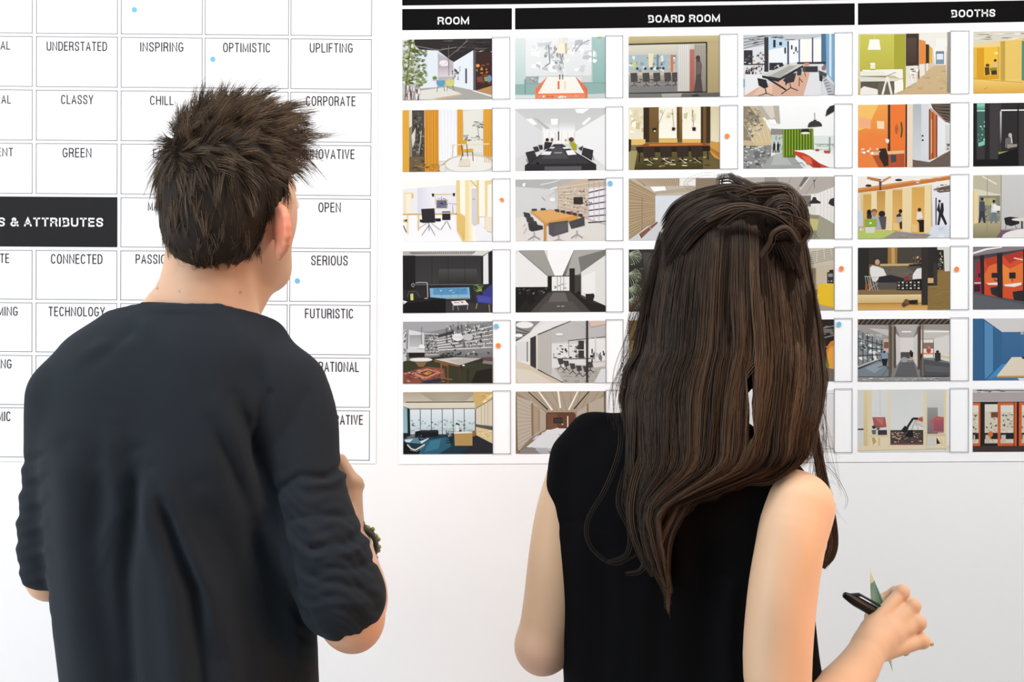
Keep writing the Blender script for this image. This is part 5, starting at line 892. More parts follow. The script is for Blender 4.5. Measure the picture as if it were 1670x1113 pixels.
b = (922, 558, 1560, 1012)
p = Pic(5, 5, 'print of orange framed glass doors', b, ('#a59a96', '#4a403e'))
p.P('#d6d0cf', 922, 558, 1560, 558, 1560, 655, 922, 650).S(14, ['#8f8785', '#5f5856', '#eee'], 940, 562, 1120, 580, 40, 6).L('#4a4240', 5, 950, 568, 1290, 572).P('#b5aeac', 922, 585, 1560, 580, 1560, 650, 922, 645).R('#2f2826', 922, 650, 1560, 975).R('#453a39', 922, 970, 1560, 1012)
def door(x0, x1): p.R('#d8693a', x0, 655, x1, 970)
def view(x0, x1, y0=675, y1=950):
    p.R('#ddd6c6', x0, y0, x1, y1); p.R('#e9e4da', x0, y0, x1, y0 + 50); p.S(26, ['#8f7a5c', '#5f5448', '#c9a678', '#f0ece4', '#5f7f86', '#dcae62', '#33302e'], x0, y0 + 55, x1 - 14, y1 - 30, 16, 14)
    p.R('#26282a', x0, y1 - 75, x1, y1 - 30); p.R('#cfc6b8', x0 + 5, y1 - 60, x0 + (x1 - x0) * .4, y1 - 5)
door(922, 975); view(922, 962); p.R('#2a2120', 975, 655, 990, 970); view(1005, 1095, 668, 950); p.E('#e07a3c', 1045, 885, 18, 22, 10).L('#d9a070', 5, 1040, 905, 1070, 945)
p.P('#6f4f38', 1050, 725, 1095, 725, 1095, 765, 1050, 760)
door(1095, 1228); view(1115, 1205); p.R('#8f3f22', 1205, 655, 1212, 970); p.R('#1f1a19', 1228, 655, 1242, 970); door(1242, 1400); view(1262, 1380); door(1410, 1560); view(1430, 1540); p.done()

# blank label boxes beside each photograph
for r in range(6):
    for c in range(6):
        x0, x1 = COLR[c][1], COLR[c][2]
        a, b_, c_, d_ = Rpt(x0, r, -.018), Rpt(x1, r, -.018), Rpt(x1, r, 1.006), Rpt(x0, r, 1.006)
        w = .9
        quads('label_box', [[a, b_, (b_[0], b_[1] + w), (a[0], a[1] + w)], [(d_[0], d_[1] - w), (c_[0], c_[1] - w), c_, d_],
                            [a, (a[0] + w, a[1]), (d_[0] + w, d_[1]), d_], [(b_[0] - w, b_[1]), b_, c_, (c_[0] - w, c_[1])]], m_line, pr, .0030)

# ------------------------------------------------------------------ dot stickers
def dot(px, py, m, label, cut=False, base=.0022):
    V = []; n = 20; r = 4.0
    for yy in (base, base + .0005):
        for i in range(n):
            a = 2 * math.pi * i / n; x, y = r * math.cos(a), r * math.sin(a)
            if cut and x - y < -2.2: q = (-2.2 - (x - y)) / 2; x += q; y -= q
            V.append(W(px + x, py + y, yy))
    F_ = [list(range(n, 2 * n)), list(range(n))[::-1]] + [[i, (i + 1) % n, n + (i + 1) % n, n + i] for i in range(n)]
    o = mesh_np('dot_sticker', V, F_, m); tag(o, label, 'sticker', 'round voting dots stuck on the posters')
for px, py, m, l, *cut in [
    (219.5, 16, m_blue, 'blue dot sticker in the cell above the word INSPIRING'), (347.3, 96.8, m_blue, 'blue dot sticker just below and left of the word OPTIMISTIC'),
    (485, 458.3, m_blue, 'blue dot sticker in the cell under the word SERIOUS'), (1185.3, 222.3, m_orange, 'orange dot sticker beside the warm lit board table photograph'),
    (818, 327, m_orange, 'clipped orange dot sticker beside the bright timber office photograph', True), (994.8, 299.3, m_blue, 'blue dot sticker at the box corner beside the library wall photograph'),
    (809.3, 532.3, m_blue, 'blue dot sticker beside the patterned rug library photograph'), (812.5, 563.8, m_orange, 'orange dot sticker beside the patterned rug library photograph'),
    (1371.3, 438.3, m_orange, 'orange dot sticker beside the yellow counter photograph'), (1367.3, 529, m_blue, "blue dot sticker right of the woman's hair"),
    (1559.3, 439.2, m_orange, 'orange dot sticker beside the reading man on the sofa photograph')]:
    dot(px, py, m, l, bool(cut), .0034 if px > 650 else .0020)
# ------------------------------------------------------------------ people: shared pieces
m_skin = mat('skin', rough=.5, spec=.35, attr=True, sss=.10)
m_hair = mat('hair_strand', rough=.5, spec=.3, attr=True)
m_shirt = mat('charcoal_jersey', (.0165, .021, .027), .85, .08, sheen=.03, noise=(9, .10), bump=(900, .25, .0004))
m_top = mat('black_crepe', (.0028, .0028, .0034), .9, .06, noise=(6, .12))
m_denim = mat('dark_trousers', (.02, .022, .03), .85, .3)
m_shoe = mat('shoe_leather', (.02, .017, .015), .4)
m_eye = mat('eye_white', (.8, .78, .75), .2)
m_bead = mat('bracelet_bead', (.30, .26, .05), .35)
m_beadd = mat('bracelet_cord', (.03, .025, .02), .5)

def frame(yaw, pitch=0, roll=0):
    """rows: right, forward, up. yaw>0 turns to the viewer's right."""
    y, p_, r_ = map(math.radians, (yaw, pitch, roll))
    f = np.array([math.sin(y) * math.cos(p_), math.cos(y) * math.cos(p_), math.sin(p_)])
    r = np.array([math.cos(y), -math.sin(y), 0]); u = np.cross(r, f)
    r2 = r * math.cos(r_) + u * math.sin(r_); u2 = np.cross(r2, f)
    return np.stack([r2, f, u2])

def build_head(F, c, R, s=1.0, jaw=1.0):
    r, f, u = R
    pt = lambda a, b_, c_: c + (r * a + f * b_ + u * c_) * s
    F.ell(pt(0, -.008, .0), np.array([.077, .094, .094]) * s, R, .02)
    F.ell(pt(0, .030, -.040), np.array([.062 * jaw, .062, .070]) * s, R, .03)
    F.ell(pt(0, .050, -.088), np.array([.036 * jaw, .040, .030]) * s, R, .02)
    for sg in (-1, 1): F.cap(pt(sg * .044, .008, -.062), pt(0, .074, -.108), .012 * s, .015 * s, .03)
    F.cap(pt(0, .088, -.012), pt(0, .108, -.048), .007 * s, .011 * s, .012)           # nose
    F.ell(pt(.011, .098, -.052), np.array([.008, .009, .007]) * s, R, .006); F.ell(pt(-.011, .098, -.052), np.array([.008, .009, .007]) * s, R, .006)
    F.cap(pt(-.030, .082, .006), pt(.030, .082, .006), .009 * s, None, .012)          # brow
    F.ell(pt(0, .090, -.076), np.array([.021, .009, .0045]) * s, R, .004); F.ell(pt(0, .089, -.085), np.array([.018, .009, .006]) * s, R, .004)   # lips
    for sg in (-1, 1): F.ell(pt(sg * .031, .092, -.016), np.array([.013, .010, .008]) * s, R, .006, 'sub')      # eye sockets
    return pt

def build_ear(F, pt, R, sg, s=1.0, flare=.35):
    r, f, u = R
    a = math.radians(14); fl = flare
    # the shell lies in a plane that stands off the skull
    back = -f * math.cos(fl) + r * sg * math.sin(fl); nrm = np.cross(u, back)
    M = np.stack([back, nrm, u])
    c0 = pt(sg * .076, -.002, -.055) + back * .011 * s
    F.ell(c0, np.array([.018, .0045, .024]) * s, M, .005)
    for k in range(9):            # helix rim
        a0 = math.radians(-70 + k * 26); a1 = math.radians(-70 + (k + 1) * 26)
        q = lambda t: c0 + back * math.cos(t) * .017 * s + u * math.sin(t) * .0235 * s + r * sg * .003 * s
        F.cap(q(a0), q(a1), .0042 * s, None, .003)
    F.ell(c0 + u * -.024 * s - back * .003 * s, np.array([.009, .0055, .010]) * s, M, .006)
    F.ell(c0 + r * sg * .006 * s - back * .003 * s, np.array([.009, .004, .013]) * s, M, .003, 'sub')

def build_hand(F, w, fwd, nrm, thumb, curls=(60, 70, 40), s=1.0, spread=.021, thumbdir=None, k=.006):
    """w wrist, fwd to knuckles, nrm out of the back of the hand, thumb towards the thumb side"""
    fwd = np.array(fwd, float); fwd /= np.linalg.norm(fwd)
    nrm = np.array(nrm, float); nrm -= fwd * (nrm @ fwd); nrm /= np.linalg.norm(nrm)
    t = np.cross(fwd, nrm); t *= np.sign(t @ np.asarray(thumb, float)) or 1
    K = []
    lens = [(.041, .024, .019), (.045, .028, .020), (.042, .026, .020), (.033, .020, .017)]
    for i in range(4):
        o = (1.5 - i) * spread * s
        fl = (.088, .090, .084, .076)[i] * s
        kn = w + fwd * fl + t * o + nrm * (.003, .005, .003, -.001)[i]
        K.append(kn)
        F.cap(w + t * o * .55 + fwd * .012 * s, kn, .0115 * s, .0094 * s, .0075)
        F.ell(kn + nrm * .0012, np.array([.0108] * 3) * s, None, .004)
        p = kn; ang = 0
        for j in range(3):
            ang += math.radians(curls[j] + (i - 1.5) * 3)
            d = fwd * math.cos(ang) - nrm * math.sin(ang) - t * (.02 * (i - 1.5))
            q = p + d * lens[i][j] * s
            r0 = (.0088, .0080, .0073)[j] * s * (1, 1.02, .97, .86)[i]
            F.cap(p, q, r0, r0 * .93, .004 if j else .005)
            p = q
    F.cap(w + fwd * .02 * s - nrm * .004, w + fwd * .075 * s - nrm * .006, .020 * s, .014 * s, .012)
    td = thumbdir if thumbdir is not None else (fwd * .7 + t * .7 - nrm * .35)
    td = np.array(td, float); td /= np.linalg.norm(td)
    a = w + fwd * .018 * s + t * .016 * s - nrm * .004; b_ = a + td * .040 * s
    F.cap(a, b_, .0135 * s, .0115 * s, .012)
    c_ = b_ + (td * .8 + fwd * .5) / np.linalg.norm(td * .8 + fwd * .5) * .031 * s
    F.cap(b_, c_, .0105 * s, .0092 * s, .004); e = c_ + (fwd * .8 + td * .3 - t * .2 - nrm * .2) * .024 * s
    F.cap(c_, e, .0092 * s, .0078 * s, .004)
    return K

def build_legs(F, cx, cy, hipz, gap=.095, s=1.0, add=0, yaw=0, top=.0):
    """legs with knee and calf, standing"""
    ry = math.radians(yaw); rx = np.array([math.cos(ry), -math.sin(ry), 0]); fy = np.array([math.sin(ry), math.cos(ry), 0])
    for sg in (-1, 1):
        h = np.array([cx, cy, hipz]) + rx * sg * gap * .8; kn = np.array([cx, cy, hipz * .54]) + rx * sg * gap * .98 + fy * .015; an = np.array([cx, cy, .085]) + rx * sg * gap * 1.05 - fy * .02
        F.chain([h, (h * .5 + kn * .5), kn], [(.088 + add) * s, (.072 + add) * s, (.056 + add) * s], .03)
        F.chain([kn, kn * .65 + an * .35 - fy * .02, an], [(.055 + add) * s, (.054 + add) * s, (.038 + add * 1.4) * s], .02)
    F.ell((cx, cy, hipz + .02), (.150 * s + add, .100 * s + add, .10), frame(yaw), .05)

def build_shoe(name, c, yaw, parent, L=.27):
    F = Field(np.arange(c[0] - .2, c[0] + .2, .007), np.arange(c[1] - .2, c[1] + .25, .007), np.arange(-.01, .16, .006))
    fy = frame(yaw)[1]; c = np.array(c, float)
    F.chain([c - fy * .07 + [0, 0, .045], c + fy * .05 + [0, 0, .038], c + fy * (L - .1) + [0, 0, .03]], [.038, .042, .032], .02)
    F.cap(c - fy * .05 + [0, 0, .05], c - fy * .045 + [0, 0, .10], .036, .038, .02)
    lo = np.array([c[0] - .3, c[1] - .3, -.2]); hi = np.array([c[0] + .3, c[1] + .3, 0.0])
    F.F[:, :, F.zs < .004] = 1
    V, Fc = F.mesh()
    return mesh_np(name, V, Fc, m_shoe, parent, True)

def skin_cols(V, base, spots=(), seed=1):
    r = np.random.default_rng(seed)
    c = np.tile(np.array(base), (len(V), 1))
    n = np.sin(V[:, 0] * 61 + 1.3) * np.sin(V[:, 1] * 53) * np.sin(V[:, 2] * 47 + .7)
    c *= (1 + .05 * n)[:, None]
    for p, rad, col, w in spots:
        d = np.linalg.norm(V - p, axis=1); a = np.exp(-(d / rad) ** 2)[:, None] * w
        c = c * (1 - a) + np.array(col) * a
    return c

# ------------------------------------------------------------------ the man in the charcoal shirt
MD = 1.86
def M_(px, py, d=MD): return P(px, py, d)
def rowm(py, L, R, d, b_): return (CAM_Z - (py - 556.5) * d / FPX, (L - 835) * d / FPX, (R - 835) * d / FPX, d - CAM_D, b_)
man = empty('person', (float(M_(311, 0)[0]), float(M_(0, 0, 1.87)[1]), 0.0))
tag(man, 'person with short tousled brown hair in charcoal long sleeved top, back turned', 'person')

HC = M_(378, 312, 1.885); HR = frame(31, 3, 0)
rows = [rowm(500, 250, 372, 1.875, .058), rowm(512, 196, 402, 1.875, .064), rowm(537, 122, 430, 1.872, .076), rowm(560, 98, 462, 1.87, .086), rowm(585, 78, 490, 1.868, .093), rowm(620, 56, 508, 1.868, .101), rowm(655, 48, 515, 1.868, .106),
        rowm(700, 50, 512, 1.87, .112), rowm(750, 58, 506, 1.872, .117), rowm(799, 66, 503, 1.875, .119), rowm(878, 71, 505, 1.88, .118), rowm(964, 80, 512, 1.88, .117), rowm(1026, 88, 519, 1.88, .118), rowm(1113, 101, 522, 1.88, .122), rowm(1260, 108, 528, 1.88, .125)]
SH = -.10
# skin: one continuous figure
xs = np.arange(-.78, -.08, .0030); ys = np.arange(-.84, -.02, .0034)
zs = np.concatenate([np.arange(-.01, .95, .009), np.arange(.95, 1.86, .0030)])
B = Field(xs, ys, zs)
B.loft(rows, 2.1, SH, inset=.030, k=.015)
B.chain([M_(342, 430, 1.895), M_(338, 500, 1.882), M_(332, 560, 1.88)], [.060, .058, .045], .02)
B.cap(M_(420, 450, 1.925), M_(376, 535, 1.925), .028, .028, .02)
B.cap(M_(300, 487, 1.885), M_(215, 545, 1.875), .028, .026, .03); B.cap(M_(372, 505, 1.885), M_(430, 565, 1.875), .026, .026, .02)
pt = build_head(B, HC, HR, 1.0)
build_ear(B, pt, HR, 1, 1.18, 1.05); build_ear(B, pt, HR, -1, 1.05, .35)
RA = [M_(468, 670, 1.86), M_(490, 750, 1.835), M_(512, 860, 1.81), M_(568, 1008, 1.80)]
B.chain(RA, [.040, .042, .040, .037], .01)
RW = M_(577, 893, 2.03)
B.ell(M_(577, 1022, 1.802), (.034, .034, .034), None, .015)
B.chain([RA[-1] + [.005, .01, .004], M_(581, 965, 1.88), RW], [.040, .041, .027], .012)
build_hand(B, RW, (-.005, .03, .08), (.95, .1, -.1), (-.2, -1, .1), (35, 55, 35), .98)
LA = [M_(112, 670, 1.88), M_(96, 760, 1.90), M_(88, 850, 1.92), M_(86, 938, 1.945)]
B.chain(LA, [.036, .038, .038, .030], .01)
B.ell(M_(76, 950, 1.945), (.026, .03, .024), None, .01)
LW = M_(190, 900, 2.15)
B.chain([LA[-1], M_(125, 930, 2.03), LW], [.034, .036, .026], .01)
build_hand(B, LW, (.08, .04, .02), (-.3, .6, .6), (0, .4, .9), (45, 60, 40), .98)
build_legs(B, float(M_(311, 0)[0]), -.62, .90, .10)
for sg in (-1, 1): B.cap((float(M_(311, 0)[0]) + sg * .105, -.64, .05), (float(M_(311, 0)[0]) + sg * .11, -.52, .035), .035, .028, .02)
V, Fc = B.mesh(); V = relax(V, Fc, 1, .4)
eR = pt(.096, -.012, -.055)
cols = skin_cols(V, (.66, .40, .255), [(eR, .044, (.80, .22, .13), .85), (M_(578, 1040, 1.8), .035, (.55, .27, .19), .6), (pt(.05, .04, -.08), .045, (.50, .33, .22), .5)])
px_, py_ = project(V)
for fx, fy in ((292, 475), (392, 476), (257, 471)):   # freckles on the nape
    dd = np.hypot(px_ - fx, py_ - fy); cols[(dd < 2.2) & (V[:, 1] < -.6)] *= .55
mesh_np('body', V, Fc, m_skin, man, True, cols)
del B
for sg in (-1, 1):
    c = pt(sg * .031, .083, -.016); F = Field(*[np.arange(v - .016, v + .016, .0016) for v in c]); F.ell(c, (.0115,) * 3); v_, f_ = F.mesh()
    ey = mesh_np('eye', v_, f_, m_eye, man, True)

# long-sleeved top
xs = np.arange(-.78, -.10, .0034); ys = np.arange(-.86, -.40, .0036); zs = np.arange(.90, 1.56, .0034)
S = Field(xs, ys, zs)
S.loft(rows, 2.1, SH, k=.004)
S.cap(M_(300, 487, 1.885), M_(205, 540, 1.875), .037, .035, .035); S.cap(M_(378, 503, 1.885), M_(430, 560, 1.875), .032, .034, .03)
S.chain([M_(462, 640, 1.865), M_(483, 690, 1.85), M_(489, 760, 1.83), M_(505, 835, 1.815), M_(532, 910, 1.80), M_(556, 972, 1.795)], [.060, .0545, .0525, .0540, .0565, .0540], .022)
S.cap(M_(556, 972, 1.795), M_(572, 972, 1.86), .050, .046, .02)
S.chain([M_(108, 650, 1.875), M_(97, 750, 1.90), M_(92, 800, 1.908), M_(85, 870, 1.918), M_(82, 920, 1.93)], [.052, .046, .0455, .0455, .0415], .015)
def necksub(X, Y, Z):
    d = Y + CAM_D
    pxl = 835 + X * FPX / d
    line = 507.5 + .035 * (pxl - 290) + 60 * np.clip((d - 1.86) / .12, -.35, 3) * (1 if True else 0)
    zl = CAM_Z - (line - 556.5) * 1.86 / FPX
    return zl - Z
S.put((-.56, -.80, 1.40), (-.22, -.45, 1.60), lambda X, Y, Z: np.maximum(necksub(X, Y, Z), np.abs(X + .40) - .16) + 0 * Y, .004, 'sub')
def cuffcut(n, p0, lo, hi, xm, sx):
    n = np.array(n, float); n /= np.linalg.norm(n)
    S.put(lo, hi, lambda X, Y, Z: np.maximum(-((X - p0[0]) * n[0] + (Y - p0[1]) * n[1] + (Z - p0[2]) * n[2]) * -1 * -1, (xm - X) * sx), .004, 'sub')
c_ = M_(592, 1022, 1.80)
cuffcut((.40, .10, -1), c_, (-.27, -.80, 1.0), (-.12, -.55, 1.24), -.246, 1)
c_ = M_(68, 957, 1.93); cuffcut((0, .1, -1), c_, (-.68, -.66, 1.08), (-.60, -.5, 1.22), -.606, -1)
S.F[:, :, 0] = 1; S.F[:, :, -1] = 1
V, Fc = S.mesh(); V = relax(V, Fc, 2, .5)
N = vnormals(V, Fc); px_, py_ = project(V)
back = np.clip(-N[:, 1] * 1.6, 0, 1)
disp = np.zeros(len(V))
def fold(pts, w, amp, side=None):
    """a cloth fold following a line; w width in px, amp in metres (negative = crease)"""
    global disp
    dd, sg = polydist(px_, py_, pts)
    g = np.exp(-(dd / (w * 1.35)) ** 2) * np.minimum(1, (9 if w > 30 else 0) + .25 + np.minimum(np.hypot(px_ - pts[0][0], py_ - pts[0][1]), np.hypot(px_ - pts[-1][0], py_ - pts[-1][1]) + (200 if pts[-1][1] > 1100 else 0)) / 60)
    amp = amp * 1.6
    pts_y0, pts_y1 = pts[0][1], pts[-1][1]
    disp = disp + amp * g * back * (tor if w > 5.5 and w != 6 else 1)
arm = np.clip((px_ - (425 + np.maximum(0, py_ - 700) * .14)) / 18, 0, 1)
tor = 1 - arm
for pts, w, a in [([(318, 585), (318, 700), (305, 900), (300, 1113)], 72, .0125), ([(425, 620), (428, 760), (450, 900), (465, 1113)], 34, -.008), ([(160, 600), (130, 760), (130, 1113)], 40, .004),
    ([(225, 745), (222, 830), (205, 950), (215, 1113)], 13, -.010), ([(250, 760), (262, 860), (285, 960), (300, 1113)], 20, .008), ([(235, 780), (245, 850), (250, 880)], 9, .004),
    ([(168, 760), (160, 860), (165, 960), (190, 1113)], 16, -.006), ([(118, 720), (125, 850), (140, 1000), (150, 1113)], 24, .006), ([(190, 690), (185, 760), (192, 830)], 12, .004),
    ([(360, 660), (392, 740), (410, 790), (432, 860)], 9, .004), ([(345, 690), (375, 760), (398, 830)], 8, -.004), ([(385, 650), (415, 720), (446, 800)], 8, -.006),
    ([(262, 800), (290, 870), (320, 960), (330, 1113)], 9, -.007), ([(270, 770), (300, 850), (340, 960), (355, 1060)], 7, .0045), ([(330, 800), (370, 900), (400, 1010), (410, 1113)], 18, -.005),
    ([(160, 900), (178, 860), (185, 850)], 6, .003), ([(165, 925), (182, 880)], 5, .003), ([(300, 860), (350, 960), (375, 1060), (380, 1113)], 10, .004),
    ([(430, 840), (462, 940), (490, 1030), (510, 1113)], 12, .006), ([(410, 860), (440, 960), (465, 1060)], 10, -.005), ([(210, 505), (240, 540), (262, 570)], 8, .003), ([(225, 530), (200, 560), (150, 600)], 8, -.003),
    ([(290, 560), (300, 640), (285, 720)], 60, -.004), ([(130, 590), (170, 570), (230, 560)], 9, .003), ([(421, 690), (421, 753), (441, 812), (450, 855), (472, 924), (484, 992), (520, 1035)], 6, -.005), ([(345, 515), (300, 512), (240, 506)], 4, .0015)]:
    fold(pts, w, a)
# pushed-up sleeve: wrinkles run across the arm, tighter towards the elbow
th = px_ * .035; wv = np.sin((py_ + .55 * (px_ - 500) * np.where(py_ > 850, -1, .4) + 10 * np.sin(th + py_ * .02)) * .155) + .6 * np.sin((py_ - .35 * (px_ - 500) + 14 * np.sin(th * 1.7)) * .29 + 1)
amt = np.clip((py_ - 730) / 150, 0, 1) * arm * (px_ > 400)
disp += wv * .0016 * amt * np.clip(-N[:, 1] * 1.8, .05, 1)
for pts, w, a in [([(560, 762), (530, 778), (490, 775), (450, 800)], 6, -.005), ([(572, 768), (540, 790), (500, 792)], 6, .004), ([(500, 640), (470, 700), (430, 740)], 10, -.002), ([(598, 862), (560, 890), (510, 893)], 7, -.004), ([(617, 912), (575, 930), (520, 925)], 6, -.004), ([(440, 640), (424, 680), (421, 720)], 6, -.004),
                  ([(604, 880), (570, 905), (515, 910)], 5, .003), ([(470, 850), (520, 838), (575, 842)], 6, -.003), ([(478, 900), (520, 950), (590, 960)], 6, -.003), ([(490, 960), (540, 985), (600, 985)], 6, .003)]:
    g = np.exp(-(polydist(px_, py_, pts)[0] / w) ** 2); disp += a * g
# left sleeve bunching
al = (px_ < 92) & (py_ > 735); disp += np.where(al, np.sin((py_ + 5 * np.sin(px_ * .1)) * .14 + .8) * .0016 + np.sin(py_ * .30 + px_ * .12) * .0007, 0) * np.clip((92 - px_) / 20, 0, 1)
V = V + N * disp[:, None]; V = relax(V, Fc, 1, .35)
sh = mesh_np('long_sleeved_top', V, Fc, m_shirt, man, True)
del S

# trousers and shoes (below the frame)
F = Field(np.arange(-.68, -.10, .008), np.arange(-.86, -.40, .008), np.arange(.05, 1.06, .010))
build_legs(F, float(M_(311, 0)[0]), -.62, .90, .10, 1.0, .009)
F.F[:, :, 0] = 1; V, Fc = F.mesh(); mesh_np('trousers', V, Fc, m_denim, man, True)
for sg in (-1, 1): build_shoe('shoe', (float(M_(311, 0)[0]) + sg * .108, -.62, 0), 6 * sg, man)

# bracelet on the right wrist
axis = (RW - RA[-1]); axis /= np.linalg.norm(axis); bc = RW + axis * .004
A1 = np.cross(axis, (0, 0, 1)); A1 /= np.linalg.norm(A1); A2 = np.cross(axis, A1)
br = empty('bracelet', tuple(bc)); br.parent = man; br.location = Vector(bc) - man.location
VV = []; FF = []
for i in range(40):
    a = 2 * math.pi * i / 40
    for j in range(8):
        b_ = 2 * math.pi * j / 8; rr = .0315 + .004 * math.cos(b_)
        VV.append(bc + (A1 * math.cos(a) + A2 * math.sin(a)) * rr + axis * .011 * math.sin(b_))
for i in range(40):
    for j in range(8): FF.append([i * 8 + j, ((i + 1) % 40) * 8 + j, ((i + 1) % 40) * 8 + (j + 1) % 8, i * 8 + (j + 1) % 8])
mesh_np('band', VV, FF, m_beadd, br, True)
bv = None
for i in range(26):
    a = 2 * math.pi * i / 26; zc = bc + (A1 * math.cos(a) + A2 * math.sin(a)) * .0355 + axis * (.004 if i % 2 else -.004)
    v_ = []; f_ = []
    for q in range(5):
        ph = math.pi * (q + .5) / 5
        for w_ in range(6): v_.append(zc + .0036 * np.array([math.sin(ph) * math.cos(w_ * math.pi / 3), math.sin(ph) * math.sin(w_ * math.pi / 3), math.cos(ph)]))
    for q in range(4):
        for w_ in range(6): f_.append([q * 6 + w_, q * 6 + (w_ + 1) % 6, (q + 1) * 6 + (w_ + 1) % 6, (q + 1) * 6 + w_])
    f_.append(list(range(6))); f_.append([24 + w_ for w_ in range(6)][::-1])
    mesh_np('bead', v_, f_, m_bead, br, True)

# hair: a close cap plus tapered tufts
rng = np.random.default_rng(5)
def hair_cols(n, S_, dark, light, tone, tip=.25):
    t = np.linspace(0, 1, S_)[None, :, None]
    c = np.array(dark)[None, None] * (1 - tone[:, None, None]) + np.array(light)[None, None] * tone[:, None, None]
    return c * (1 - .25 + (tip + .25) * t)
F = Field(*[np.arange(HC[i] - .15, HC[i] + .15, .0035) for i in range(3)])
F.ell(pt(0, -.010, .006), (.083, .099, .098), HR, .02)
F.ell(pt(0, -.045, -.05), (.066, .055, .058), HR, .03)
F.ell(pt(0, .02, .055), (.068, .075, .062), HR, .03)
R3 = HR
def facecut(X, Y, Z):
    a = [(X - HC[0]) * R3[i][0] + (Y - HC[1]) * R3[i][1] + (Z - HC[2]) * R3[i][2] for i in range(3)]
    # keep hair behind the hairline: forward coordinate against height
    return -np.maximum(a[1] - np.where(a[2] > .02, .070 + .1 * (a[2] - .02), np.where(a[2] > -.05, .030, -.008)), 0) - np.maximum(-.098 - a[2], 0) * 1 + 1e-4
F.put(HC - .16, HC + .16, facecut, .004, 'sub')
# nape line rises towards the ears
V, Fc = F.mesh(); V = relax(V, Fc, 1, .5)
a3 = (V - HC) @ HR.T
N = vnormals(V, Fc)
hc = mesh_np('hair', V, Fc, mat('hair_base', (.017, .011, .007), .7, .2), man, True)

capL = a3; capN = N @ HR.T
def man_hair():
    pick = rng.integers(0, len(capL), 24000)
    loc = capL[pick] + rng.normal(size=(len(pick), 3)) * .0012; nrm = capN[pick]
    hl = np.where(loc[:, 2] > .03, .075, np.where(loc[:, 2] > -.045, .030, -.006))
    keep = (loc[:, 1] < hl) & (loc[:, 2] > -.112)
    loc = loc[keep]; nrm = nrm[keep]; n = len(loc)
    top = np.clip((loc[:, 2] + .000) / .07, 0, 1); frt = np.clip((loc[:, 1] + .01) / .07, 0, 1) * top * np.clip((loc[:, 0] + .04) / .06, .35, 1)
    L = .012 + .011 * np.clip((loc[:, 2] + .08) / .08, 0, 1) + .007 * top + .018 * frt
    L *= rng.uniform(.65, 1.12, n)
    nc = 760; ci = rng.choice(n, nc, replace=False); cl = loc[ci]
    near = np.empty(n, int)
    for s0 in range(0, n, 2000): near[s0:s0 + 2000] = np.argmin(((loc[s0:s0 + 2000, None] - cl[None]) ** 2).sum(-1), 1)
    cdir = rng.normal(size=(nc, 3)) * .38; clen = rng.uniform(.7, 1.35, nc); ctone = rng.uniform(0, 1, nc) ** 1.4
    down = np.array([0, 0, -1.0]) - nrm * (-nrm[:, 2:3]); down /= np.linalg.norm(down, axis=1, keepdims=True) + 1e-6
    sv = np.array([.62, .66, .25]); sweep = sv - nrm * (nrm @ sv)[:, None]; sweep /= np.linalg.norm(sweep, axis=1, keepdims=True) + 1e-6
    wt = top[:, None] ** 1.1
    wt = wt * np.clip((nrm @ sv + .80) / .45, 0, 1)[:, None]
    flow = down * (1 - wt) + sweep * wt
    lift = .16 + .42 * wt + .18 * frt[:, None]
    d0 = flow * (1 - lift) + nrm * lift + cdir[near] * (.45 + .5 * wt)
    d0 /= np.linalg.norm(d0, axis=1, keepdims=True)
    L = L * clen[near]
    S_ = 7; t = np.linspace(0, 1, S_)[None, :, None]
    base = loc - nrm * .003
    P1 = base[:, None] + d0[:, None] * L[:, None, None] * t + flow[:, None] * (L[:, None, None] * .45) * t ** 2 - nrm[:, None] * (.22 * (1 - wt)[:, None]) * L[:, None, None] * t ** 2
    P1 = P1 + (cl[near] - loc)[:, None] * (t ** 1.5) * .7 + rng.normal(size=(n, 1, 3)) * .0014 * t
    Wd = HC + P1 @ HR
    r = .00042 * (1 - .75 * t[..., 0] ** 1.5) * rng.uniform(.7, 1.25, (n, 1))
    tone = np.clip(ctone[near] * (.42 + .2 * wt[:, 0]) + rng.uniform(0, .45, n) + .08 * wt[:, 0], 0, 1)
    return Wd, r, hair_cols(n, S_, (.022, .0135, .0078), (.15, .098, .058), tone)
Wd, r, c_ = man_hair()
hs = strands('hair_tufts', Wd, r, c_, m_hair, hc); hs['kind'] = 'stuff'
# ------------------------------------------------------------------ the woman with long brown hair
WX = float(P(1125, 0, 1.86)[0])
woman = empty('person', (WX, 1.87 - CAM_D, 0.0))
tag(woman, 'person with long brown half-tied hair in sleeveless black top, back turned, holding a pen', 'person')
KC = P(1197, 412, 1.862); KR = frame(-6, 2, 0)
wrows = [rowm(672, 1060, 1180, 1.862, .030), rowm(690, 985, 1215, 1.862, .055), rowm(715, 925, 1240, 1.862, .070), rowm(755, 903, 1275, 1.862, .082), rowm(800, 893, 1298, 1.862, .090), rowm(852, 896, 1306, 1.862, .094), rowm(912, 903, 1312, 1.864, .094),
         rowm(980, 911, 1316, 1.866, .095), rowm(1065, 917, 1325, 1.868, .098), rowm(1113, 921, 1334, 1.868, .102), rowm(1280, 922, 1350, 1.87, .115)]
WSH = -.22
xs = np.concatenate([np.arange(-.02, .42, .0030), np.arange(.42, .62, .0018)]); ys = np.concatenate([np.arange(-.86, -.66, .0026), np.arange(-.66, -.50, .0018), np.arange(-.50, -.28, .0034)])
zs = np.concatenate([np.arange(-.01, .88, .009), np.arange(.88, 1.04, .003), np.arange(1.04, 1.25, .0019), np.arange(1.25, 1.75, .0030)])
B = Field(xs, ys, zs)
B.loft(wrows, 2.2, WSH, inset=.020, k=.015)
B.chain([P(1176, 500, 1.87), P(1150, 600, 1.862), P(1142, 700, 1.862)], [.046, .041, .044], .02)
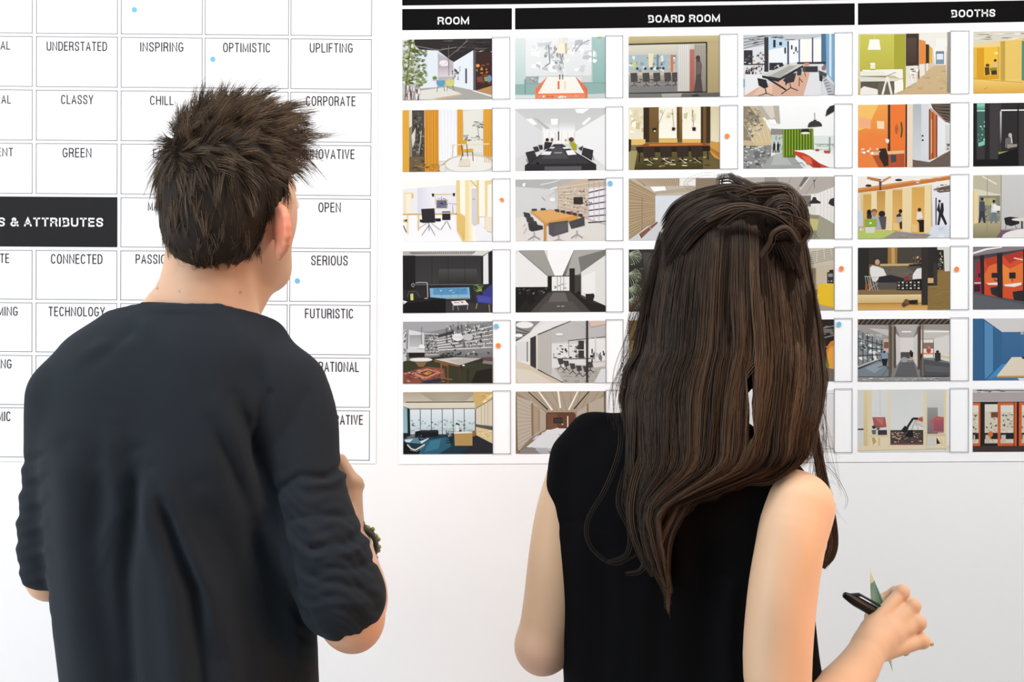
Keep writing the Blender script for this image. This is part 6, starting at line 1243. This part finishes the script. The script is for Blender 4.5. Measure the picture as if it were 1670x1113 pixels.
B.cap(P(1160, 715, 1.862), P(1285, 815, 1.80), .032, .034, .03)
kp = build_head(B, KC, KR, .93, .94)
build_ear(B, kp, KR, 1, .9); build_ear(B, kp, KR, -1, .9)
WA = [P(1302, 829, 1.775), P(1289, 890, 1.755), P(1275, 980, 1.745), P(1268, 1100, 1.74), P(1282, 1222, 1.73)]
B.chain(WA, [.0455, .0425, .0425, .0415, .034], .02)
WW = P(1421, 1052, 1.872)
B.chain([WA[-1], P(1341, 1160, 1.78), P(1392, 1100, 1.835), WW], [.034, .036, .029, .0235], .010)
fw = P(1485, 1008, 1.905) - WW
th = P(1453, 984, 1.90) - P(1515, 1034, 1.90); nr = np.cross(th, fw); nr *= -np.sign(nr[1])
Kn = build_hand(B, WW, fw, nr, th, (70, 92, 62), .94, .0240, thumbdir=fw / np.linalg.norm(fw) * .75 - nr / np.linalg.norm(nr) * .62 + th / np.linalg.norm(th) * .25)
B.cap(WW, WW + fw * .40, .0225, .018, .010)
VA = [P(948, 740, 1.885), P(921, 830, 1.895), P(912, 900, 1.90), P(902, 985, 1.905), P(886, 1052, 1.91)]
B.chain(VA, [.036, .037, .040, .040, .036], .015)
VW = P(1010, 1010, 2.10)
B.ell(P(884, 1062, 1.91), (.030, .030, .032), None, .012)
B.chain([VA[-1], P(940, 1042, 2.0), VW], [.035, .034, .023], .012)
build_hand(B, VW, (.08, .03, .01), (-.2, .7, .6), (0, .4, .9), (40, 55, 40), .88)
build_legs(B, WX + .01, -.63, .86, .088, .93)
for sg in (-1, 1): B.cap((WX + .01 + sg * .09, -.65, .045), (WX + .01 + sg * .095, -.54, .03), .030, .024, .02)
V, Fc = B.mesh(); V = relax(V, Fc, 1, .4)
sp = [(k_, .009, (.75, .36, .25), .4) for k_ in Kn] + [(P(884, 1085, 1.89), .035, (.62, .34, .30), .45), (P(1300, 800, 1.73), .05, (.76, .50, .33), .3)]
mesh_np('body', V, Fc, m_skin, woman, True, skin_cols(V, (.65, .43, .275), sp))
del B
for sg in (-1, 1):
    c = kp(sg * .031, .083, -.016); F = Field(*[np.arange(v - .016, v + .016, .0016) for v in c]); F.ell(c, (.0108,) * 3); v_, f_ = F.mesh()
    mesh_np('eye', v_, f_, m_eye, woman, True)

# sleeveless top
T = Field(np.arange(-.02, .46, .0034), np.arange(-.84, -.46, .0036), np.arange(.86, 1.47, .0034))
T.loft(wrows, 2.2, WSH, k=.004)
T.cap(P(1070, 705, 1.865), P(966, 714, 1.873), .030, .029, .02)
T.cap(P(966, 714, 1.873), P(938, 745, 1.880), .029, .026, .02); T.cap(P(938, 745, 1.88), P(925, 790, 1.878), .028, .024, .02)
T.cap(P(1165, 718, 1.862), P(1272, 806, 1.805), .036, .042, .03)
# armhole on the right side
ax0 = P(1340, 862, 1.75)
T.ell(ax0, (.050, .080, .085), frame(0, 0, 12), .006, 'sub')
T.put((-.02, -.80, 1.38), (.40, -.5, 1.5), lambda X, Y, Z: np.sqrt((X - P(1152, 0, 1.86)[0]) ** 2 + (Y + .635) ** 2) - .052 + 0 * Z, .005, 'sub')
T.F[:, :, 0] = 1; T.F[:, :, -1] = 1
V, Fc = T.mesh(); V = relax(V, Fc, 2, .5); N = vnormals(V, Fc); px_, py_ = project(V); back = np.clip(-N[:, 1] * 1.6, 0, 1); disp = np.zeros(len(V))
for pts, w, a in [([(1150, 900), (1160, 1000), (1150, 1113)], 26, -.006), ([(1060, 950), (1050, 1050), (1045, 1113)], 20, .005), ([(980, 900), (985, 1000), (975, 1113)], 22, -.005), ([(1190, 960), (1185, 1060), (1190, 1113)], 14, .005),
                  ([(1100, 850), (1105, 960), (1095, 1113)], 20, .004), ([(930, 720), (925, 800), (930, 880)], 14, -.003), ([(900, 860), (940, 850), (985, 865)], 12, -.002)]:
    disp += a * np.exp(-(polydist(px_, py_, pts)[0] / w) ** 2) * back
V = relax(V + N * disp[:, None], Fc, 1, .3)
mesh_np('sleeveless_top', V, Fc, m_top, woman, True)
F = Field(np.arange(.02, .46, .008), np.arange(-.82, -.42, .008), np.arange(.04, 1.00, .010))
build_legs(F, WX + .01, -.63, .86, .088, .93, .010); F.F[:, :, 0] = 1
V, Fc = F.mesh(); mesh_np('trousers', V, Fc, m_denim, woman, True)
for sg in (-1, 1): build_shoe('shoe', (WX + .01 + sg * .096, -.63, 0), 6 * sg, woman, .235)

# ring
kk = Kn[2]; dr = (fw / np.linalg.norm(fw)) * math.cos(math.radians(73)) - nr / np.linalg.norm(nr) * math.sin(math.radians(73))
rc = kk + dr * .012; A1 = np.cross(dr, (0, 0, 1)); A1 /= np.linalg.norm(A1); A2 = np.cross(dr, A1); VV = []; FF = []
for i in range(28):
    a = 2 * math.pi * i / 28
    for j in range(6):
        b_ = 2 * math.pi * j / 6; VV.append(rc + (A1 * math.cos(a) + A2 * math.sin(a)) * (.0089 + .0012 * math.cos(b_)) + dr * .0022 * math.sin(b_))
for i in range(28):
    for j in range(6): FF.append([i * 6 + j, ((i + 1) % 28) * 6 + j, ((i + 1) % 28) * 6 + (j + 1) % 6, i * 6 + (j + 1) % 6])
mesh_np('ring', VV, FF, mat('pale_ring', (.9, .86, .78), .2, metal=.6), woman, True)

# ---- hair: dark body of hair, then locks
hrows = [rowm(322, 1160, 1250, 1.862, .045), rowm(342, 1110, 1284, 1.862, .080), rowm(380, 1090, 1300, 1.862, .100), rowm(430, 1082, 1304, 1.862, .106), rowm(500, 1070, 1318, 1.856, .104), rowm(560, 1062, 1325, 1.846, .098),
         rowm(620, 1040, 1330, 1.828, .084), rowm(680, 1028, 1325, 1.806, .064), rowm(740, 1030, 1310, 1.788, .044), rowm(790, 1034, 1225, 1.780, .036), rowm(830, 1038, 1115, 1.777, .032), rowm(880, 1048, 1094, 1.775, .028), rowm(930, 1066, 1092, 1.773, .020), rowm(958, 1080, 1090, 1.772, .012)]
F = Field(np.arange(.10, .44, .0038), np.arange(-.82, -.50, .0038), np.arange(1.14, 1.72, .0038))
F.loft(hrows, 2.2, -.05, k=.01)
F.ell(P(1280, 360, 1.80), (.030, .036, .036), None, .02)
def front(X, Y, Z):   # open towards the face
    return -(Y - (KC[1] + np.where(Z > KC[2] + .02, .06, .012)) - 0 * X)
F.put((.05, KC[1] - .02, 1.3), (.5, -.45, 1.72), front, .01, 'sub')
F.ell(P(1226, 668, 1.83), (.0125, .25, .037), frame(9.6, 0, -8), .004, 'sub')
V, Fc = F.mesh(); V = relax(V, Fc, 2, .5); N = vnormals(V, Fc); px_, py_ = project(V)
V = V + N * (.003 * np.sin(px_ * .16 + .02 * py_) * np.clip((py_ - 340) / 80, 0, 1))[:, None]
wh = mesh_np('hair', V, Fc, mat('hair_base_dark', (.012, .008, .0055), .9, .03), woman, True)

rg = np.random.default_rng(11)
hy = np.array([(-(r_[0] - CAM_Z) * FPX / (r_[3] + CAM_D) + 556.5) for r_ in hrows])
order = np.argsort(hy); hy = hy[order]
def col_(i): return np.array([r_[i] for r_ in hrows])[order]
hL = col_(1) * FPX / (col_(3) + CAM_D) + 835; hR = col_(2) * FPX / (col_(3) + CAM_D) + 835; hD = col_(3) + CAM_D; hB = col_(4)
Ly = [300, 345, 386, 432, 463, 517, 579, 602, 650, 700, 760, 810, 852, 912, 937, 969]
Lx = [1150, 1090, 1076, 1066, 1059, 1048, 1040, 1026, 1014, 1018, 1020, 1018, 1029, 1054, 1064, 1086]
Ry = [300, 345, 394, 444, 479, 540, 618, 656, 704, 742, 767, 790, 823, 840, 878, 937, 969]
Rx = [1262, 1296, 1312, 1319, 1326, 1337, 1344, 1340, 1329, 1324, 1305, 1235, 1135, 1103, 1098, 1097, 1094]
def depth(px, py, lift=0):
    L = np.interp(py, hy, hL); R = np.interp(py, hy, hR); D = np.interp(py, hy, hD); Bq = np.interp(py, hy, hB)
    u = np.clip((px - (L + R) / 2) / ((R - L) / 2 + 8), -1, 1)
    x = (px - (L + R) / 2) * D / FPX
    return D - Bq * (1 - np.abs(u) ** 2.2 * .985) ** (1 / 2.2) - .05 * x * -1 * -1 - lift
def PP(px, py, d): return np.stack([(px - 835) * d / FPX, d - CAM_D, CAM_Z - (py - 556.5) * d / FPX], -1)
allP, allR, allC = [], [], []
SS = 26
def lockset(px, py, dd, rad, tone, wid):
    """px,py,dd: (n,SS)"""
    allP.append(PP(px, py, dd)); t = np.linspace(0, 1, SS)[None]
    allR.append(rad[:, None] * (1 - .7 * t ** 3) * np.minimum(1, .12 + t * 7)); n = len(px)
    dark = np.array([.011, .0075, .0052]); mid = np.array([.042, .025, .015]); lite = np.array([.125, .078, .046])
    tn = tone[:, None, None]; c = np.where(tn < .5, dark + (mid - dark) * tn * 2, mid + (lite - mid) * (tn - .5) * 2)
    allC.append(np.repeat(c, SS, 1) * (.85 + .3 * t[..., None]))
t = np.linspace(0, 1, SS)
nl = 120
for k_ in range(nl + 60):
    under = k_ >= nl
    u0 = -1 + 2 * (k_ + rg.uniform(0, 1)) / nl if not under else -1 + 2 * (k_ - nl + rg.uniform(0, 1)) / 60
    ns = 44
    y0 = 330 + 55 * abs(u0) ** 2 + rg.uniform(-8, 40)
    if rg.uniform() < .35 and not under: y0 += rg.uniform(40, 200)
    yend = np.interp(u0, [-1, -.6, -.1, .15, .45, .8, 1], [690, 880, 945, 890, 800, 770, 735]) + rg.uniform(-45, 30)
    if u0 < -.8: yend = rg.uniform(650, 850)
    if rg.uniform() < .45 and -.85 < u0 < .3: yend = min(968, yend + rg.uniform(20, 120))
    tone = np.clip(rg.normal(.34 + .16 * (u0 > .1) - .10 * (u0 < -.5), .2), .02, .95)
    wph = rg.uniform(0, 6.28); wf = rg.uniform(.008, .016); wa = rg.uniform(1, 5)
    lf = rg.uniform(0.001, .013) if not under else .0008
    du = rg.normal(0, rg.choice([.022, .035, .055]) if not under else .06, ns); yy = y0 + (yend + rg.normal(0, 12, ns)[:, None] - y0) * t[None]
    u = np.clip(u0 + du[:, None] * (1 - .75 * t[None] ** 2), -1.02, 1.02)
    L = np.interp(yy, Ly, Lx); R = np.interp(yy, Ry, Rx)
    px = (L + R) / 2 + u * (R - L) / 2 + wa * np.sin(yy * wf * 1.7 + wph) * np.clip((yy - 400) / 200, 0, 1)
    px = px + rg.normal(0, 1.5, (ns, 1)) * np.sin(yy * rg.uniform(.012, .03, (ns, 1)) + rg.uniform(0, 6.28, (ns, 1)))
    # keep the gap beside the neck open
    gy = np.clip(1 - np.abs(yy - 664) / 62, 0, 1) ** .7; g0 = 1224 + (yy - 664) * .13; gw = 8.5 * gy * rg.uniform(.2, 1.3, (ns, 1))
    im = np.argmin(np.abs(yy - 664), axis=1)[:, None]; s_ = np.sign(np.take_along_axis(px - g0, im, 1) + 1e-3)
    px = np.where((gy > 0) & (s_ * (px - g0) < gw + 14), g0 + s_ * (gw + np.maximum(0, s_ * (px - g0)) * np.clip(1 - gw / 24, .3, 1)), px)
    dd = depth(px, yy, (lf + rg.uniform(0, .004, (ns, 1))) * np.minimum(1, .1 + t[None] * 3.5))
    lockset(px, yy, dd, rg.uniform(.00032, .00058, ns), np.clip(tone + rg.normal(0, .055, ns), 0, 1), None)
# swept sections over the crown into the knot
def bez(p, ns, jit, lift, tone, taper=.5, rr=(.0003, .0005)):
    p = np.array(p, float); m = len(p); sT = np.linspace(0, m - 1, SS)
    # Catmull-Rom through the guide points
    q = np.vstack([2 * p[0] - p[1], p, 2 * p[-1] - p[-2]]); i = np.minimum(sT.astype(int), m - 2); f = (sT - i)[:, None]
    a, b_, c, d = q[i], q[i + 1], q[i + 2], q[i + 3]
    g = .5 * ((2 * b_) + (-a + c) * f + (2 * a - 5 * b_ + 4 * c - d) * f ** 2 + (-a + 3 * b_ - 3 * c + d) * f ** 3)
    o = rg.normal(0, jit, (ns, 1)); o2 = rg.normal(0, jit, (ns, 1)); tt = t[None]
    w = (1 - taper * tt ** 2)
    tg = np.gradient(g[:, :2], axis=0); tg /= np.linalg.norm(tg, axis=1, keepdims=True) + 1e-6
    px = g[None, :, 0] - tg[None, :, 1] * o * w; py = g[None, :, 1] + tg[None, :, 0] * o * w
    dd = g[None, :, 2] + o2 * .0006 * w - lift
    lockset(px, py, dd, rg.uniform(*rr, ns), np.clip(rg.normal(tone, .12, ns), 0, 1), None)
def sk(px, py, lift=.004): return 1.862 - .112 * math.sqrt(max(.004, 1 - ((px - 1197) / 124) ** 2 - ((py - 425) / 120) ** 2)) - lift
for k_ in range(46):
    v = (k_ + rg.uniform(0, 1)) / 46
    a = (1082 + 6 * v, 366 + 90 * v); b_ = (1104 + 16 * v, 336 + 62 * v); c = (1146 + 14 * v, 316 + 46 * v); d = (1200 + 5 * v, 308 + 40 * v); e = (1262, 318 + 40 * v)
    jj = rg.uniform(-5, 5)
    bez([(x, y + jj, sk(x, y)) for x, y in (a, b_, c, d, e)], 42, 3.2, rg.uniform(0, .006), rg.uniform(.1, .62), .3)
for k_ in range(16):      # right side swept up into the knot
    v = k_ / 16; x0 = 1308 - 10 * v; y0 = 470 - 40 * v
    bez([(x0 - 40 * v, y0, sk(x0 - 40 * v, y0)), (1300 - 40 * v, 430 - 20 * v, 1.77), (1280 - 20 * v, 396, 1.755)], 30, 4, .004, rg.uniform(.15, .6), .3)
# the knot: twisted loops
for k_ in range(34):
    rho = rg.uniform(.30, 1.0); ph0 = rg.uniform(-3.6, -1.6); ln = rg.uniform(2.2, 4.4); cx, cy = 1279 + rg.uniform(-4, 4), 361 + rg.uniform(-4, 4)
    g = []
    for m_ in range(7):
        a = ph0 + ln * m_ / 6; g.append((cx + 40 * rho * math.cos(a), cy + (50 if math.sin(a) < 0 else 46) * rho * math.sin(a), 1.80 - .052 * math.sqrt(max(.02, 1 - rho ** 2 * .95))))
    bez(g, 34, 3.0, rg.uniform(0, .004), rg.uniform(.2, .85), .2)
for g, n_, to in [([(1168, 292, 1.82), (1190, 290, 1.80), (1212, 302, 1.79), (1240, 322, 1.78), (1262, 340, 1.77)], 26, .4), ([(1188, 283, 1.82), (1200, 297, 1.80), (1222, 316, 1.785), (1250, 326, 1.78)], 30, .55), ([(1196, 290, 1.81), (1218, 300, 1.80), (1244, 312, 1.78), (1276, 330, 1.765)], 30, .6),
                  ([(1150, 316, 1.80), (1196, 306, 1.78), (1236, 316, 1.77), (1290, 312, 1.77), (1300, 340, 1.76)], 40, .5), ([(1200, 318, 1.775), (1240, 306, 1.77), (1282, 308, 1.77), (1296, 330, 1.76), (1286, 370, 1.75)], 44, .65),
                  ([(1150, 360, 1.765), (1200, 338, 1.755), (1250, 345, 1.75), (1300, 360, 1.755), (1320, 378, 1.77), (1306, 402, 1.765)], 44, .7), ([(1172, 372, 1.76), (1215, 345, 1.75), (1262, 352, 1.745), (1300, 384, 1.75), (1296, 412, 1.755)], 40, .45),
                  ([(1240, 420, 1.752), (1256, 396, 1.745), (1262, 380, 1.742), (1284, 372, 1.74), (1304, 396, 1.75)], 26, .75), ([(1180, 285, 1.82), (1176, 300, 1.81), (1188, 318, 1.79), (1230, 330, 1.77)], 16, .4)]:
    bez(g, n_, 3.2, .004, to, .2)
# lower curls on the black top
for g, n_, to in [([(1012, 690, 1.80), (1008, 740, 1.776), (985, 800, 1.762), (957, 850, 1.765), (962, 892, 1.765), (1000, 921, 1.758), (1040, 905, 1.752)], 6, .14), ([(1022, 760, 1.765), (1010, 820, 1.755), (1028, 866, 1.752), (1022, 905, 1.752), (990, 918, 1.757)], 7, .14),
                  ([(1020, 800, 1.76), (1030, 860, 1.75), (1050, 905, 1.748), (1044, 930, 1.75), (1020, 936, 1.752)], 11, .25), ([(1118, 800, 1.75), (1092, 850, 1.742), (1076, 890, 1.742), (1074, 930, 1.745), (1092, 968, 1.75)], 50, .72), ([(1140, 790, 1.75), (1112, 838, 1.743), (1092, 880, 1.742), (1088, 930, 1.745), (1094, 968, 1.75)], 36, .5),
                  ([(1060, 720, 1.76), (1035, 790, 1.75), (1030, 850, 1.748), (1046, 905, 1.75), (1066, 940, 1.75)], 50, .45), ([(1100, 740, 1.755), (1062, 800, 1.745), (1050, 850, 1.742), (1056, 900, 1.745), (1076, 945, 1.75)], 44, .6),
                  ([(1240, 700, 1.75), (1200, 760, 1.742), (1140, 800, 1.740), (1100, 850, 1.742)], 40, .4), ([(1290, 700, 1.76), (1250, 760, 1.748), (1180, 800, 1.742), (1120, 824, 1.745)], 40, .3),
                  ([(1262, 640, 1.75), (1276, 700, 1.75), (1262, 750, 1.748), (1220, 786, 1.745)], 40, .68), ([(1310, 690, 1.775), (1300, 750, 1.76), (1260, 785, 1.75), (1215, 790, 1.745)], 20, .3)]:
    bez(g, n_, 3.6, 0.002, to, .45)
# stray hairs
for k_ in range(70):
    x0 = 1080 + rg.uniform(-6, 10); y0 = rg.uniform(370, 560); ln = rg.uniform(80, 260); dx = rg.uniform(-26, 4)
    yy = lambda f: y0 + ln * f
    bez([(np.interp(yy(f), Ly, Lx) + dx * math.sin(f * 2.6) + 4 * (1 - f), yy(f), 1.85) for f in (0, .33, .66, 1)], 2, 2, rg.uniform(0, .02), .3, .2, (.00014, .00024))
for k_ in range(26):
    x0 = rg.uniform(1318, 1338); y0 = rg.uniform(560, 700)
    bez([(x0, y0, 1.80), (x0 + rg.uniform(-2, 16), y0 + 60, 1.81), (x0 + rg.uniform(-8, 26), y0 + 120, 1.82), (x0 + rg.uniform(-6, 44), y0 + 170 + rg.uniform(-30, 20), 1.84)], 2, 2, 0, .45, .2, (.00014, .00024))
for g in ([(1150, 314, 1.80), (1120, 300, 1.80), (1150, 286, 1.80), (1190, 292, 1.80)], [(1060, 440, 1.83), (1040, 500, 1.84), (1050, 560, 1.84)], [(1330, 745, 1.80), (1362, 775, 1.82), (1382, 812, 1.83), (1378, 832, 1.83)], [(1318, 404, 1.79), (1326, 440, 1.79), (1322, 480, 1.79)]):
    bez(g, 3, 2, 0, .4, .2, (.00014, .00024))
# lock that falls in front of the shoulder, seen beyond the arm
for k_ in range(16):
    o = rg.uniform(-7, 7)
    bez([(1282 + o, 500, 1.90), (1312 + o * .5, 620, 1.92), (1334 + o * .5, 740, 1.91), (1352 + o, 835, 1.895), (1359 + o * .8, 885, 1.89), (1351 + o, 912, 1.885), (1342 + o * .4, 926 + rg.uniform(-14, 3), 1.88)], 30, 2.6, 0, rg.uniform(.3, .75), .3)
Pp = np.concatenate(allP); Rr = np.concatenate(allR); Cc = np.concatenate(allC)
ws = strands('hair_locks', Pp, Rr, Cc, m_hair, wh); ws['kind'] = 'stuff'

# ------------------------------------------------------------------ the pen and the striped slip in her hand
m_pen = mat('black_plastic', (.004, .004, .005), .3, .35)
m_tip = mat('pen_brass', (.55, .42, .2), .35, metal=.8)
m_slipA = mat('slip_yellow', (.80, .84, .50), .6); m_slipB = mat('slip_teal', (.12, .46, .42), .6); m_slipC = mat('slip_green', (.72, .88, .76), .6)
pa = P(1376, 970, 1.885); pb = P(1521, 1052, 1.918); ax = (pb - pa) / np.linalg.norm(pb - pa); PL = float(np.linalg.norm(pb - pa))
pen = empty('marker_pen', tuple(pa)); tag(pen, 'black clip marker pen gripped in the right hand of the long-haired person', 'pen')
v_, f_ = lathe([(.062, .0062), (PL - .018, .0062), (PL - .010, .0046), (PL - .007, .0040)], pa, pb, 20); mesh_np('barrel', v_, f_, m_pen, pen, False)
v_, f_ = lathe([(0, .0030), (.0015, .0042), (.012, .0062), (.020, .0072), (.064, .0074), (.066, .0066)], pa, pb, 20); mesh_np('cap', v_, f_, m_pen, pen, True)
v_, f_ = lathe([(PL - .008, .0038), (PL - .002, .0034), (PL + .001, .0016)], pa, pb, 14); o = mesh_np('tip', v_, f_, m_tip, pen, True); o['label'] = 'brass coloured end tip'
upv = np.array([.35, -.25, .9]); upv -= ax * (upv @ ax); upv /= np.linalg.norm(upv); sdv = np.cross(ax, upv)
prof = [(.008, .0050), (.018, .0118), (.054, .0118), (.060, .0072), (.057, .0072), (.052, .0098), (.021, .0098), (.015, .0050)]
VV = []; FF = []
for sgn in (-1, 1):
    for tt, h in prof: VV.append(pa + ax * tt + upv * h + sdv * .0024 * sgn)
n = len(prof)
FF.append([0, 1, 6, 7]); FF.append([1, 2, 5, 6]); FF.append([2, 3, 4, 5]); FF += [[n + i for i in q][::-1] for q in ([0, 1, 6, 7], [1, 2, 5, 6], [2, 3, 4, 5])]
for i in range(n): FF.append([i, (i + 1) % n, n + (i + 1) % n, n + i])
mesh_np('clip', VV, FF, m_pen, pen)

slip = empty('paper_slip', tuple(P(1436, 1000, 1.90))); tag(slip, 'folded pale green paper slip with teal stripes held against the pen', 'paper')
def prism(name, pts, d, m, parent, th=.0008):
    A = [P(x, y, dd) for x, y, dd in pts]; Bk = [a + np.array([.0003, th, 0]) for a in A]; n = len(A)
    return mesh_np(name, A + Bk, [list(range(n))[::-1], list(range(n, 2 * n))] + [[i, (i + 1) % n, n + (i + 1) % n, n + i] for i in range(n)], m, parent)
prism('sheet', [(1419.5, 931, 1.905), (1425.5, 946, 1.905), (1442, 984, 1.905), (1447, 1010, 1.915), (1456, 1096, 1.93), (1448, 1076, 1.93), (1436, 1020, 1.915), (1421, 1000, 1.905), (1419, 962, 1.905)], 0, m_slipC, slip)
y_ = prism('corner', [(1419.5, 931, 1.9045), (1425.5, 947, 1.9045), (1424, 950, 1.9045), (1420, 952, 1.9045)], 0, m_slipA, slip); y_['label'] = 'pale yellow corner of the slip'
for i in range(5):
    f = i / 4; x0 = 1420.5 + 5.5 * f; y0 = 953 - 4 * f; x1 = 1424 + 16 * f; y1 = 1000 - 14 * f
    prism('stripe', [(x0, y0, 1.9043), (x0 + .6, y0, 1.9043), (x1 + 1.3, y1, 1.9043), (x1, y1, 1.9043)], 0, m_slipB, slip, .0004)
